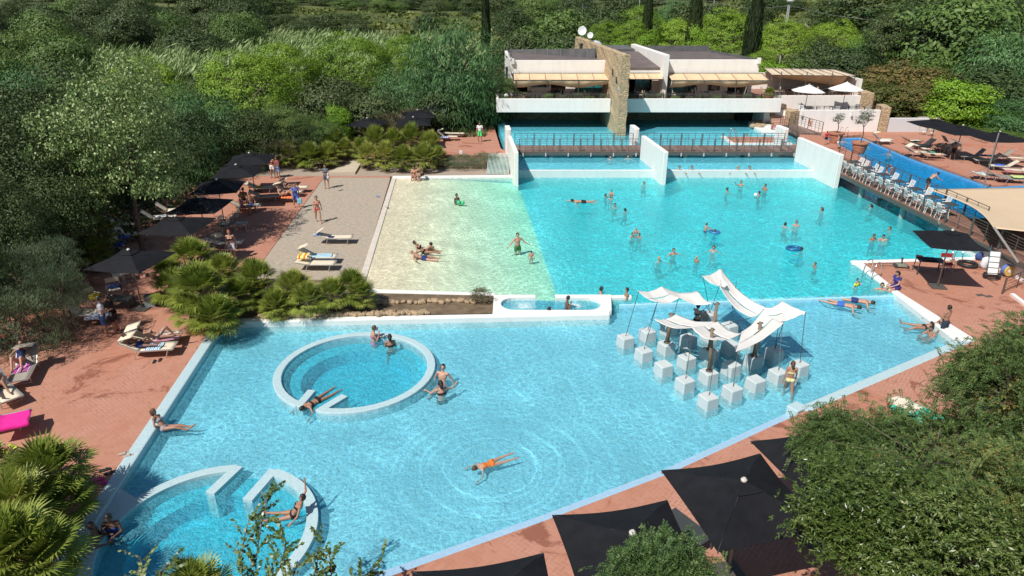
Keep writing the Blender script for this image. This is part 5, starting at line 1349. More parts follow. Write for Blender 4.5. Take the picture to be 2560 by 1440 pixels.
canopy("highest white cloth canopy, a long steep strip running down from its raised top", [(g, j, i_ .lerp(j, 0.55), h, 0.18, False), (h.lerp(j, 0.0), j, l_, k_, 0.42), (k_, k_.lerp(l_, .55) + Vector((.3, 0, -.1)), n__, m__, 0.25), (m__, n__, n__.lerp(o__, .9) - Vector((0, 0, .02)), o__, 0.06, False)],
       [(g, (4, 0)), (j, (4, 0)), (i_, (4, 1)), (m__, (4, 3)), (n__, (4, 3)), (o__, (4, 4)), (l_, (3, 1))])
canopy("front white cloth canopy of drooping slit panels above the nearest stone seats", [(q_, p_, r__, s__, 0.30), (s__, r__, u_, t_, 0.25), (t_.lerp(k_, .05), v_, n__ - Vector((.1, .1, .05)), k_ - Vector((0, .1, .06)), 0.30)],
       [(p_, (1, 2)), (r__, (0, 3)), (t_, (1, 4)), (u_, (0, 4)), (n__ - Vector((.1, .1, .05)), (3, 4)), (q_, (2, 1))])
for (bl, top, lab) in (((1, 1), sx(630, 465), "short leaning timber post on the stone seat under the small canopy"), ((2, 2), sx(1030, 372), "tall leaning timber post in the middle of the stone seats"), ((1, 3), sx(985, 600), "thick timber post under the front canopy"), ((3, 3), sx(1412, 545), "leaning timber post under the join of the two canopies")):
    q = BT[bl]; D = q.y + 0.05; tp_ = WD(top[0], top[1], D)
    pt = thing("timber_post", lab, "post", q, 0, "timber posts of the canopies")
    mb = MB(); mb.tube([(0, 0, -0.02), (tp_ - q) * 0.5 + Vector((.01, 0, 0)), tp_ - q], [0.085, 0.07, 0.06], 10); mb.build("pole", M_POST, pt, smooth=True)
    mb = MB(); mb.lathe([(0.13, 0.0), (0.13, 0.03), (0.09, 0.06)], (0, 0, 0), 12); mb.build("foot_plate", M_ROD, pt)
    mb = MB(); mb.tube([(tp_ - q) * 0.96 + Vector((-.12, 0, 0)), (tp_ - q) * 0.96 + Vector((.1, 0, .02))], 0.03, 6); mb.build("bracket", M_ROD, pt)

# ------------------------------------------------------------------ parasols
M_BLACKCLOTH = mat("black parasol cloth", (0.0095, 0.010, 0.013), 0.8, var=0.35, scale=2.5, bump=0.15, bscale=9, spec=0.25)
M_WHITECLOTH = mat("white parasol cloth", (0.78, 0.77, 0.73), 0.8, var=0.04)
M_POLE = mat("grey pole", (0.34, 0.31, 0.28), 0.45, 0.4)
M_SEAM = mat("pale seam", (0.16, 0.16, 0.17), 0.8)
def make_parasol(S, h, m, rise=0.45, label="", off=0.0, sag=0.09, n=4):
    t = thing("parasol", label, "parasol")
    mb = MB()
    cor = [Vector((S / 2 * sx_, S / 2 * sy_, h - rise)) for sx_, sy_ in ((-1, -1), (1, -1), (1, 1), (-1, 1))] if n == 4 else [Vector((S / 2 * math.cos(2 * math.pi * k / n), S / 2 * math.sin(2 * math.pi * k / n), h - rise)) for k in range(n)]
    tp = Vector((0, 0, h)); k0 = 0.16
    for q in range(n):
        A = cor[q]; B = cor[(q + 1) % n]
        def fn(u, v):
            r_ = k0 + (1 - k0) * v
            p = tp.lerp(A.lerp(B, u), r_)
            return p + Vector((0, 0, -sag * .78 * math.sin(math.pi * u) * r_ * 0.9 + 0.02 * math.sin(math.pi * v))) + ((-A.lerp(B, .5) + Vector((0, 0, h - rise))) * 0.045 * math.sin(math.pi * u) * v)
        mb.grid(fn, 10, 10, 0.012)
    cn = mb.build("canopy", m, t, smooth=False)
    mb = MB()
    for q in range(n):
        A = cor[q]; B = cor[(q + 1) % n]
        mb.grid(lambda u, v: tp.lerp(A.lerp(B, u), 0.24 * v) + Vector((0, 0, 0.045 - 0.02 * math.sin(math.pi * u) * v)), 4, 3, 0.008)
    mb.build("vent_cap", m, cn)
    mb = MB(); mb.lathe([(0.07, h + 0.04), (0.075, h + 0.08), (0.04, h + 0.12)], (0, 0, 0), 12); mb.build("finial", mat("pale finial", (0.55, 0.52, 0.47), 0.5), t)
    for q in range(n):
        mb = MB(); mb.tube([(0, 0, h - 0.05), cor[q] * 0.99 - Vector((0, 0, 0.035))], 0.014, 5); mb.build("rib", M_STEEL, t)
    if m is M_BLACKCLOTH:
        for q in range(n):
            mb = MB(); mb.tube([tp.lerp(cor[q], 0.2) + Vector((0, 0, .008)), cor[q] + Vector((0, 0, .006))], 0.009, 4); mb.build("seam", M_SEAM, t)
    mb = MB(); mb.tube([(0, 0, 0.03), (0, 0, h)], 0.032, 10); mb.build("pole", M_POLE, t, smooth=True)
    mb = MB(); mb.box((0, 0, 0.03), (0.75, 0.75, 0.05)); mb.tube([(0, 0, .05), (0, 0, .35)], 0.05, 10); mb.build("base", M_STEEL, t)
    return t
par3 = None
def parasol(kind, a, b, z, ground, label, group, S=None, ang=None):
    """a, b: photo pixels of two opposite canopy corners at height z"""
    global par3
    A = W(a[0], a[1], z); B = W(b[0], b[1], z); c = (A + B) / 2
    dg = (B - A); S_ = S or dg.length / math.sqrt(2); rz = (math.atan2(dg.y, dg.x) - R(45)) if ang is None else R(ang)
    if par3 is None:
        par3 = make_parasol(2.75, 2.75, M_BLACKCLOTH, 0.45, label); o = par3
        o.location = (c.x, c.y, ground); o.rotation_euler = (0, 0, rz)
    else:
        o = dup(par3, (c.x, c.y, ground), rz, label)
    k = S_ / 2.75; o.scale = (k, k, (z - ground) / 2.30)
    tag(o, label, "parasol", group)
    return o
GL = "black parasols along the left deck"
parasol(0, (207, 675), (440, 630), 2.3, 0, "nearest black parasol of the left row, beside the dark low table", GL)
parasol(0, (339, 586), (541, 545), 2.3, 0, "second black parasol in the left row, above yellow and blue towels", GL)
parasol(0, (412, 534), (584, 499), 2.3, 0, "third black parasol in the left row, with a tree shadow on one half", GL)
parasol(0, (472, 487), (614, 453), 2.3, 0, "fourth black parasol in the left row, fully in tree shade", GL)
parasol(0, (523, 446), (658, 417), 2.3, 0, "fifth black parasol in the left row, dappled beside the pair standing at the court", GL)
parasol(0, (562, 414), (685, 388), 2.3, 0, "last black parasol of the left row, touching the grey bushes", GL, S=2.9)
GU = "black parasols on the upper brick deck"
parasol(0, (861, 316), (974, 303), 2.5, .3, "black parasol standing alone over two sunbathers behind the palms", GU)
parasol(0, (980, 317), (1084, 297), 2.5, .3, "nearest of the clustered black parasols behind the palms", GU, S=3.0)
parasol(0, (996, 297), (1090, 280), 2.5, .3, "middle one of the clustered black parasols behind the palms", GU, S=3.0)
parasol(0, (1040, 280), (1125, 268), 2.5, .3, "rearmost of the clustered black parasols, against the feathery tree", GU, S=3.1)
GR = "black parasols on the far sun deck"
parasol(0, (2284, 302), (2395, 322), 2.4, .1, "black parasol beside the stone steps, above two chairs", GR, S=3.2, ang=2)
parasol(0, (2350, 318), (2462, 340), 2.4, .1, "middle black parasol of the sun deck row, over the sitting woman", GR, S=3.2, ang=2)
parasol(0, (2440, 335), (2555, 356), 2.4, .1, "outermost black parasol of the sun deck row", GR, S=3.2, ang=2)
parasol(0, (2281, 577), (2476, 629), 2.4, .05, "black parasol over the lifeguard table on the pool corner deck", "black parasols by the pool robot")
GB = "big black parasols along the overflow edge"
def sq(corner, nb, label, S=2.72):
    A = W(corner[0], corner[1], 2.4); B = W(nb[0], nb[1], 2.4); e_ = (B - A).normalized(); n_ = Vector((e_.y, -e_.x, 0))
    c = A + e_ * S / 2 + n_ * S / 2
    o = dup(par3, (c.x, c.y, 0.05), math.atan2(e_.y, e_.x), label, GB); o.scale = (S / 2.75, S / 2.75, 1.03)
    return o
sq((1652, 1178), (1893, 1137), "big black parasol between the dark lounger and the glossy leafed tree")
sq((1380, 1290), (1662, 1253), "big black parasol with feathery leaves over its lower corner")
sq((1030, 1432), (1358, 1385), "big black parasol cut by the bottom edge of the picture")
sq((1875, 1105), (2080, 1065), "big black parasol half hidden by the feathery tree beside the pool bend")
sq((2300, 1050), (2500, 1030), "black parasol deep behind the feathery trees on the side deck")
wp = make_parasol(3.3, 2.75, M_WHITECLOTH, 0.62, "white parasol nearest the gangway on the lower terrace", sag=0.04, n=8)
tag(wp, group="white parasols on the lower terrace")
p = W(2015, 272, 1.62); wp.location = (WD(2013, 262, 70.5).x, 70.5, 1.62); wp.rotation_euler = (0, R(2), R(10))
w2 = dup(wp, (WD(2108, 258, 70.6).x, 70.6, 1.62), R(20), "white parasol against the stone pillar on the lower terrace"); w2.scale = (1, 1, 1.08)

# ------------------------------------------------------------------ big cream shade sail over the bar terrace
sl = thing("shade_sail", "large cream shade sail stretched over the bar terrace beside the dining bridge", "shade sail")
P0 = WD(2318, 476, 41.5); P1 = WD(2620, 466, 44); P2 = WD(2640, 590, 31.0); P3 = WD(2485, 568, 32.0)
mb = MB()
def sfn(u, v):
    p = P0.lerp(P1, u).lerp(P3.lerp(P2, u), v)
    inn = math.sin(math.pi * v) * (1 - u) * 1.0
    return p + Vector((inn * 0.8, 0, -0.25 * math.sin(math.pi * u) * math.sin(math.pi * v) + .25 * (u - .5) * (v - .5)))
mb.grid(sfn, 24, 24, 0.015); mb.build("cloth", mat("cream sail cloth", (0.66, 0.50, 0.33), 0.85, var=0.04, scale=1.0), sl, smooth=True)
for (tp_, gr_) in ((P0, TP(8.8, -0.1, 1.1)), (P3, TP(18.6, -0.3, 1.1))):
    mb = MB(); mb.tube([tp_, gr_ if tp_ is not P0 else TP(12.4, -0.12, 1.0)], 0.06, 8); mb.build("strut", M_POLE, sl)
mst = WD(2478, 400, 46.2)
mb = MB(); mb.tube([(mst.x, mst.y, 0.1), (mst.x, mst.y, 4.3)], 0.045, 8); mb.build("mast", M_POLE, sl)
mb = MB(); mb.tube([P0, (mst.x, mst.y, P0.z + .35)], 0.012, 4); mb.build("cable", M_CHROME, sl)
# ------------------------------------------------------------------ vegetation
nr = np.random.RandomState(11)
def leaf_mat(name, cols, trans=0.14, rough=0.55, big=None, spec=0.35):
    m, n, b = newmat(name); nt_ = m.node_tree
    g = n.new("ShaderNodeNewGeometry"); oi = n.new("ShaderNodeObjectInfo")
    k = len(cols)
    stops = [((i + 0.5) / k, c) for i, c in enumerate(cols)]
    f = n.m('ADD', n.m('MULTIPLY', g.outputs['Random Per Island'], 0.50), n.m('MULTIPLY', oi.outputs['Random'], 0.32))
    f = n.m('ADD', f, n.m('MULTIPLY_ADD', n.noise(g.outputs['Position'], 0.9, 2), 0.34, -0.05))
    c = n.ramp(f, stops)
    n.put(b.inputs['Base Color'], c); b.inputs['Roughness'].default_value = rough; b.inputs['Specular IOR Level'].default_value = spec
    tl = n.new("ShaderNodeBsdfTranslucent"); n.put(tl.inputs[0], c)
    mx = n.new("ShaderNodeMixShader"); mx.inputs[0].default_value = trans
    n.put(mx.inputs[1], b.outputs[0]); n.put(mx.inputs[2], tl.outputs[0])
    n.put(nt_.nodes["Material Output"].inputs[0], mx.outputs[0])
    return m
L_DARK = leaf_mat("dark oak leaves", [(0.027, 0.052, 0.015), (0.043, 0.078, 0.021), (0.071, 0.111, 0.033), (0.115, 0.142, 0.048)])
L_MID = leaf_mat("mid green leaves", [(0.046, 0.089, 0.019), (0.076, 0.143, 0.029), (0.121, 0.2, 0.043), (0.182, 0.255, 0.067)])
L_PINE = leaf_mat("bright pine needles", [(0.074, 0.136, 0.014), (0.128, 0.233, 0.018), (0.211, 0.348, 0.026), (0.312, 0.444, 0.044)])
L_POPL = leaf_mat("silvery poplar leaves", [(0.065, 0.118, 0.034), (0.112, 0.193, 0.055), (0.187, 0.276, 0.086), (0.487, 0.569, 0.255)], 0.2, 0.4)
L_FEATH = leaf_mat("feathery blue green leaves", [(0.037, 0.1, 0.031), (0.065, 0.16, 0.048), (0.11, 0.229, 0.076), (0.246, 0.398, 0.167)])
L_LIME = leaf_mat("lime green leaves", [(0.075, 0.158, 0.008), (0.125, 0.249, 0.012), (0.188, 0.341, 0.02), (0.25, 0.407, 0.04)])
L_MIM = leaf_mat("olive brown flowering bush", [(0.058, 0.09, 0.019), (0.098, 0.123, 0.025), (0.143, 0.137, 0.036), (0.286, 0.177, 0.073)])
L_CYP = leaf_mat("cypress green", [(0.016, 0.03, 0.01), (0.029, 0.049, 0.015), (0.046, 0.068, 0.019)])
L_GREY = leaf_mat("grey green tamarisk", [(0.046, 0.075, 0.035), (0.075, 0.116, 0.057), (0.117, 0.164, 0.083), (0.182, 0.232, 0.125)])
L_REED = leaf_mat("pale reeds", [(0.092, 0.169, 0.044), (0.16, 0.258, 0.079), (0.254, 0.355, 0.129), (0.371, 0.461, 0.203)])
L_DRY = leaf_mat("dry grass bush", [(0.11, 0.105, 0.055), (0.18, 0.16, 0.09), (0.25, 0.215, 0.13), (0.09, 0.10, 0.045)])
L_PALM = leaf_mat("dwarf palm fans", [(0.09, 0.14, 0.025), (0.166, 0.226, 0.034), (0.267, 0.323, 0.053), (0.432, 0.432, 0.109)], 0.25, 0.4, spec=0.5)
L_PALMY = leaf_mat("yellowed palm fans", [(0.09, 0.10, 0.02), (0.20, 0.17, 0.03), (0.36, 0.26, 0.04)], 0.25, 0.45)
L_LOCUST = leaf_mat("locust leaflets", [(0.038, 0.082, 0.025), (0.069, 0.135, 0.038), (0.12, 0.199, 0.055), (0.196, 0.241, 0.074), (0.46, 0.291, 0.074)], 0.3, 0.5)
L_GLOSSY = leaf_mat("glossy laurel leaves", [(0.032, 0.06, 0.013), (0.065, 0.109, 0.021), (0.124, 0.178, 0.04), (0.339, 0.37, 0.167)], 0.15, 0.33)
L_OLIVE = leaf_mat("olive leaves", [(0.07, 0.09, 0.055), (0.12, 0.14, 0.09), (0.18, 0.20, 0.14)])
M_BARK = mat("grey brown bark", (0.13, 0.10, 0.075), 0.95, var=0.4, scale=6, bump=0.6, bscale=12)

def mesh_np(name, V, Fq, m, smooth=False):
    me = bpy.data.meshes.new(name)
    nv = len(V); nf = len(Fq); k = Fq.shape[1]
    me.vertices.add(nv); me.vertices.foreach_set('co', np.ascontiguousarray(V, dtype=np.float32).ravel())
    me.loops.add(nf * k); me.loops.foreach_set('vertex_index', np.ascontiguousarray(Fq, dtype=np.int32).ravel())
    me.polygons.add(nf); me.polygons.foreach_set('loop_start', np.arange(0, nf * k, k, dtype=np.int32))
    me.materials.append(m); me.update(calc_edges=True)
    return me
def unit(a): return a / np.maximum(1e-9, np.linalg.norm(a, axis=1, keepdims=True))
def leaves(C, Nrm, size, aspect, dirv=None):
    """diamond leaves at C with normals Nrm; dirv = long axis"""
    n = len(C)
    Nn = unit(Nrm)
    t = nr.normal(size=(n, 3)) if dirv is None else dirv + nr.normal(size=(n, 3)) * 0.25
    t = unit(t - Nn * (t * Nn).sum(1, keepdims=True)); b = np.cross(Nn, t)
    s = size[:, None] if np.ndim(size) else size
    a = t * s; c = b * s * aspect
    V = np.stack([C - a, C + c * 0.9 - a * 0.1, C + a, C - c * 0.9 - a * 0.1], 1).reshape(-1, 3)
    F = np.arange(n * 4, dtype=np.int32).reshape(-1, 4)
    return V, F
def sphere_pts(n):
    v = nr.normal(size=(n, 3)); return unit(v)
def crown_broad(name, m, K=75, M_=110, leaf=0.055, aspect=0.55, zlo=-0.75, lump=(0.20, 0.36), up=0.5, flat=1.0, spiky=False, droop=0.0, inner=0.55, jit=0.38):
    c = sphere_pts(K * 3); c = c[c[:, 2] > zlo][:K]
    rad = nr.uniform(inner, 0.86, size=(len(c), 1)); c = c * rad * np.array([1, 1, flat])
    c *= 1 + 0.10 * np.sin(c[:, :1] * 5 + c[:, 1:2] * 4)
    P, Nn, D = [], [], []
    for cc in c:
        r = nr.uniform(*lump); k = int(M_ * (r / lump[1]) ** 2) + 8
        d = sphere_pts(k); d[:, 2] = np.abs(d[:, 2]) * nr.uniform(0.5, 1.0, k) - (0.25 if not droop else 0.1)
        d = unit(d)
        rr = r * nr.uniform(0.72, 1.08, size=(k, 1)) * np.array([1.15, 1.15, 0.75])
        p = cc + d * rr
        if droop: p[:, 2] -= droop * (np.linalg.norm(d[:, :2], axis=1) ** 2) * r
        P.append(p); nn = d * 0.9 + unit(cc[None])[0] * 0.5 + np.array([0, 0, up * .6]) + nr.normal(size=(k, 3)) * jit
        Nn.append(nn); D.append(d)
    P = np.concatenate(P); Nn = np.concatenate(Nn); D = np.concatenate(D)
    sz = leaf * nr.uniform(0.6, 1.3, len(P))
    if spiky:
        dirs = unit(D * 0.8 + np.array([0, 0, 0.9])); side = np.cross(dirs, nr.normal(size=P.shape))
        V, F = leaves(P, side, sz, aspect, dirs)
    elif droop:
        dirs = unit(D * np.array([1, 1, 0.1]) + np.array([0, 0, -0.45])); V, F = leaves(P, Nn, sz, aspect, dirs)
    else:
        V, F = leaves(P, Nn, sz, aspect)
    return mesh_np(name, V, F, m)
def crown_pine(name, m, K=95, M_=150, leaf=0.05):
    # dome of upward tufts with an open underside
    c = sphere_pts(K * 2); c[:, 2] = np.abs(c[:, 2]); c = c[:K]
    c = c * nr.uniform(0.72, 0.92, size=(K, 1)) * np.array([1, 1, 0.72])
    c[:, 2] -= 0.18 * nr.rand(K)
    P, Nn, D = [], [], []
    for cc in c:
        r = nr.uniform(0.12, 0.22); k = int(M_ * (r / 0.22) ** 2)
        d = sphere_pts(k); d[:, 2] = np.abs(d[:, 2]) - 0.2; d = unit(d)
        P.append(cc + d * r * nr.uniform(0.55, 1.1, size=(k, 1))); D.append(unit(d + unit(cc[None])[0] * 0.7 + np.array([0, 0, .5])))
    P = np.concatenate(P); D = np.concatenate(D)
    V, F = leaves(P, np.cross(D, nr.normal(size=P.shape)), leaf * nr.uniform(0.6, 1.3, len(P)), 0.30, D)
    return mesh_np(name, V, F, m)
def crown_cyp(name, m, n=5200):
    z = nr.uniform(-1, 1, n); a = nr.uniform(0, 2 * np.pi, n)
    prof = np.clip(1 - np.abs((z + 0.25) / 1.25) ** 2.4, 0.03, 1) ** 0.8 * (0.82 + 0.18 * np.sin(a * 5 + z * 9))
    r = prof * nr.uniform(0.75, 1.05, n)
    P = np.stack([r * np.cos(a), r * np.sin(a), z], 1)
    D = unit(np.stack([np.cos(a) * .35, np.sin(a) * .35, np.ones(n)], 1))
    V, F = leaves(P, np.stack([np.cos(a), np.sin(a), np.zeros(n)], 1) + nr.normal(size=P.shape) * .5, 0.10 * nr.uniform(.5, 1.2, n), 0.45, D)
    V = V.copy()
    return mesh_np(name, V, F, m)

def trunk_mesh(name, n_limb=6, lean=0.05, seed=0, r0=0.035, zt=0.55):
    """unit tree: ground at z=0, crown centre around z=1"""
    rr = random.Random(seed); mb = MB()
    top = Vector((lean, lean * .5, zt))
    mb.tube([(0, 0, -0.05), (lean * .4, 0, zt * 0.5), top], [r0 * 1.25, r0, r0 * .8], 8)
    for k in range(n_limb):
        a = 2 * math.pi * (k + rr.random() * .5) / n_limb; L_ = rr.uniform(.35, .6)
        q = top + Vector((math.cos(a) * L_ * .4, math.sin(a) * L_ * .4, .25)); e_ = top + Vector((math.cos(a) * L_, math.sin(a) * L_, rr.uniform(.35, .65)))
        mb.tube([top - Vector((0, 0, .03)), q, e_], [r0 * .6, r0 * .4, r0 * .12], 5)
    me = bpy.data.meshes.new(name); me.from_pydata(mb.v, [], mb.f); me.materials.append(M_BARK); me.update()
    return me
TR = [trunk_mesh("trunk_a", 6, .04, 1), trunk_mesh("trunk_b", 7, -.06, 2), trunk_mesh("trunk_c", 5, .08, 3)]
CR = {
 'oak': [crown_broad("oak_crown_a", L_DARK, 85, 120, 0.040), crown_broad("oak_crown_b", L_DARK, 70, 120, 0.042, flat=0.85)],
 'mid': [crown_broad("mid_crown_a", L_MID, 85, 125, 0.040), crown_broad("mid_crown_b", L_MID, 75, 120, 0.042, flat=0.9)],
 'pine': [crown_broad("pine_crown_a", L_PINE, 230, 170, 0.019, 0.5, zlo=-.22, lump=(.09, .17), inner=.80, flat=.85, up=.8), crown_broad("pine_crown_b", L_PINE, 190, 170, 0.021, 0.5, zlo=-.3, lump=(.10, .19), inner=.78, flat=.8, up=.8)],
 'oakn': [crown_broad("dense_oak_crown", L_DARK, 170, 230, 0.020, lump=(.14, .26), inner=.45, jit=.7)], 'midn': [crown_broad("dense_mid_crown", L_MID, 170, 230, 0.020, lump=(.14, .26), inner=.45)],
 'feath': [crown_broad("feathery_crown", L_FEATH, 120, 210, 0.038, 0.22, lump=(0.18, 0.34), droop=0.5, inner=0.35)],
 'popl': [crown_broad("poplar_crown", L_POPL, 170, 260, 0.0175, 0.7, lump=(0.13, 0.24), inner=0.4, up=0.3, jit=.9)],
 'lime': [crown_broad("lime_crown", L_LIME, 80, 170, 0.036, 0.6, lump=(0.18, 0.32))],
 'mim': [crown_broad("flowering_crown", L_MIM, 120, 150, 0.032, 0.6, lump=(0.14, 0.26), up=0.9)],
 'grey': [crown_broad("tamarisk_crown", L_GREY, 95, 230, 0.034, 0.16, lump=(0.16, 0.30), spiky=True)],
 'dry': [crown_broad("dry_bush_crown", L_DRY, 70, 220, 0.06, 0.10, lump=(0.16, 0.30), spiky=True)],
 'cyp': [crown_cyp("cypress_crown", L_CYP)],
}
LABK = {'oakn': 'dark evergreen oak', 'midn': 'green leafy tree', 'oak': 'dark evergreen oak', 'mid': 'green leafy tree', 'pine': 'round domed bright green pine', 'feath': 'feathery blue green tree', 'popl': 'silvery poplar', 'lime': 'lime green tree', 'mim': 'flowering bush', 'grey': 'grey green tamarisk', 'dry': 'dry grassy bush', 'cyp': 'cypress'}
KNAME = {'oakn': 'oak_tree', 'midn': 'broadleaf_tree', 'oak': 'oak_tree', 'mid': 'broadleaf_tree', 'pine': 'pine_tree', 'feath': 'feathery_tree', 'popl': 'poplar_tree', 'lime': 'lime_green_tree', 'mim': 'flowering_bush', 'grey': 'tamarisk_bush', 'dry': 'dry_bush', 'cyp': 'cypress_tree'}
def tree(kind, x, y, zg, top, Rr, label, group=None, hc=None, seed=None, bush=False):
    """tree standing at x, y on ground zg whose crown top is at height top"""
    s_ = rnd.randrange(1000) if seed is None else seed
    if y < 62 and kind in ('oak', 'mid') and Rr > 1.5: kind += 'n'
    H_ = max(0.8, top - zg)
    t = thing(KNAME[kind], label, 'bush' if bush or kind in ('dry', 'grey') else 'tree', (x, y, zg), (s_ * 0.7) % 6.28, group)
    me = CR[kind][s_ % len(CR[kind])]
    c = bpy.data.objects.new('crown', me); col.objects.link(c); c.parent = t
    if kind == 'cyp':
        c.location = (0, 0, H_ * 0.53); c.scale = (Rr * .6, Rr * .6, H_ * 0.5)
    elif kind == 'pine':
        h2 = (hc or Rr * 1.1); c.location = (0, 0, H_ - h2 * 0.84); c.scale = (Rr, Rr, h2)
    else:
        h2 = hc or min(H_ * 0.62, Rr * 1.1); h2 = min(h2, H_ * 0.62); c.location = (0, 0, H_ - h2 * 0.95); c.scale = (Rr, Rr, h2)
    k = bpy.data.objects.new('trunk', TR[s_ % 3]); col.objects.link(k); k.parent = t
    kz = max(0.3, (H_ - (hc or Rr) * 0.6))
    k.scale = (Rr * 0.9, Rr * 0.9, min(kz, H_ * 0.8))
    if kind == 'cyp': k.scale = (Rr, Rr, H_ * 0.5)
    return t
def tp(kind, u, v, D, Rr, label, group=None, zg=None, hc=None, bush=False):
    """tree whose crown top shows at photo pixel u, v when it stands D metres away"""
    p = WD(u, v, D)
    g = terr(p.x, D) if zg is None else zg
    return tree(kind, p.x, D, g, p.z, Rr, label, group, hc, bush=bush)

# named trees and bushes the photo shows singly
tp('popl', 240, 128, 35.0, 3.7, "large silvery poplar with fluttering leaves above the left parasols", zg=0.1, hc=4.8)
tp('feath', 1130, 2, 70, 5.2, "tall feathery blue green tree between the pines and the restaurant", zg=0.2, hc=8.0)
tp('feath', 1010, 150, 72, 4.2, "lower feathery tree behind the clustered parasols", zg=0.2)
tp('feath', 470, 195, 53, 3.9, "feathery tree right of the silvery poplar", zg=0.2, hc=5)
tp('oak', 520, 290, 52, 2.6, "dark bush tree behind the fifth and sixth parasols", zg=0.2)
tp('feath', 470, 300, 50, 2.6, "low feathery branches drooping toward the row of left parasols", zg=0.2)
tp('pine', 340, 138, 66, 3.7, "round bright pine behind the top of the silvery poplar")
tp('pine', 600, 118, 62, 4.6, "broad bright pine with a spreading crown left of the car")
tp('pine', 700, 98, 70, 3.5, "bright pine behind the broad pine, against the reeds")
tp('pine', 865, 72, 75, 4.5, "tall bright domed pine in front of the reeds, centre of the wood edge", hc=5.5)
tp('pine', 1010, 80, 82, 3.5, "duller domed pine touching the tall feathery tree")
tp('oak', 850, 185, 66, 3.0, "dark oak under the tall bright domed pine", zg=0.1)
tp('oak', 930, 212, 64, 3.2, "grey green oak behind the dry bushes", zg=0.1)
tp('oak', 800, 200, 62.5, 2.6, "dark olive oak to the right of the parked car", zg=0.1)
tp('oak', 700, 258, 58, 2.6, "low evergreen left of the parked car", zg=0.1)
tp('mid', 700, 248, 56, 2.0, "yellow green shrub beside the stony lane", zg=0.1)
tp('oak', 640, 268, 55, 2.4, "dark shrub behind the grey bushes, left of the lane", zg=0.1)
tp('lime', 838, 252, 59, 1.3, "narrow yellow green shrub behind the lone parasol", zg=0.1, hc=2.4)
tp('mid', 770, 275, 58, 2.0, "mid green shrub in front of the parked car", zg=0.1)
tp('oak', 730, 288, 56, 2.2, "dark shrub right above the dwarf palms", zg=0.1)
tp('mid', 810, 290, 57, 1.6, "leafy shrub left of the lone parasol", zg=0.1)
tp('dry', 955, 265, 62, 2.6, "dry straw coloured bush behind the lone parasol", zg=0.1)
tp('dry', 1010, 262, 66, 2.0, "dry bush left of the rearmost clustered parasol", zg=0.1)
tp('dry', 680, 335, 54, 2.4, "greyish dry bush at the end of the left parasol row", zg=0.1)
tp('grey', 625, 350, 53, 2.0, "grey bush touching the last left parasol", zg=0.1)
tp('oak', 1160, 190, 72, 3.5, "dark oak under the feathery tree near the loungers", zg=0.2)
tp('oak', 1210, 150, 76, 3.6, "dark oak pressed against the left wall of the restaurant", zg=0.2)
tp('oak', 1240, 205, 72.5, 2.4, "dark shrub at the corner of the white balcony", zg=0.2)
tp('oak', 1100, 200, 68, 3.0, "dark tree right behind the clustered parasols", zg=0.2)
tp('cyp', 1213, -60, 112, 1.3, "slim dark cypress behind the feathery tree")
tp('cyp', 1626, -40, 108, 1.5, "dark cypress directly behind the stone wall")
tp('cyp', 1748, -50, 98, 1.9, "ivy covered cypress behind the white slab wall")
tp('cyp', 1898, -30, 94, 2.1, "leaning dark cypress behind the right roof")
for i, (u, v, D, r_, lab) in enumerate([
    (1400, 6, 120, 6.5, "dark green tree beside the aerial mast"), (1500, 10, 128, 6.0, "dark tree between the aerial and the pines"), (1330, 45, 110, 5.2, "dark tree right of the slim cypress"), (1420, 60, 100, 5.0, "leafy dark tree left of the satellite dish")]):
    tp('oak' if i % 2 else 'mid', u, v, D, r_, lab)
tp('oak', 1290, 70, 104, 4.5, "low dark tree behind the left roof parapet"); tp('mid', 1370, 95, 94, 4.2, "green bush rising behind the left roof")
for u, v, D, r_, lab in [(1600, 6, 135, 8.2, "largest domed pine behind the stone wall"), (1520, 45, 112, 4.8, "small domed pine right of the aerial"), (1585, 45, 108, 4.4, "domed pine behind the satellite dish"),
    (1700, 38, 112, 6.4, "domed pine between the two middle cypresses"), (1822, 12, 110, 7.6, "large domed pine behind the right roof"), (1968, 40, 105, 6.0, "domed pine right of the leaning cypress"),
    (2095, 42, 108, 6.6, "domed pine behind the pergola"), (2190, 72, 104, 4.4, "lighter pine beside the feathery upper right tree"), (1905, 120, 92, 3.6, "dull pine over the right roof corner")]:
    tp('pine', u, v, D, r_ * .68, lab, hc=r_ * .85)
tp('lime', 1560, 98, 92, 2.6, "bright climbing shrub behind the skylight"); tp('lime', 1620, 70, 99, 2.0, "yellow green ivy beside the middle cypress", hc=4); tp('lime', 1745, 50, 96, 1.8, "ivy clump climbing the cypress", hc=5)
for u, v, D, r_, k, lab in [(2065, 95, 92, 3.4, 'oak', "grey oak behind the pergola cloth"), (2140, 100, 90, 4.2, 'oak', "grey green oak above the right pergola end"), (1940, 145, 88, 2.6, 'lime', "yellow green hedge behind the pergola"),
    (1990, 135, 90, 2.8, 'mid', "olive shrub behind the pergola"), (2215, 60, 98, 4.6, 'feath', "feathery tree right of the pines"), (2300, 110, 92, 4.5, 'oak', "greyish tree above the flowering bushes"),
    (2210, -60, 150, 11.0, 'oak', "huge dark tree at the top of the slope"), (2420, -40, 92, 8.5, 'mid', "very tall green poplar like tree at the upper right"), (2545, 40, 80, 6.0, 'feath', "feathery tree at the upper right edge"),
    (2360, 130, 84, 4.0, 'mid', "thin leafed tree left of the tall green tree"), (2500, 160, 74, 5.0, 'oak', "dark tree behind the sun deck parasols"), (2570, 230, 68, 4.6, 'feath', "dark feathery tree at the right edge")]:
    tp(k, u, v, D, r_, lab, hc=r_ * 1.1 if k != 'lime' else None)
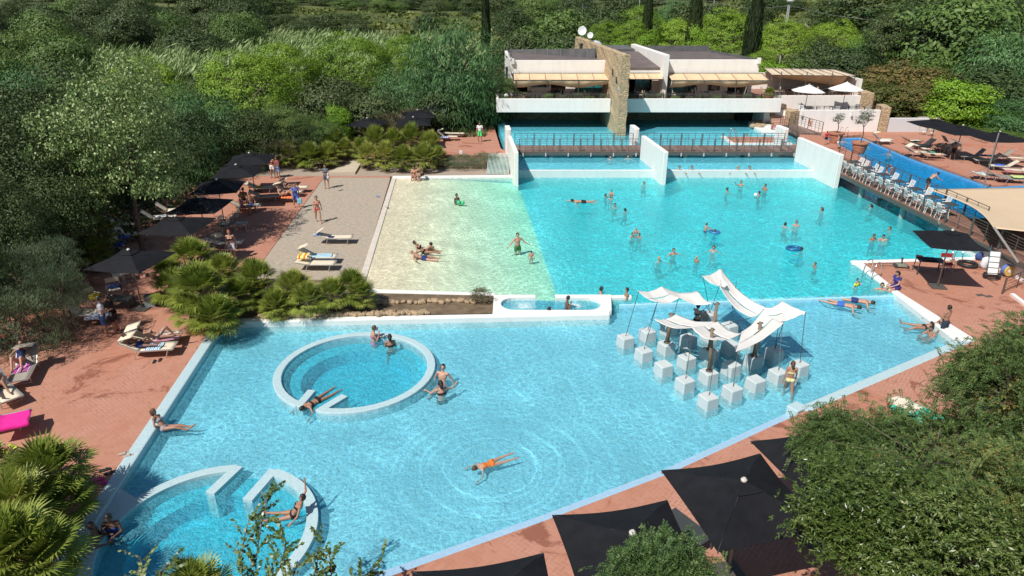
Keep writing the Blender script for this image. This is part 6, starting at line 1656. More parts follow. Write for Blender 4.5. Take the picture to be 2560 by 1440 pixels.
for u, v, D, r_, lab in [(2250, 150, 82, 5.6, "large flowering bush with rusty blooms right of the pergola"), (2210, 200, 76, 3.6, "flowering bush beside the upper stone pillar"), (2290, 205, 75, 3.8, "flowering bush above the low white wall"), (2340, 168, 80, 4.0, "flowering bush under the bare yellow branches")]:
    tp('mim', u, v, D, r_, lab, zg=0.5, hc=3.2)
tp('lime', 2405, 188, 71.5, 3.9, "vivid lime green tree over the black parasols of the sun deck", zg=0.2, hc=4.2)
tp('lime', 2480, 262, 70.5, 2.6, "lower lime green tree beside the outermost parasol", zg=0.2, hc=2.6)
for i, (u, v, D, r_) in enumerate([(2340, 270, 71.5, 1.5), (2405, 310, 69, 1.6), (2460, 335, 67, 1.5), (2510, 350, 65.5, 1.6), (2560, 362, 64, 1.7), (2555, 300, 68, 2.4)]):
    tp('mid', u, v, D, r_, "clipped green shrub of the hedge behind the sun deck path", "hedge shrubs behind the sun deck", zg=0.1)
# wood at the left; dark oak leaf colour stands in for its deep shade
LW = "dark trees crowding the left edge"
for i, (u, v, D, r_, k) in enumerate([(40, 150, 40, 4.6, 'oak'), (-40, 230, 34, 4.5, 'oak'), (120, 165, 46, 4.2, 'oak'), (30, 330, 33, 3.6, 'oak'), (-110, 400, 28, 2.8, 'oak'), (100, 400, 31.5, 2.3, 'oak'),
    (430, 250, 50, 3.4, 'oak'), (110, 470, 31.5, 1.6, 'oak'), (10, 480, 28, 1.8, 'oak'), (300, 400, 45, 2.4, 'oak'), (230, 380, 43, 2.6, 'oak'), (-170, 560, 24, 2.2, 'oak'), (400, 360, 50, 2.4, 'oak'), (500, 350, 52.5, 2.0, 'oak'), (580, 250, 54, 3.4, 'oak'), (390, 195, 58, 3.4, 'mid'), (180, 150, 60, 4.0, 'mid'), (60, 130, 64, 4.5, 'feath'), (490, 185, 60, 3.2, 'mid')]):
    tp(k, u, v, D, r_, "%s in the dense wood left of the deck" % LABK[k], LW + " " + LABK[k], zg=0.1, hc=r_ * 1.2)
for i, (u, v, D, r_, lab) in enumerate([(40, 600, 25.5, 1.9, "grey green tamarisk bush at the left edge, upper clump"), (120, 655, 24.6, 1.15, "grey green tamarisk bush beside the first lounger"), (0, 700, 23.5, 1.9, "grey green tamarisk bush lowest at the left edge"), (120, 590, 27, 1.1, "tamarisk bush tallest plume next to the small palms")]):
    tp('grey', u, v, D, r_, lab, zg=0.0)

# far woodland, reeds and meadow
rs = random.Random(5)
FW = {'oak': "woodland oaks on the far slope", 'mid': "green woodland trees on the far slope", 'pine': "pines in the far wood", 'feath': "feathery trees in the far wood"}
FL = {'oak': "dark oak in the far woodland along the top", 'mid': "green tree in the far woodland along the top", 'pine': "small pine in the far woodland", 'feath': "feathery tree in the far woodland"}
cnt = 0
def far(kind, u, v, D, r_):
    global cnt
    p = WD(u, v, D); g = terr(p.x, D)
    if p.z - g < 2.5: p.z = g + 2.5
    tree(kind, p.x, D, g, min(p.z, g + 17), r_, FL[kind], FW[kind], r_ * 1.1); cnt += 1
# upper left dark mass
for k in range(40):
    u = rs.uniform(-80, 620); far(rs.choice(['oak', 'oak', 'oak', 'mid']), u, 5 + rs.random() * 60 + max(0, (u - 250)) * 0.04, rs.uniform(115, 165), rs.uniform(3.6, 5.6))
for k in range(5): far('mid', -40 + k * 45 + rs.uniform(-15, 15), rs.uniform(60, 100) , rs.uniform(95, 118), rs.uniform(3.5, 5.5))
for k in range(30): far(rs.choice(['oak', 'mid', 'oak']), -120 + k * 27 + rs.uniform(-15, 15), rs.uniform(-25, 20), rs.uniform(165, 235), rs.uniform(4.5, 7))
# dark line of trees across the top
for k in range(46):
    u = -100 + k * 60 + rs.uniform(-25, 25)
    far(rs.choice(['oak', 'oak', 'mid']), u, rs.uniform(-50, -10), rs.uniform(262, 330), rs.uniform(6, 9))
for k in range(34):
    u = 400 + k * 32 + rs.uniform(-15, 15)
    far(rs.choice(['oak', 'mid']), u, rs.uniform(-15, 4), rs.uniform(258, 292), rs.uniform(4, 6.5))
for k in range(54):
    u = rs.uniform(1250, 2650); far(rs.choice(['oak', 'mid', 'oak', 'feath']), u, rs.uniform(-20, 50), rs.uniform(135, 215), rs.uniform(3.6, 6))
for k in range(26):
    u = rs.uniform(2200, 2650); far(rs.choice(['oak', 'mid', 'oak', 'feath']), u, rs.uniform(20, 110), rs.uniform(92, 125), rs.uniform(2.8, 4.4))
for (u, v, D, r_) in ((840, 22, 190, 7.5), (900, 40, 180, 3.5), (775, 38, 185, 4), (1065, 30, 200, 4), (690, 30, 205, 5), (640, 40, 190, 5), (560, 52, 175, 5), (735, 50, 175, 3.6)):
    far('oak', u, v, D, r_)

def build_reeds():
    P = []; D_ = []
    n = 52000
    u = nr.uniform(-0.02, 1.0, n); y = nr.uniform(96, 172, n)
    xx = -75 + u * 72
    # band leans: nearer at the right
    keep = (y > 100 + (-(xx) - 10).clip(0) * 0.0) & (y < 172 - (xx + 75) * 0.30)
    xx = xx[keep]; y = y[keep]; n = len(y)
    clump = np.sin(xx * 0.55 + np.sin(y * 0.33) * 2) * np.sin(y * 0.47 + np.cos(xx * .3) * 2)
    hgt = 4.0 + 1.3 * clump + nr.uniform(-.6, .6, n)
    g = np.array([terr(a, b_) for a, b_ in zip(xx[:1], y[:1])])
    gz = -0.1 + np.where(y > 150, (y - 150) * 0.045, 0)
    zz_ = gz + hgt * nr.uniform(0.45, 1.0, n)
    P = np.stack([xx, y, zz_], 1)
    D = unit(np.stack([0.55 + nr.normal(size=n) * .35, nr.normal(size=n) * .35, np.ones(n) * 0.75], 1))
    V, F = leaves(P, np.cross(D, nr.normal(size=P.shape)), 0.62 * nr.uniform(.6, 1.4, n), 0.16, D)
    me = mesh_np("reed_bed", V, F, L_REED); o = bpy.data.objects.new("reed_bed", me); col.objects.link(o)
    tag(o, "band of pale green reeds behind the pines", "reeds", kind='stuff')
build_reeds()
def build_meadow():
    n = 42000
    xx = nr.uniform(-120, 150, n); y = nr.uniform(84, 262, n)
    keep = ~((xx > -60) & (xx < 40) & (y < 96)); xx = xx[keep]; y = y[keep]; n = len(y)
    z = np.array([terr(a, b_) for a, b_ in zip(xx, y)])
    s = nr.uniform(0.2, 0.9, n) * (0.5 + 0.8 * (np.sin(xx * .21) * np.sin(y * .17) > 0.1))
    P = np.stack([xx, y, z + s * .5], 1)
    V, F = leaves(P, nr.normal(size=P.shape) + np.array([0, 0, .6]), s, 0.6)
    me = mesh_np("meadow_scrub", V, F, leaf_mat("meadow scrub", [(0.06, 0.09, 0.02), (0.11, 0.15, 0.03), (0.17, 0.20, 0.045), (0.24, 0.23, 0.09)])); o = bpy.data.objects.new("meadow_scrub", me); col.objects.link(o)
    tag(o, "yellow green scrub and grass covering the meadow", "scrub", kind='stuff')
build_meadow()
def undergrowth(name, label, region, n, h, m, z0):
    (x0, y0, x1, y1) = region
    xx = nr.uniform(x0, x1, n); y = nr.uniform(y0, y1, n)
    P = np.stack([xx, y, z0 + nr.rand(n) ** 1.5 * h * (0.6 + .4 * np.sin(xx * .9) * np.sin(y * .8))], 1)
    V, F = leaves(P, nr.normal(size=P.shape) + np.array([0, 0, .8]), (0.16 if y1 < 90 else .32) * nr.uniform(.5, 1.4, n), 0.6)
    o = bpy.data.objects.new(name, mesh_np(name, V, F, m)); col.objects.link(o); tag(o, label, "undergrowth", kind='stuff')
undergrowth("undergrowth", "dark leafy undergrowth beneath the left wood", (-46, 55.8, -17.5, 78), 26000, 1.1, L_DARK, 0.15)
undergrowth("undergrowth", "low leaves behind the upper brick deck", (-17, 65, -2.5, 77), 9000, 0.9, L_DARK, 0.2)
undergrowth("undergrowth", "low leaves under the left deck wood", (-46, 22, -21.5, 51), 24000, 1.0, L_DARK, 0.0)
undergrowth("undergrowth", "dark brush between the trees behind the wood edge", (-75, 76, 75, 100), 60000, 1.8, L_DARK, 0.0)
undergrowth("undergrowth", "dark brush on the far left slope", (-120, 100, -50, 175), 45000, 2.6, L_DARK, 0.6)
undergrowth("undergrowth", "low leaves along the right slope", (38, 71.5, 66, 92), 16000, 1.6, L_MID, 0.0)

# ------------------------------------------------------------------ dwarf palms
def palm_mesh(name, m, fans=34, blades=15, seed=0, squash=0.85, L0=0.46):
    rr = np.random.RandomState(seed); V = []; F = []
    for k in range(fans):
        t = (k + 0.5) / fans
        el = math.radians(86 - 112 * t ** 1.15 + rr.uniform(-8, 8)); az = k * 2.399 + rr.uniform(-.2, .2)
        d = np.array([math.cos(el) * math.cos(az), math.cos(el) * math.sin(az), math.sin(el)])
        base = d * 0.52 * rr.uniform(.85, 1.1) * np.array([1, 1, squash]) + np.array([0, 0, .15])
        side = np.cross(d, [0, 0, 1.0]); side /= max(1e-6, np.linalg.norm(side)); nrm = np.cross(side, d)
        # petiole
        o = len(V); w_ = 0.012
        V += [-side * w_ + [0, 0, .1], side * w_ + [0, 0, .1], base + side * w_, base - side * w_]; F.append((o, o + 1, o + 2, o + 3))
        L_ = L0 * rr.uniform(.85, 1.15)
        for b_ in range(blades):
            a = math.radians(-105 + 210 * b_ / (blades - 1)) + rr.uniform(-.04, .04)
            dr = d * math.cos(a) + side * math.sin(a)
            l = L_ * (0.72 + 0.28 * math.cos(a)) * rr.uniform(.9, 1.05)
            mid = base + dr * l * 0.6 + nrm * 0.03; tip = base + dr * l + nrm * 0.01 + np.array([0, 0, -0.05 * l - .03 * rr.rand()])
            wv = np.cross(dr, nrm); wv /= max(1e-6, np.linalg.norm(wv)); hw = 0.020
            o = len(V)
            V += [base, mid + wv * hw, tip, mid - wv * hw]; F.append((o, o + 1, o + 2, o + 3))
    return mesh_np(name, np.array(V), np.array(F, dtype=np.int32), m)
PM = [palm_mesh("palm_fans_a", L_PALM, 48, 19, 1), palm_mesh("palm_fans_b", L_PALM, 42, 19, 2, 0.95), palm_mesh("palm_fans_c", L_PALM, 52, 19, 3, .8)]
PY = [palm_mesh("yellow_fans", L_PALMY, 14, 15, 7, 0.3, .4)]
mb = MB(); mb.tube([(0, 0, -.8), (0.02, 0, -.1), (0, 0, .2)], [.11, .10, .07], 8)
PTK = bpy.data.meshes.new("palm_stem"); PTK.from_pydata(mb.v, [], mb.f); PTK.materials.append(mat("fibrous palm stem", (0.10, 0.07, 0.045), 0.95, var=.4, scale=9, bump=.8)); PTK.update()
def palm(u, v, z, s, label, group, yellow=False, k=None):
    """dwarf palm whose crown centre shows at u, v at height z"""
    p = W(u, v, z); k = rnd.randrange(99) if k is None else k
    gz = min(0.1, p.z - .3)
    t = thing("dwarf_palm", label, "palm", (p.x, p.y, gz), rnd.random() * 6.28, group)
    c = bpy.data.objects.new("fan_leaves", PM[k % 3]); col.objects.link(c); c.parent = t; c.location = (0, 0, z - gz - .1 * s); s *= 1.12 if group == GP2 else 1.08; c.scale = (s, s, s * (1.3 if group == GP2 else 1.08))
    st_ = bpy.data.objects.new("stem", PTK); col.objects.link(st_); st_.parent = t; st_.location = (0, 0, z - gz); st_.scale = (s, s, (z - gz) / .8 + .1)
    if yellow:
        y = bpy.data.objects.new("yellow_leaves", PY[0]); col.objects.link(y); y.parent = t; y.location = (0, 0, z - gz - .35 * s); y.scale = (s, s, s)
    return t
GP2 = "dwarf palms of the bed below the upper deck"
GP = "dwarf palms of the planter by the shallow pool"
PLN = [(480, 655, 1.3, 1.25, "tall dwarf palm by the red haired woman's path"), (560, 690, 0.9, 1.1, "dwarf palm right of the tall one"), (440, 730, .9, 1.2, "dwarf palm near the first parasol pole"), (500, 740, 1.3, 1.5, "largest blue green dwarf palm of the planter"), (640, 715, .9, 1.25, "dwarf palm with yellow lower fans"),
 (600, 745, .8, 1.0, "dwarf palm behind the largest one"), (540, 800, .7, 1.2, "lowest dwarf palm at the deck corner"), (480, 790, .7, 1.0, "dwarf palm spilling onto the brick deck"), (735, 730, .9, 1.05, "dwarf palm in front of the gravel court corner"), (770, 760, .7, 1.0, "small dwarf palm over the white pool wall"),
 (830, 745, .8, .95, "dwarf palm below the striped towel lounger"), (880, 730, .9, 1.05, "dwarf palm next to the end of the kerb"), (905, 745, .7, .8, "last dwarf palm before the rocks"), (690, 770, .5, .9, "low yellowing dwarf palm over the white wall"), (420, 690, .8, .9, "small dwarf palm left of the tall one")]
for i, (u, v, z, s, lab) in enumerate(PLN): palm(u, v, z, s, lab, GP, i in (1, 4, 6, 13, 8))
GP2 = "dwarf palms of the bed below the upper deck"
for i, (u, v, z, s) in enumerate([(745, 365, 1.3, 1.3), (790, 355, 1.4, 1.3), (835, 362, 1.3, 1.2), (725, 395, .8, 1.1), (775, 400, .8, 1.2), (820, 395, .8, 1.1), (862, 378, .9, .9)]):
    palm(u, v, z, s, ["rear left", "rear middle", "rear right", "front left", "front middle", "front right", "outlying right"][i] + " dwarf palm of the clump left of the sandy path", GP2)
for i, (u, v, z, s) in enumerate([(940, 365, 1.4, 1.3), (985, 368, 1.3, 1.2), (1030, 362, 1.4, 1.35), (1075, 372, 1.2, 1.2), (920, 398, .8, 1.1), (965, 402, .8, 1.2), (1010, 405, .8, 1.1), (1060, 402, .9, 1.2), (1095, 400, .6, .9), (900, 380, 1.0, .9)]):
    palm(u, v, z, s, ["rear first", "rear second", "rear third", "rear fourth", "front first", "front second", "front third", "front fourth", "outermost right", "outermost left"][i] + " dwarf palm of the clump right of the sandy path", GP2)
GP3 = "dwarf palms in the lower left corner"
for i, (u, v, z, s, lab) in enumerate([(125, 1200, 1.2, 1.25, "dwarf palm beside the pink sandals"), (40, 1290, 1.2, 1.2, "dwarf palm left of the one by the sandals"), (150, 1275, .7, 1.0, "shaded dwarf palm against the round pool"), (20, 1400, 1.4, 1.3, "dwarf palm in the very corner"), (95, 1410, 1.2, 1.15, "yellow tipped dwarf palm beside the man in shade"), (-30, 1200, .8, 1.2, "dwarf palm cut by the left edge"), (70, 1230, .6, 1.1, "low dwarf palm under the others"), (490, 1500, 1.5, 0.9, "dwarf palm peeking up at the bottom edge")]):
    palm(u, v, z, s, lab, GP3, i in (4, 7))
for i, (u, v, z, s) in enumerate([(60, 630, .8, 1.0), (190, 610, .9, 1.1), (235, 640, .9, 1.0), (170, 560, 1.2, 1.1), (250, 590, 1.2, 1.1), (215, 540, 1.2, 1.1)]):
    palm(u, v, z, s, "dwarf palm in the shade beside the tamarisk bushes", "shaded dwarf palms at the left edge")
# bed shrubs beside the slatted screen
tp('grey', 1155, 385, 53.6, 1.3, "grey green shrub on the sandy bed near the slatted screen", zg=.1); tp('grey', 1215, 378, 53.8, 1.2, "grey green shrub touching the slatted screen", zg=.1)
p = W(1200, 765, .4); tree('dry', p.x, 28.2, 0.1, .85, .55, "small dry bush among the rocks beside the bubble bath", None, .5)
# sandy path in the palm bed and rocks edging the planter
mb = MB(); pp = [W(820, 432, .13), W(888, 432, .13), W(905, 402, .2), W(885, 398, .2)]; mb.prism([(q.x, q.y) for q in pp], -.2, 0.17); tag(mb.build("garden_path", mat("sandy path", (0.52, 0.44, 0.33), .95, world=True)), kind='structure')
M_ROCK = mat("tan edging rock", (0.40, 0.29, 0.18), 0.95, var=0.35, scale=3, bump=.9, bscale=8)
rk = []
for k in range(5):
    mb = MB(); mb.ell((0, 0, 0), (1, .8, .6), 9, 6)
    for i, v in enumerate(mb.v): f_ = 1 + .22 * math.sin(v[0] * 5 + k) * math.cos(v[1] * 4 + k * 2) + rnd.uniform(-.08, .08); mb.v[i] = (v[0] * f_, v[1] * f_, v[2] * f_)
    me = bpy.data.meshes.new("rock"); me.from_pydata(mb.v, [], mb.f); me.materials.append(M_ROCK); rk.append(me)
for k in range(62):
    t = k / 61 if k < 44 else (k - 44) / 17
    p = W(650 + 590 * t, 792 - 14 * t, .15) if k < 44 else W(945 + 270 * t, 757 - 4 * t, .15)
    o = bpy.data.objects.new("edging_rock", rk[k % 5]); col.objects.link(o)
    o.location = (p.x, p.y + rnd.uniform(-.06, .14), 0.16); s = rnd.uniform(.12, .22); o.scale = (s * 1.2, s, s); o.rotation_euler = (0, 0, rnd.random() * 6)
    tag(o, "tan edging rock on the white pool wall side of the planter" if k < 44 else "tan edging rock on the sandy pool side of the planter", "rock", "edging rocks along the pool wall" if k < 44 else "edging rocks along the sandy pool")

# ------------------------------------------------------------------ near trees at the lower right and the sprigs at the bottom
def sprays(name, m, centre, rad, n_br, seed, kind='locust', leaf=.05):
    """hand-sized leaves on twigs filling an uneven crown"""
    rr = np.random.RandomState(seed)
    C, Nn, S, Dv = [], [], [], []; mb = MB(); c = Vector(centre)
    lobes = rr.normal(size=(15, 3)); lobes[:, 2] = np.abs(lobes[:, 2]) * .8; lobes /= np.linalg.norm(lobes, axis=1, keepdims=True); lr = rr.uniform(.75, 1.15, 15)
    for k in range(n_br):
        li = rr.randint(15); d = lobes[li] + rr.normal(size=3) * .30; d[2] = abs(d[2]) * .9 - .1; d /= np.linalg.norm(d)
        lob = .90 * lr[li] + rr.uniform(-.30, .10)
        e_ = Vector((d[0] * rad[0], d[1] * rad[1], d[2] * rad[2])) * lob
        s_ = e_ * rr.uniform(.35, .6)
        dirv = (e_ - s_).normalized() + Vector(rr.normal(size=3) * .35); dirv.normalize()
        nl = 34 if kind == 'locust' else 26
        L_ = rr.uniform(.5, .85)
        if k % 6 == 0: mb.tube([c + s_ * .2, c + s_, c + e_], [.035, .018, .006], 4, cap=False)
        e0 = c + e_ - dirv * L_ * .5
        sub = 5
        for q in range(sub):
            base = e0 + dirv * L_ * (q / sub) + Vector(rr.normal(size=3) * .07)
            a = Vector(rr.normal(size=3)); a = (a - dirv * a.dot(dirv)).normalized() * .75 + dirv * .55 + Vector((0, 0, -.1)); a.normalize()
            sd = a.cross(Vector((0, 0, 1))); sd.normalize(); up_ = sd.cross(a)
            if kind == 'locust':
                for j in range(9):
                    for sgn in (-1, 1):
                        p = base + a * (.045 + .033 * j) + sd * sgn * .028 - Vector((0, 0, .004 * j * j * .3))
                        C.append(p); Nn.append(up_ + Vector(rr.normal(size=3) * .25)); Dv.append(sd * sgn + a * .3); S.append(leaf * rr.uniform(.8, 1.1))
            else:
                for j in range(11):
                    aa = rr.uniform(0, 6.28); o_ = sd * math.cos(aa) + up_ * math.sin(aa)
                    p = base + a * (.02 + .022 * j) + o_ * .03
                    C.append(p); Dv.append((a * .8 + o_ + Vector((0, 0, .25)))); nv = Vector((0, 0, 1)) * .8 + Vector(rr.normal(size=3) * .4); Nn.append(nv); S.append(leaf * rr.uniform(.7, 1.15))
    C = np.array([tuple(x) for x in C]); Nn = np.array([tuple(x) for x in Nn]); Dv = np.array([tuple(x) for x in Dv]); S = np.array(S)
    V, F = leaves(C, Nn, S, 0.42 if kind == 'locust' else 0.36, Dv)
    me = mesh_np(name, V, F, m)
    return me, mb
def near_tree(kind, label, u, v, z, rad, n_br, seed, m, group=None, leaf=.05):
    p = W(u, v, z)
    t = thing("locust_tree" if kind == 'locust' else "laurel_tree", label, "tree", (p.x, p.y, 0.0), 0, group)
    me, tw_ = sprays("crown", m, (0, 0, z), rad, n_br, seed, kind, leaf)
    o = bpy.data.objects.new("crown", me); col.objects.link(o); o.parent = t
    # darker inner leaves fill the middle
    n = int(1500 * rad[0] * rad[1])
    P = sphere_pts(n) * nr.uniform(.25, .68, size=(n, 1)) * np.array(rad); P[:, 2] = P[:, 2] * .7
    V, F = leaves(P + np.array([0, 0, z - .1]), nr.normal(size=P.shape) + np.array([0, 0, .5]), leaf * 1.5 * nr.uniform(.6, 1.2, n), 0.55)
    o = bpy.data.objects.new("inner_leaves", mesh_np("inner_leaves", V, F, m)); col.objects.link(o); o.parent = t
    tw_.build("branches", M_BARK, t)
    mb = MB(); mb.tube([(0, 0, -.1), (.1, .05, z * .4), (0, 0, z - .1)], [.13, .10, .06], 8); mb.build("trunk", M_BARK, t)
    return t
near_tree('laurel', "glossy leafed tree overlapping the big parasols, lower right", 2170, 1290, 3.6, (1.75, 1.35, 1.25), 950, 3, L_GLOSSY, leaf=.050)
near_tree('laurel', "glossy leafed tree rising at the bottom right corner", 2400, 1430, 3.5, (1.9, 1.1, 1.2), 750, 4, L_GLOSSY, leaf=.050)
near_tree('locust', "feathery locust tree over the pool bend", 2080, 1110, 2.9, (.80, .8, .8), 260, 5, L_LOCUST, leaf=.032)
near_tree('locust', "feathery locust tree spreading in front of the coloured towels", 2330, 1160, 3.4, (2.2, 1.6, 1.3), 850, 6, L_LOCUST, leaf=.032)
near_tree('locust', "feathery locust tree at the right edge beside the brick deck", 2545, 1000, 4.6, (1.5, 1.5, 1.7), 700, 7, L_LOCUST, leaf=.034)
near_tree('locust', "locust tree behind the corner laurel", 2540, 1300, 3.8, (1.9, 1.4, 1.4), 900, 8, L_LOCUST, leaf=.034)
near_tree('locust', "small locust branch tips over the big parasol corner", 1660, 1440, 3.6, (1.05, .6, .55), 260, 9, L_LOCUST, leaf=.03)
tpx = W(2540, 860, 3.0)
near_tree('locust', "upper tip of the right edge locust above the deck", 2570, 905, 3.6, (1.0, 1.0, 1.3), 320, 10, L_LOCUST, leaf=.034)

def sprig(label, pts, seed):
    rr = random.Random(seed); P = [W(u, v, z) for (u, v, z) in pts]
    t = thing("leafy_shoot", label, "shoot", (P[0].x, P[0].y, 0), 0, "leafy shoots in front of the round pool")
    o0 = Vector((P[0].x, P[0].y, 0)); mb = MB(); Q = [q - o0 for q in P]; Q = [Vector((Q[0].x, Q[0].y, 0))] + Q
    mb.tube(Q, [.02] + [.012] * (len(Q) - 2) + [.004], 5)
    C, Nn, D, S = [], [], [], []
    for a, b_ in zip(Q[1:], Q[2:]):
        d = (b_ - a); L_ = d.length; d.normalize(); n = int(L_ / .035)
        for k in range(n):
            p = a.lerp(b_, k / max(1, n)); an = rr.random() * 6.28; s_ = d.cross(Vector((0, 1, 0))).normalized(); u2 = d.cross(s_)
            o_ = s_ * math.cos(an) + u2 * math.sin(an)
            if rr.random() < .40:
                tw_ = [p + (o_ * .8 + d * .7).normalized() * q * .05 for q in range(1, 9)]; mb.tube([p, tw_[-1]], [.006, .003], 4)
            else: tw_ = [p]
            for w_ in tw_:
                C.append(w_ + o_ * .04 + Vector([rr.uniform(-.02, .02) for _ in range(3)])); D.append(o_ + d * .4); Nn.append(Vector((rr.gauss(0, .5), rr.gauss(0, .5) - .4, .8))); S.append(rr.uniform(.040, .062))
    V, F = leaves(np.array([tuple(x) for x in C]), np.array([tuple(x) for x in Nn]), np.array(S), .72, np.array([tuple(x) for x in D]))
    o = bpy.data.objects.new("leaves", mesh_np("leaves", V, F, L_GLOSSY)); col.objects.link(o); o.parent = t
    mb.build("stem", M_BARK, t)
sprig("tallest leafy shoot, tip in front of the floating woman", [(640, 1480, 2.0), (640, 1400, 2.4), (655, 1300, 2.9), (668, 1228, 3.2)], 1)
sprig("leafy shoot leaning left below the tallest one", [(620, 1480, 2.1), (600, 1420, 2.4), (610, 1350, 2.6), (625, 1290, 2.8)], 2)
sprig("bushy leafy shoot right of the tallest one", [(660, 1480, 2.1), (700, 1420, 2.4), (715, 1360, 2.6), (700, 1300, 2.8)], 3)
sprig("leafy shoot at the lower left over the blue water", [(400, 1480, 2.2), (400, 1430, 2.4), (440, 1390, 2.5)], 4)
sprig("short leafy shoot at the far left of the shoots", [(350, 1480, 2.2), (355, 1430, 2.4), (350, 1390, 2.5)], 5)
sprig("leafy shoot crossing the round pool wall at the bottom", [(770, 1480, 2.1), (790, 1420, 2.4), (805, 1340, 2.7)], 6)
sprig("leafy shoot right of the wall, bottom edge", [(820, 1480, 2.2), (830, 1430, 2.4), (820, 1370, 2.6)], 7)
sprig("low leafy shoot spreading right along the bottom edge", [(880, 1480, 2.2), (910, 1440, 2.4), (960, 1400, 2.5)], 8)
sprig("low leafy shoot between the wall and the bottom edge", [(700, 1490, 2.2), (730, 1450, 2.4), (745, 1400, 2.5)], 9)
# ------------------------------------------------------------------ loungers, chairs, tables
M_FRAME = mat("pale aluminium frame", (0.55, 0.55, 0.53), 0.35, 0.6, var=0.05)
M_SLING = mat("cream sling cloth", (0.74, 0.64, 0.48), 0.85, var=0.06, scale=4)
M_SLINGD = mat("grey brown sling cloth", (0.34, 0.30, 0.25), 0.85, var=0.08)
M_PLASTIC = mat("white plastic", (0.80, 0.80, 0.78), 0.35, var=0.03)
M_DARKTAB = mat("dark grey plastic", (0.055, 0.06, 0.06), 0.5, var=0.1)
def make_lounger(back, hood, dark=False, label=""):
    """foot end toward +y, head toward -y; back and hood in degrees"""
    t = thing("sun_lounger", label, "sun lounger"); sl_ = M_SLINGD if dark else M_SLING
    hw, z = 0.33, 0.36; yb = -0.25; L_ = 0.78
    mb = MB()
    for sx_ in (-1, 1): mb.beam((sx_ * hw, yb, z), (sx_ * hw, 0.98, z), 0.035, 0.045)
    mb.beam((-hw, 0.98, z), (hw, 0.98, z), 0.04, 0.045); mb.build("frame", M_FRAME, t)
    mb = MB(); mb.grid(lambda u, v: (-hw + 0.02 + (2 * hw - .04) * u, yb + 1.21 * v, z + 0.022 - 0.025 * math.sin(math.pi * u)), 4, 8, 0.012); mb.build("bed_cloth", sl_, t, smooth=True)
    a = R(back); e_ = Vector((0, yb - math.cos(a) * L_, z + math.sin(a) * L_))
    br_ = MB()
    for sx_ in (-1, 1): br_.beam((sx_ * hw, yb, z), (sx_ * hw, e_.y, e_.z), 0.035, 0.04)
    br_.beam((-hw, e_.y, e_.z), (hw, e_.y, e_.z), 0.035, 0.04)
    bk = br_.build("backrest", M_FRAME, t)
    mb = MB(); mb.grid(lambda u, v: Vector((-hw + 0.02 + (2 * hw - .04) * u, yb, z + .02 - 0.03 * math.sin(math.pi * u))).lerp(Vector((-hw + 0.02 + (2 * hw - .04) * u, e_.y, e_.z + .02 - 0.03 * math.sin(math.pi * u))), v), 4, 6, 0.012); mb.build("back_cloth", sl_, bk, smooth=True)
    if hood is not None:
        h = R(hood); q = e_ + Vector((0, math.cos(h) * 0.55, math.sin(h) * 0.55)); p = e_ - Vector((0, math.cos(h) * .02, math.sin(h) * .02)) + Vector((0, 0, .10))
        q = p + Vector((0, math.cos(h) * 0.55, math.sin(h) * 0.55))
        mb = MB(); mb.grid(lambda u, v: p.lerp(q, v) + Vector((-hw + 2 * hw * u, 0, 0.015 * math.sin(math.pi * u))), 4, 4, 0.014); hd = mb.build("sunshade", sl_, t, smooth=True)
        mb = MB()
        for sx_ in (-1, 1): mb.tube([e_ + Vector((sx_ * hw, 0, 0)), p + Vector((sx_ * hw, 0, 0)), q + Vector((sx_ * hw, 0, 0))], 0.012, 5)
        mb.build("sunshade_frame", M_FRAME, hd)
    for sx_ in (-1, 1):
        for (y0, y1) in ((0.80, 0.66), (-0.35, -0.50)):
            mb = MB(); mb.tube([(sx_ * hw, y0, z), (sx_ * (hw - .02), y1, 0.0)], 0.018, 6); mb.build("leg", M_FRAME, t)
    mb = MB(); mb.tube([(-hw + .02, .66 + .05, .10), (hw - .02, .66 + .05, .10)], .012, 5); mb.build("cross_bar", M_FRAME, t)
    return t
LP = {}
def lounger(key, x, y, z, rz, label, group):
    back, hood, dark = key
    if key not in LP:
        LP[key] = make_lounger(back, hood, dark, label); o = LP[key]; o.location = (x, y, z); o.rotation_euler = (0, 0, R(rz)); tag(o, label, None, group)
        return o
    o = dup(LP[key], (x, y, z), R(rz), label, group); return o
def lg(u, v, z, rz, key, label, group):
    p = W(u, v, z + .36); return lounger(key, p.x, p.y, z, rz, label, group)
GA, GBd, GC_ = "loungers along the left brick deck", "loungers on the gravel court", "loungers on the upper brick deck"
GD = "loungers on the far sun deck"
UP30, FLAT, HOOD, HOODL = (35, None, False), (4, None, False), (32, 12, False), (55, -8, False)
# rz: heading of the foot end; 0 = away, -90 = to the right
lg(215, 782, 0, -82, (60, -62, False), "lounger with a grey towel and folded hood, beside the bush", GA)
lg(385, 842, 0, -74, (30, 14, False), "lounger with raised hood holding the woman with a white book", GA)
lg(372, 868, 0, -82, (30, 14, False), "nearer lounger of the pair, striped towel and blue cloth on it", GA)
lg(62, 920, 0, -160, (40, 10, True), "lounger under a grey hood with a pink striped towel and bare knees", GA)
lg(5, 975, 0, -128, UP30, "cream lounger foot poking in with a pair of legs", GA)
lg(-15, 1055, 0, -62, (35, 30, False), "lounger buried under a bright pink towel at the left edge", GA)
lg(650, 468, 0, -88, (25, None, False), "lounger with a yellow towel under the fifth parasol", GA)
lg(720, 478, 0, -92, HOOD, "lounger of the sunbathers with an orange towel", GA)
lg(735, 467, 0, -92, HOOD, "lounger behind the orange towel one", GA)
lg(838, 592, 0, -88, (12, 35, False), "lounger with a blue and white hood alone on the gravel court", GBd)
lg(795, 640, 0, -90, (30, 20, False), "lounger with a turquoise striped towel on the gravel court", GBd)
lg(790, 657, 0, -90, (10, None, False), "empty lounger in front of the striped towel one", GBd)
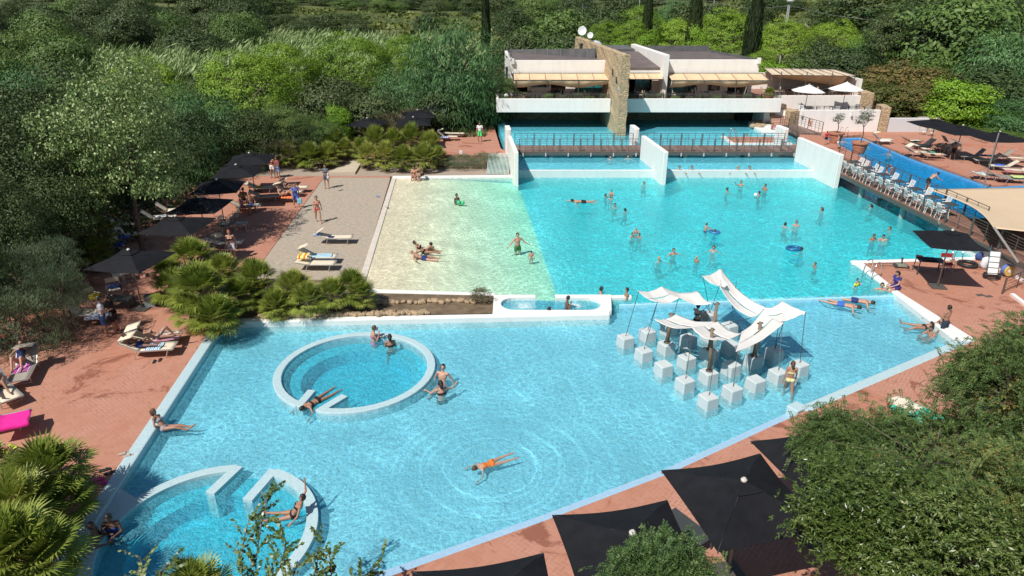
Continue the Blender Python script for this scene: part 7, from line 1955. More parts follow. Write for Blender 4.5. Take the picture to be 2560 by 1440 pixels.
lg(952, 331, .3, -93, (35, None, False), "lounger of two sunbathers under the lone upper parasol", GC_)
lg(968, 326, .3, -93, (35, None, False), "lounger behind the two sunbathers under the lone upper parasol", GC_)
lg(1160, 302, .3, -97, (45, 8, False), "empty cream lounger with a raised hood near the stone corner", GC_)
lg(1185, 298, .3, -97, (60, None, True), "lounger with a person leaning over a bag", GC_)
lg(1118, 341, .3, -90, (40, 12, False), "lounger with a coloured towel on the upper deck", GC_)
lg(1135, 333, .3, -90, FLAT, "flat empty lounger beside the coloured towel one", GC_)
lg(1105, 318, .3, -90, (30, None, True), "grey lounger under the clustered parasols", GC_)
lg(660, 490, 0, -75, (35, None, True), "grey lounger in shade under the fourth parasol", GA)
lg(612, 515, 0, -75, (35, None, False), "lounger of the shaded group under the third parasol", GA)
lg(325, 585, 0, -80, (42, None, False), "shaded lounger with yellow towels behind the second parasol", GA)
lg(300, 560, 0, -80, (42, None, False), "shaded lounger behind the one with yellow towels", GA)
lg(395, 545, 0, -70, (42, None, False), "shaded lounger with a white towel under the poplar", GA)
lg(430, 525, 0, -70, (42, None, False), "second shaded lounger under the poplar edge", GA)
lg(560, 605, 0, -85, (20, None, True), "grey lounger behind the tall dwarf palm", GA)
for i, (u, v, rz, key, lab) in enumerate([(2205, 348, -95, (40, 12, False), "lounger with a white towel nearest the pool ladder"), (2278, 352, -80, (30, None, False), "lounger with a green towel"), (2310, 362, 100, (40, None, False), "cream lounger right of the green towel"),
    (2290, 380, -85, (30, 30, False), "lounger with a cream pillow by the pool rim"), (2330, 385, -95, (12, None, False), "lounger with a sunbather nearest the pool rim"), (2335, 372, 80, UP30, "lounger with two bare legs"), (2362, 368, 80, (35, 20, True), "lounger beside the sitting woman"), (2375, 355, -90, (50, None, True), "grey lounger behind the sitting woman"),
    (2432, 390, 80, (52, None, True), "grey backed lounger with a blue towel"), (2470, 400, 78, (45, None, False), "empty cream lounger with a raised back"), (2500, 390, 78, (45, None, True), "grey lounger behind the empty cream one"), (2510, 415, 72, (40, None, False), "lounger with a deep blue towel at its foot"), (2545, 425, 72, (35, None, False), "lounger with a pink towel near the right edge"), (2550, 395, 70, (40, None, False), "lounger with a yellow cloth near the right edge"),
    (2465, 437, -105, (14, None, False), "lounger with a light blue towel below the mast"), (2500, 440, -100, (30, None, True), "dark lounger behind the mast"), (2530, 445, -100, (10, None, True), "lounger draped with a pale green towel")]):
    lg(u, v, .1, rz, key, lab + " on the sun deck", GD)

# towels and cloths lying on things
def towel(u, v, z, w_, l_, rz, colour, label, name="towel", stripes=None, drape=0.06, group=None, tilt=0.0):
    p = W(u, v, z)
    if stripes:
        nm = "striped " + label
        if nm not in _mats:
            m, n, b = newmat("striped cloth"); o_ = objc(n); sx_ = n.new("ShaderNodeSeparateXYZ"); n.put(sx_.inputs[0], o_)
            f = n.m('FRACT', n.m('MULTIPLY', sx_.outputs[stripes[1]], stripes[2]))
            n.put(b.inputs['Base Color'], n.ramp(f, [(i / len(stripes[0]), c) for i, c in enumerate(stripes[0])], 'CONSTANT')); b.inputs['Roughness'].default_value = .9
            _mats[nm] = m
        m = _mats[nm]
    else: m = mat("cloth %.2f %.2f %.2f" % colour, colour, 0.9, var=0.12, scale=5)
    mb = MB(); s_ = rnd.random() * 9
    def fn(a, b_):
        x = (a - .5) * w_; y = (b_ - .5) * l_
        e_ = max(0, abs(x) - w_ * .38) * 1.6
        return (x * (1 - e_ * .3), y + .02 * math.sin(x * 9 + s_), 0.025 + 0.014 * math.sin(x * 14 + s_) * math.cos(y * 9) - e_ * drape * 6 + math.tan(tilt) * max(0, -y - l_ * .1))
    mb.grid(fn, 12, 16, 0.012); o = mb.build(name, m, smooth=True)
    o.location = p; o.rotation_euler = (0, 0, R(rz)); tag(o, label, "towel", group); return o
Z1 = .37
towel(245, 790, Z1, .66, .9, -82, (0.42, 0.43, 0.52), "grey lilac towel on the lounger beside the bush")
towel(388, 866, Z1 + .01, .66, .55, -82, (.05, .3, .7), "blue and white patterned cloth heap on the nearer lounger", stripes=([(.02, .12, .5), (.75, .8, .8), (.05, .45, .6), (.8, .82, .8)], 1, 7.0))
towel(415, 842, Z1, .62, 1.0, -74, (.6, .2, .3), "red and white striped towel beneath the reading woman", stripes=([(.55, .10, .16), (.75, .7, .66), (.5, .14, .25), (.8, .75, .7)], 0, 6.0))
towel(60, 915, Z1, .60, 1.0, -160, (.6, .1, .4), "pink and purple striped towel under the bare knees", stripes=([(.62, .06, .30), (.25, .08, .30), (.70, .45, .6), (.3, .05, .3)], 0, 6.0))
o = towel(20, 1050, .62, 1.0, 1.2, -62, (0.78, 0.02, 0.30), "bright pink towel thrown over the lounger at the left edge", drape=.12, tilt=.3)
towel(640, 467, Z1, .6, 1.0, -88, (0.62, 0.46, 0.04), "yellow towel on the lounger under the fifth parasol")
towel(718, 492, Z1, .62, .9, -92, (.8, .2, .05), "orange red towel under the sunbathers", stripes=([(.75, .14, .03), (.85, .4, .1), (.7, .08, .05)], 1, 5.0))
towel(805, 638, Z1, .64, 1.1, -90, (.2, .5, .6), "turquoise striped towel on the gravel court lounger", stripes=([(.22, .50, .60), (.62, .72, .75), (.12, .38, .55), (.5, .65, .72)], 1, 7.0))
towel(760, 637, .70, .75, .50, -90, (.8, .5, .05), "red and yellow towel hanging over the raised lounger end", stripes=([(.80, .60, .02), (.65, .05, .03), (.80, .65, .05), (.7, .7, .66)], 1, 4.0), drape=.15)
towel(795, 585, .55, .5, .4, -88, (.05, .2, .55), "blue and white cloth over the lounger hood", stripes=([(.7, .74, .76), (.10, .25, .55)], 0, 3.0), drape=.15)
towel(826, 593, Z1, .4, .35, -88, (0.02, 0.025, 0.12), "round navy cushion on the lone gravel court lounger", name="cushion")
towel(1112, 343, .3 + Z1, .6, .8, -90, (.3, .3, .7), "violet and turquoise towel on the upper deck lounger", stripes=([(.4, .1, .5), (.6, .7, .8), (.05, .3, .5)], 1, 6.0))
towel(2212, 351, .1 + Z1, .6, .9, -95, (.78, .76, .75), "white towel on the lounger by the pool ladder")
towel(2285, 354, .1 + Z1, .66, .9, -80, (0.02, 0.30, 0.17), "green towel on the sun deck lounger")
towel(2455, 388, .1 + .45, .6, .6, 80, (0.02, 0.06, 0.30), "blue towel on the grey backed lounger")
towel(2498, 412, .1 + Z1, .64, .7, 72, (0.05, 0.13, 0.50), "deep blue towel at a lounger foot")
towel(2520, 426, .1 + Z1, .6, .5, 72, (0.45, 0.15, 0.20), "dull pink towel near the right edge")
towel(2448, 432, .1 + Z1, .6, .7, -105, (0.30, 0.60, 0.72), "light blue towel below the mast")
towel(2545, 441, .1 + .5, .7, .9, -100, (0.50, 0.62, 0.22), "pale green towel over the dark lounger")
towel(350, 585, Z1, .5, .5, -80, (0.62, 0.48, 0.03), "yellow bag like towel on the shaded lounger")
towel(310, 592, Z1, .6, .6, -80, (0.12, 0.16, 0.55), "blue towel on the shaded lounger")
towel(400, 540, Z1 + .1, .5, .7, -70, (0.72, 0.70, 0.72), "white towel on the lounger under the poplar")
towel(2330, 380, .1 + Z1, .5, .4, 80, (0.10, 0.30, 0.22), "small green towel by the two bare legs")
# things hidden behind the locust leaves
towel(2305, 1035, .45, 1.1, 1.6, 30, (.05, .62, .45), "mint green cloth glimpsed through the locust leaves")
towel(2265, 1010, .5, .7, .9, 30, (.75, .66, .52), "cream cloth glimpsed through the locust leaves")
towel(2280, 1195, .45, .8, 1.6, 30, (.12, .30, .75), "bright blue cloth glimpsed through the locust leaves")
towel(2310, 1180, .5, .7, 1.0, 30, (.78, .72, .62), "pale cloth beside the bright blue one behind the leaves")

# director chairs, plastic chairs, tables
def make_director(label):
    t = thing("folding_chair", label, "chair"); mf = M_FRAME
    for sx_ in (-.27, .27):
        mb = MB(); mb.tube([(sx_, .2, 0), (sx_, .2, .62), (sx_, -.22, .64), (sx_, -.26, .88)], .016, 5); mb.tube([(sx_, -.2, 0), (sx_, -.22, .64)], .016, 5); mb.tube([(sx_, .2, .05), (sx_, -.2, .05)], .014, 5); mb.build("side_frame", mf, t)
    mb = MB(); mb.tube([(-.27, .15, .1), (.27, .15, .42)], .014, 5); mb.tube([(.27, .13, .1), (-.27, .13, .42)], .014, 5); mb.build("cross_brace", mf, t)
    mb = MB(); mb.grid(lambda u, v: (-.26 + .52 * u, -.2 + .4 * v, .43 - .03 * math.sin(math.pi * u)), 6, 3, .012); mb.build("seat", M_SLING, t)
    mb = MB(); mb.grid(lambda u, v: (-.26 + .52 * u, -.25 - .04 * math.sin(math.pi * u), .66 + .22 * v), 6, 3, .012); mb.build("back_cloth", M_SLING, t)
    return t
dc = None
def director(u, v, z, rz, label, group="folding canvas chairs on the left deck", dx=0):
    global dc
    p = W(u, v, z)
    if dc is None: dc = make_director(label); o = dc; o.location = p; o.rotation_euler = (0, 0, R(rz)); tag(o, None, None, group)
    else: o = dup(dc, p, R(rz), label, group)
    return o
director(240, 768, 0, -105, "folding chair with a yellow towel over its back")
director(290, 742, 0, -150, "folding chair with a navy towel over its back")
director(300, 708, 0, -60, "white folding chair under the nearest parasol")
director(303, 632, 0, -100, "folding chair with a blue towel by the small palms")
director(545, 606, 0, 150, "folding chair with a grey and yellow towel near the second parasol")
director(565, 575, 0, -95, "greenish folding chair left of the red haired woman")
director(590, 556, 0, 95, "folding chair facing the shaded table")
director(322, 700, 0, 120, "second white folding chair under the nearest parasol")
director(2390, 386, .1, 160, "grey folding chair under the middle sun deck parasol", "folding chairs on the sun deck")
director(2370, 388, .1, 190, "white framed folding chair the woman sits on", "folding chairs on the sun deck")
director(2305, 340, .1, 180, "dark folding chair under the parasol by the steps", "folding chairs on the sun deck")
director(2325, 343, .1, 200, "second dark folding chair under the parasol by the steps", "folding chairs on the sun deck")
for u, v, z, w_, l_, rz, c_, lab in [(237, 737, .80, .5, .45, -105, (0.55, 0.40, 0.05), "yellow towel over the folding chair back"), (285, 716, .84, .6, .6, -150, (0.02, 0.035, 0.12), "navy towel over the folding chair back"), (300, 608, .86, .45, .5, -100, (0.04, 0.07, 0.28), "blue towel over the chair by the small palms"), (540, 585, .86, .5, .4, 150, (.6, .55, .4), "grey and yellow towel over the chair near the second parasol")]:
    towel(u, v, z, w_, l_, rz, c_, lab, drape=.3)
def make_table(label, w_=.8, l_=.8, h=.45, m=None, leg=.025):
    t = thing("low_table", label, "table"); m = m or M_DARKTAB
    mb = MB(); mb.box((0, 0, h - .015), (w_, l_, .03)); mb.build("table_top", m, t, bevel=.008)
    for sx_ in (-1, 1):
        for sy_ in (-1, 1): mb = MB(); mb.tube([(sx_ * (w_ / 2 - .05), sy_ * (l_ / 2 - .05), h - .03), (sx_ * (w_ / 2 - .02), sy_ * (l_ / 2 - .02), 0)], leg, 6); mb.build("leg", m, t)
    return t
t = make_table("dark low plastic table beside the nearest parasol pole", 1.0, .75); t.location = W(304, 768, 0); t.rotation_euler = (0, 0, R(8))
t = make_table("dark low table with a red cloth at the left edge", 1.0, .7); t.location = W(8, 872, 0); t.rotation_euler = (0, 0, R(12))
towel(6, 843, .47, .45, .35, 12, (.55, .03, .03), "red cloth on the dark low table at the left edge")
t = make_table("dark plastic low table between the big parasols", .5, 1.3, .42); t.location = W(1715, 1345, 0.05); t.rotation_euler = (0, 0, R(35))
t = make_table("small table by the red haired woman's chair", .7, .6, .45, M_FRAME); t.location = W(605, 575, 0); t.rotation_euler = (0, 0, R(8))
mb = MB(); mb.box((0, 0, .27), (.42, .42, .54)); o = one("cool_box", mb, mat("grey blue box", (.25, .32, .34), .5), "square grey box beside the nearest parasol pole", "box", bevel=.02); p = W(378, 765, 0); o.location = p; o.rotation_euler = (0, 0, R(20))

def make_plastic(label):
    t = thing("plastic_chair", label, "chair"); m = M_PLASTIC
    mb = MB(); mb.box((0, .02, .43), (.46, .46, .03)); mb.build("seat", m, t, bevel=.01)
    bk = MB()
    for sx_ in (-.21, .21): bk.beam((sx_, -.2, .43), (sx_, -.33, .88), .04, .03)
    bk.beam((-.21, -.33, .88), (.21, -.33, .88), .03, .05)
    for k in range(6): z = .50 + .065 * k; y = -.2 - .13 * (z - .43) / .45; bk.beam((-.21, y, z), (.21, y, z), .02, .042)
    bk.build("backrest", m, t)
    for sx_ in (-.24, .24):
        mb = MB(); mb.tube([(sx_, .2, .62), (sx_, -.22, .64)], .02, 5); mb.tube([(sx_, .2, .62), (sx_, .2, .43)], .015, 5); mb.build("armrest", m, t)
        for y0, y1 in ((.2, .25), (-.18, -.26)): mb = MB(); mb.tube([(sx_ * .9, y0, .43), (sx_ * 1.02, y1, 0)], .022, 5); mb.build("leg", m, t)
    return t
ta = R(90) + math.atan2(dd.y, dd.x)
pc = None; tb = None
ST = [0.7, 2.5, 4.3, 6.1, 7.9, 9.7, 11.2]
ordn = ["first", "second", "third", "fourth", "fifth", "sixth", "seventh"]
for i, s_ in enumerate(ST):
    q = TP(s_ + .2, .95, 1.12)
    lab = "dark bistro table on the dining bridge, %s from the white divider wall" % ordn[i]
    if tb is None: tb = make_table(lab, .7, .7, .74, M_DARKTAB, .02); tb.name = "bistro_table"; o = tb; o.location = q; tag(o, None, None, "bistro tables on the dining bridge")
    else: o = dup(tb, q, 0, lab, "bistro tables on the dining bridge")
    o.rotation_euler = (0, 0, math.atan2(dd.y, dd.x))
    for j, (ds, dt, rr_) in enumerate(((-.42, .30, 0), (.42, .32, 0), (.42, 1.35, 180), (-.35, 1.45, 180))):
        if j == 3 and i > 1: continue
        if i == 6 and j > 1: continue
        q = TP(s_ + .2 + ds, dt, 1.10)
        lab = "white plastic chair at the %s bridge table, %s" % (ordn[i], ["rail side, further", "rail side, nearer", "blue pool side", "blue pool side, further"][j])
        if pc is None: pc = make_plastic(lab); o = pc; o.location = q; tag(o, None, None, "white plastic chairs on the dining bridge")
        else: o = dup(pc, q, 0, lab, "white plastic chairs on the dining bridge")
        o.rotation_euler = (0, 0, math.atan2(nn_.y, nn_.x) - R(90) + R(rr_) + rnd.uniform(-.15, .15))
# white chairs and table below the white parasols
for i, (x, y, rr_) in enumerate([(28.9, 69.4, 180), (30.2, 69.2, 10), (31.1, 69.1, -10), (32.2, 69.3, 5), (33.6, 69.2, 0), (35.2, 69.3, 10), (34.8, 70.0, 180), (29.0, 70.3, 200)]):
    dup(pc, (x, y, 1.62), R(rr_), "white plastic chair on the lower terrace, %s along the retaining wall" % (ordn + ["eighth"])[i], "white chairs on the lower terrace")
t = dup(tb, (29.7, 69.9, 1.62), R(5), "dark table under the white parasol nearest the gangway", "tables on the lower terrace"); dup(tb, (31.7, 69.9, 1.62), R(5), "dark table between the two white parasols", "tables on the lower terrace"); dup(tb, (34.2, 69.9, 1.62), R(5), "dark table under the white parasol by the stone pillar", "tables on the lower terrace")
for i, x in enumerate((1.6, 3.9, 6.2, 8.3, 12.2, 14.0, 17.0, 19.3, 21.6)):
    lab = "dark dining table on the balcony, %s from the left end" % (ordn + ["eighth", "ninth"])[i]
    dup(tb, (x, 70.3, 3.02), 0, lab, "balcony tables")
    for sg in (-1, 1): dup(dc, (x + sg * .75, 70.3, 3.02), R(90 * sg), "canvas chair on the %s side of the %s balcony table" % ("left" if sg < 0 else "right", (ordn + ["eighth", "ninth"])[i]), "balcony chairs")
for i, x in enumerate((27.6, 29.6, 31.6, 33.6)):
    dup(tb, (x, 75.3, 2.72), 0, "table under the pergola, %s from the left" % ordn[i], "pergola tables")
    for sg in (-1, 1): dup(dc, (x + sg * .75, 75.3, 2.72), R(90 * sg), "canvas chair on the %s side of the %s pergola table" % ("left" if sg < 0 else "right", ordn[i]), "pergola chairs")
# planting along the balcony rail
gp = "low shrubs behind the balcony rail"
for i in range(20):
    x = -0.6 + i * 1.38
    if 9.3 < x < 11.2: continue
    b_ = thing("balcony_shrub", "low green shrub along the balcony rail", "shrub", (x, 68.6, 3.02), rnd.random() * 6, gp)
    c = bpy.data.objects.new("leaves", CR['grey' if i % 3 else 'mid'][0]); col.objects.link(c); c.parent = b_; s = rnd.uniform(.35, .6); c.scale = (s * 1.3, s, s); c.location = (0, 0, s * .6)

# pots and olives
M_TERRA = mat("terracotta pot", (0.42, 0.19, 0.11), 0.8, var=0.15, scale=5)
def make_pot(label, loc, s, tall):
    p = thing("terracotta_pot", label, "plant pot", loc, 0, "terracotta pots with olives")
    mb = MB(); mb.lathe([(0.40, 0), (0.44, .05), (0.56, .55), (0.585, .60), (0.56, .64), (0.62, .80), (0.70, .84), (0.70, .96), (0.62, .97), (0.58, .90)], (0, 0, 0), 24); mb.build("pot", M_TERRA, p, smooth=False); p.scale = (s,) * 3
    mb = MB(); mb.lathe([(.58, .86), (.01, .9)], (0, 0, 0), 20, caps=False); mb.build("soil", M_SOIL, p)
    t = thing("olive_tree", label.replace("terracotta pot", "small olive tree in the pot"), "tree", (loc[0], loc[1], loc[2] + .85 * s), 0, "potted olive trees")
    mb = MB(); mb.tube([(0, 0, 0), (.08, 0, tall * .4), (.02, .05, tall * .75)], [.045, .035, .03], 6); mb.build("trunk", M_BARK, t)
    for k in range(5):
        a = k * 1.3; mb = MB()
        mb.tube([(.02, .05, tall * .7), (math.cos(a) * .35, math.sin(a) * .35, tall * (1.0 + .05 * k))], [.02, .008], 4)
        mb.build("branch", M_BARK, t)
    c = bpy.data.objects.new("crown", OLV); col.objects.link(c); c.parent = t; c.location = (0, 0, tall * 1.12); c.scale = (.62 * tall / 1.6 + .1, .55 * tall / 1.6 + .1, tall * .42)
OLV = crown_broad("olive_crown", L_OLIVE, 40, 60, 0.085, 0.25, lump=(.18, .34), inner=.4)
p = W(2087, 357, 1.1); make_pot("terracotta pot further up the raised deck, small olive inside", (p.x, p.y, 1.1), .92, 1.15)
p = W(2146, 383, 1.1); make_pot("terracotta pot by the dining bridge rail, larger olive inside", (p.x, p.y + .0, 1.1), .95, 1.75)
p = WD(1926, 232, 68.6); make_planter = thing("agave_pot", "round pot with a spiky agave at the right end of the balcony", "plant pot", (25.2, 68.9, 3.02))
mb = MB(); mb.lathe([(.35, 0), (.5, .45), (.55, .5), (.5, .52)], (0, 0, 0), 16); mb.build("pot", M_TERRA, make_planter)
c = bpy.data.objects.new("spiky_leaves", PM[0]); col.objects.link(c); c.parent = make_planter; c.location = (0, 0, .6); c.scale = (.75, .75, .8)
gl_ = thing("globe_lamp", "white globe lamp in a wide bowl at the left end of the balcony", "lamp", (-.55, 68.7, 3.02))
mb = MB(); mb.ell((0, 0, .55), (.24, .24, .24), 16, 10); mb.build("globe", mat("white globe", (.8, .8, .8), .3), gl_, smooth=True)
mb = MB(); mb.lathe([(.2, .0), (.45, .28), (.5, .3), (.2, .32)], (0, 0, 0), 16); mb.build("bowl", M_TERRA, gl_)
t = tree('mid', -0.2, 69.6, 3.02, 5.3, .7, "slender young tree in the bowl at the left end of the balcony", None, .9)

# ladders, trolley, robot, sundries
def ladder(u, v, z, rz, label, w_=.5):
    p = W(u, v, z); t = thing("pool_ladder", label, "pool ladder", p, R(rz), "steel pool ladders")
    for sx_ in (-w_ / 2, w_ / 2):
        pts = [(sx_, .45, 0)] + [(sx_, .15 - .30 * math.cos(a) + .1, .72 + .22 * math.sin(a)) for a in [R(170), R(135), R(90), R(45), R(10)]][::1]
        pts = [(sx_, .5, 0.0), (sx_, .47, .55), (sx_, .38, .75), (sx_, .2, .82), (sx_, .02, .75), (sx_, -.12, .4), (sx_, -.18, -.6)]
        mb = MB(); mb.tube(pts, .022, 7); mb.build("handrail", M_CHROME, t, smooth=True)
    for k in range(3): mb = MB(); mb.box((0, -.17, -.1 - .2 * k), (w_, .08, .02)); mb.build("rung", M_CHROME, t)
ladder(2172, 692, .05, -62, "steel ladder near the child with yellow armbands")
ladder(2375, 655, .05, 180, "steel ladder behind the deck parasol")
ladder(2106, 338, .2, 180, "steel ladder at the far end of the blue pool")
ladder(1836, 345, .62, 90, "steel ladder on the small brick platform behind the footbridge")
tt = thing("lifeguard_table", "dark table with bags and a red towel under the deck parasol", "table", W(2318, 683, .05), R(-12))
mb = MB(); mb.box((0, 0, .72), (1.2, .7, .04)); mb.build("table_top", M_DARKTAB, tt)
for sx_ in (-.55, .55):
    for sy_ in (-.3, .3): mb = MB(); mb.tube([(sx_, sy_, .72), (sx_ * 1.08, sy_ * 1.1, 0)], .025, 5); mb.build("leg", M_DARKTAB, tt)
towel(2325, 648, .82, .7, .5, -12, (.02, .02, .03), "black bag and cloths on the lifeguard table", name="bag_pile"); towel(2300, 641, .82, .35, .3, -12, (.6, .1, .12), "pink cloth on the corner of the lifeguard table")
o = director(2362, 678, .05, 170, "red folding chair under the deck parasol", "chairs under the deck parasol")
for c_ in o.children:
    if c_.name.startswith(("seat", "back_cloth")): c_.data = c_.data.copy(); c_.data.materials[0] = mat("red canvas", (.35, .02, .025), .85)
rb = thing("pool_robot", "grey pool cleaning robot with its cable near the deck corner", "pool robot", W(2252, 668, .05), R(-8))
mb = MB(); mb.box((0, 0, .14), (.52, .42, .14), taper=.85); mb.build("shell", mat("robot shell", (.22, .22, .17), .5, var=.3, scale=9), rb, bevel=.03)
for sx_ in (-.27, .27): mb = MB(); mb.tube([(sx_, -.2, .08), (sx_, .2, .08)], .08, 10); mb.build("track", M_DARKTAB, rb)
mb = MB(); mb.tube([(0, 0, .2), (0, .05, .42)], .04, 8); mb.ell((0, .06, .46), (.07, .07, .06), 8, 6); mb.build("swivel", M_DARKTAB, rb)
mb = MB(); mb.tube([(-.25, 0, .1), (-.6, .1, .02), (-1.0, .05, .02), (-.95, .4, .02), (-.4, .45, .02), (.1, .3, .1)], .014, 5); mb.build("cable", mat("grey cable", (.12, .12, .12), .6), rb)
rt = thing("rubber_ring", "black inner tube ring lying by the white sacks", "swim ring", W(2418, 664, .05))
mb = MB(); n = 26; mb.tube([(0.40 * math.cos(2 * math.pi * k / n), 0.40 * math.sin(2 * math.pi * k / n), .09) for k in range(n + 1)], .095, 10, cap=False); mb.build("tube", mat("black rubber", (.02, .02, .022), .5), rt, smooth=True)
tl_ = thing("hand_truck", "tall white hand truck with two black wheels leaning by the terrace wall", "hand truck", W(2478, 697, .05), R(-14))
for sx_ in (-.24, .24): mb = MB(); mb.tube([(sx_, 0, .15), (sx_, .42, 1.45), (sx_ * .8, .50, 1.58)], .022, 6); mb.build("side_rail", M_CHROME, tl_)
for k in range(5): mb = MB(); f_ = .1 + .2 * k; mb.tube([(-.24, .42 * f_, .15 + 1.3 * f_), (.24, .42 * f_, .15 + 1.3 * f_)], .016, 5); mb.build("cross_bar", M_STEEL, tl_)
mb = MB(); mb.grid(lambda u, v: (-.22 + .44 * u, .04 + .36 * v, .22 + 1.1 * v), 2, 4, .03); mb.build("white_panel", M_PLASTIC, tl_)
for sx_ in (-.30, .30): mb = MB(); mb.tube([(sx_ - .05, 0.02, .16), (sx_ + .05, 0.02, .16)], .16, 16); mb.build("wheel", mat("black rubber", (.02, .02, .022), .5), tl_, smooth=False)
mb = MB(); mb.box((0, -.12, .05), (.45, .25, .02)); mb.build("toe_plate", M_CHROME, tl_)
hr = thing("hose_reel", "yellow and blue hose reel beside the hand truck", "hose reel", W(2515, 690, .05), R(10))
mb = MB(); mb.tube([(0, -.12, .3), (0, -.06, .3)], .26, 18); mb.build("yellow_disc", mat("yellow plastic", (.68, .48, .12), .5), hr)
mb = MB(); mb.tube([(0, -.06, .3), (0, .14, .3)], .29, 18); mb.build("blue_coil", mat("blue plastic", (.12, .2, .45), .5), hr)
mb = MB(); mb.tube([(0, -.14, .3), (0, -.12, .3)], .09, 12); mb.build("hub", M_PLASTIC, hr)
for i, (u, v, w_, h_, c_, lab) in enumerate([(2458, 672, .35, .6, (.72, .72, .76), "white sack beside the black rubber ring"), (2470, 660, .3, .5, (.74, .74, .74), "white sack behind the first one"), (2446, 650, .32, .4, (.04, .08, .25), "dark blue bag by the terrace wall")]):
    p = W(u, v, .05); mb = MB(); mb.ell((0, 0, h_ / 2), (w_ / 1.6, w_ / 2, h_ / 1.7), 12, 8)
    for k_2, vv in enumerate(mb.v): f_ = 1 + .12 * math.sin(vv[2] * 18 + vv[0] * 15); mb.v[k_2] = (vv[0] * f_, vv[1] * f_, max(0, vv[2]))
    o = mb.build("sack", mat("cloth sack %d" % (i // 2), c_, .8), smooth=True); o.location = p; tag(o, lab, "sack")
mb = MB()
for k in range(2): mb.box((k * .3, k * -.15, .012), (.35, .18, .024), .2)
o = mb.build("drain_grate", M_STEEL); p = W(2450, 738, .05); o.location = p; tag(o, "two dark drain grates set in the right brick deck", "drain")
gt = thing("access_barrier", "low metal barrier rail beside the pale kerb at the right edge", "barrier")
a_ = W(2505, 735, .05); b_ = W(2575, 705, .05); mb = MB(); rail_panel(mb, a_, b_, .8, 4, .06, 1); mb.build("barrier_frame", M_STEEL, gt)
mb = MB(); q = W(2530, 736, .1); q2 = W(2600, 790, .1); mb.beam((q.x, q.y, .1), (q2.x, q2.y, .1), .18, .12); one("ramp_kerb", mb, M_WHITE, "white kerb of the ramp at the right edge", "kerb")
# sandals
def sandals(u, v, c_, label, rz, s=1.0):
    p = W(u, v, 0.0); t = thing("pair_of_sandals", label, "sandals", p, R(rz)); m = mat("rubber %.1f %.1f %.1f" % c_, c_, .6)
    for k in (-1, 1):
        mb = MB(); mb.prism([(k * .09 + x * .055, y * .13 + k * .05) for x, y in ((-.7, -1), (.7, -1), (.9, -.2), (.8, .5), (.9, .9), (0, 1.1), (-.9, .9), (-.8, .5), (-.9, -.2))], 0.005, .035); 
        mb.tube([(k * .09 - .05, k * .05 + .04, .03), (k * .09, k * .05 + .05, .08), (k * .09 + .05, k * .05 + .04, .03)], .014, 5); mb.build("sandal", m, t)
    t.scale = (s,) * 3
sandals(25, 1125, (.62, .68, .08), "yellow green sandals on the brick deck at the left", 60, 1.3); sandals(250, 1205, (.70, .03, .25), "pink sandals beside the dwarf palm", -70, 1.2); sandals(268, 1180, (.03, .03, .03), "black sandals above the pink ones", -60, 1.2)
sandals(315, 1138, (.45, .38, .32), "tan sandals near the pool coping", -60, 1.1); sandals(393, 903, (.03, .03, .03), "dark sandals near the pair of loungers", 10); sandals(945, 492, (.25, .3, .45), "blue sandals on the gravel court near the kerb", 80); sandals(967, 520, (.05, .05, .06), "dark sandals standing on the pale kerb", 80); sandals(715, 507, (.05, .04, .04), "sandals below the orange towel lounger", 30)

# parked car seen between the trees
cr = thing("parked_car", "blue car parked in the lane between the trees, half hidden", "car", (WD(755, 268, 66).x, 66, 0.12), R(20))
mb = MB(); mb.box((0, 0, .62), (1.75, 4.2, .62), taper=.94); mb.build("body", mat("blue car paint", (.02, .07, .20), .25, .3, var=.05), cr, bevel=.12)
mb = MB(); mb.box((0, -.2, 1.15), (1.5, 2.2, .55), taper=.78); mb.build("cabin", M_GLASS, cr, bevel=.08)
mb = MB(); mb.box((0, -.2, 1.44), (1.15, 1.6, .05)); mb.build("roof", mat("blue car paint", (.02, .07, .20), .25, .3), cr, bevel=.02)
for sx_ in (-.82, .82):
    for sy_ in (-1.3, 1.3):
        mb = MB(); mb.tube([(sx_ - .1, sy_, .33), (sx_ + .1, sy_, .33)], .33, 16); mb.build("wheel", mat("black rubber", (.02, .02, .022), .5), cr)
    mb = MB(); mb.box((sx_ * .8, -2.05, .7), (.3, .08, .14)); mb.build("headlight", mat("lamp lens", (.6, .62, .65), .2), cr)
# posts and wires far up the slope
for (u, v, D, lab) in ((1976, 4, 108, "pale lamp post rising behind the domed pines"), (1971, 12, 112, "thin pole beside the pale lamp post"), (1786, 0, 150, "distant wire pole above the pines"), (1600, -6, 160, "distant pale pole at the top edge")):
    p = WD(u, v, D); g = terr(p.x, D); t = thing("utility_pole", lab, "pole", (p.x, D, g)); mb = MB(); mb.tube([(0, 0, 0), (0, 0, p.z - g)], [.12, .08], 6); mb.build("pole", mat("grey pole far", (.42, .42, .42), .6), t)
    if D == 108: mb = MB(); mb.lathe([(.1, p.z - g), (.55, p.z - g + .05), (.5, p.z - g + .2), (.1, p.z - g + .3)], (0, 0, 0), 12); mb.build("lamp_head", mat("grey pole far", (.42, .42, .42), .6), t)
a_ = WD(1500, -20, 160); b_ = WD(1786, 3, 150); c__ = WD(1976, 14, 112); d__ = WD(2300, 50, 118)
for k, (x0, x1) in enumerate(((a_, b_), (b_, c__), (c__, d__))):
    mb = MB(); mb.tube([x0.lerp(x1, i / 10) - Vector((0, 0, .8 * math.sin(math.pi * i / 10))) for i in range(11)], .022, 4); o = mb.build("overhead_wire", mat("wire", (.3, .3, .3), .6)); tag(o, ["overhead wire at the top edge", "overhead wire between the distant poles", "overhead wire right of the pale lamp post"][k], "wire")
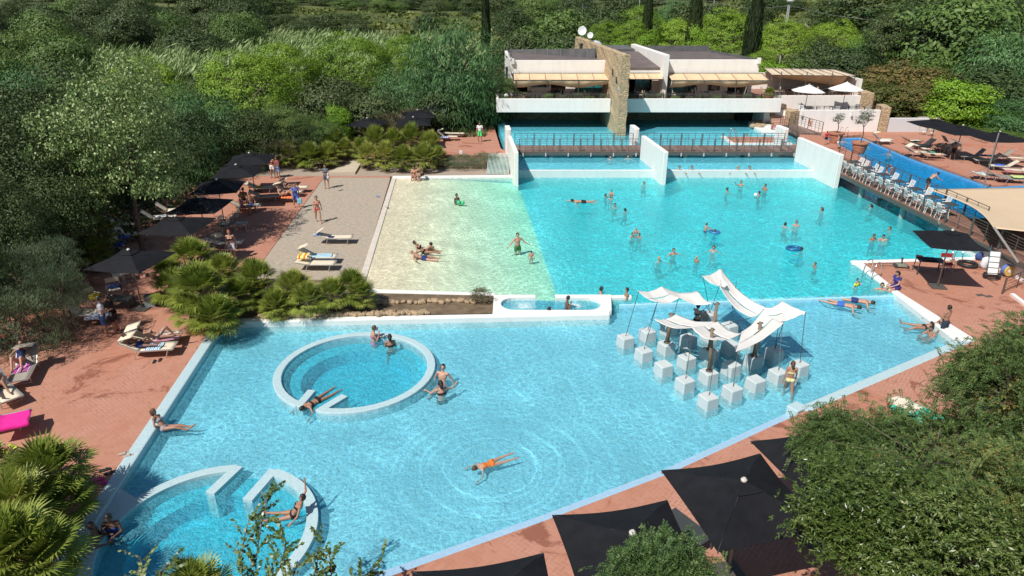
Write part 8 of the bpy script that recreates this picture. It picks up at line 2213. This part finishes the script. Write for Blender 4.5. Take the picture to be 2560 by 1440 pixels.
# ------------------------------------------------------------------ small things people hold or play with
def ball(u, v, z, r, c, label, cat="ball"):
    p = W(u, v, z); mb = MB(); mb.ell((0, 0, 0), (r, r, r), 16, 10); o = mb.build("beach_ball" if cat == "ball" else "float", mat("ball %.1f%.1f%.1f" % c, c, .4), smooth=True); o.location = p; tag(o, label, cat)
ball(1147, 506, .10, .15, (.04, .45, .20), "green ball held by the kneeling woman in the shallows"); ball(1157, 507, .08, .13, (.06, .50, .22), "second green ball floating beside the kneeling woman")
ball(1889, 487, .25, .13, (.75, .75, .75), "white ball held by the boy near the right divider wall"); ball(2152, 711, .05, .07, (.45, .3, .7), "violet toy beside the child with yellow armbands", "toy")
def ring_float(u, v, z, c, label, r=.32, sq=1.0):
    p = W(u, v, z); mb = MB(); n = 24; mb.tube([(r * math.cos(2 * math.pi * k / n), sq * r * math.sin(2 * math.pi * k / n), 0) for k in range(n + 1)], .09, 8, cap=False); o = mb.build("swim_ring", mat("ring %.1f%.1f%.1f" % c, c, .35), smooth=True); o.location = p; tag(o, label, "swim ring")
ring_float(1985, 621, .04, (.02, .12, .28), "blue swim ring pushed by the boy", .36, .8); ring_float(1787, 580, .03, (.04, .20, .42), "small blue swim ring round the child", .24); ring_float(2308, 540, .03, (.12, .55, .05), "green swim ring in the bridge shadow", .30)
nd = thing("pool_noodle", "light blue pool noodle carried by the red haired woman", "pool noodle"); a = W(577, 618, .75); b_ = W(560, 640, .12)
mb = MB(); mb.tube([a, a.lerp(b_, .3) + Vector((-.12, 0, .06)), a.lerp(b_, .7) + Vector((-.14, 0, 0)), b_], .04, 8); mb.build("foam_tube", mat("light blue foam", (.06, .40, .70), .7), nd, smooth=True)
bk = W(404, 826, .95); mb = MB(); mb.box((0, 0, 0), (.26, .02, .20), M=Matrix.Rotation(R(-30), 3, 'X')); o = mb.build("open_book", mat("white book", (.75, .76, .78), .8)); o.location = bk; o.rotation_euler = (0, 0, R(-74)); tag(o, "white book held up by the woman on the lounger", "book")
mb = MB(); mb.box((0, 0, 0), (.30, .14, .34)); o = mb.build("shoulder_bag", mat("light blue bag", (.20, .50, .62), .8), bevel=.04); p = W(749, 503, .7); o.location = p; tag(o, "light blue bag carried by the woman in the tunic", "bag")
mb = MB(); mb.ell((0, 0, .1), (.11, .10, .17), 10, 8); mb.ell((0, 0, .31), (.085, .09, .09), 10, 8); o = mb.build("carried_baby", mat("baby cloth", (.62, .52, .50), .9, var=.2), smooth=True); p = W(821, 447, 1.0); o.location = p; tag(o, "baby in a pale hat on the arm of the woman in grey", "baby")
for (u, v, z, rz, lab) in ((276, 786, 1.08, 30, "dark phone in the hands of the man in the white T-shirt"), (943, 822, .42, -30, "phone held up by the woman in the pink bikini")):
    mb = MB(); mb.box((0, 0, 0), (.08, .012, .15), M=Matrix.Rotation(R(-35), 3, 'X')); o = mb.build("mobile_phone", M_DARKTAB); p = W(u, v, z); o.location = p; o.rotation_euler = (0, 0, R(rz)); tag(o, lab, "phone")
mb = MB(); mb.box((0, 0, .25), (.25, .03, .35)); mb.box((0, 0, 0), (.03, .03, .3)); o = mb.build("notice_board", M_PLASTIC); p = W(1152, 388, .3); o.location = p; tag(o, "small white notice board at the edge of the upper brick deck", "sign")
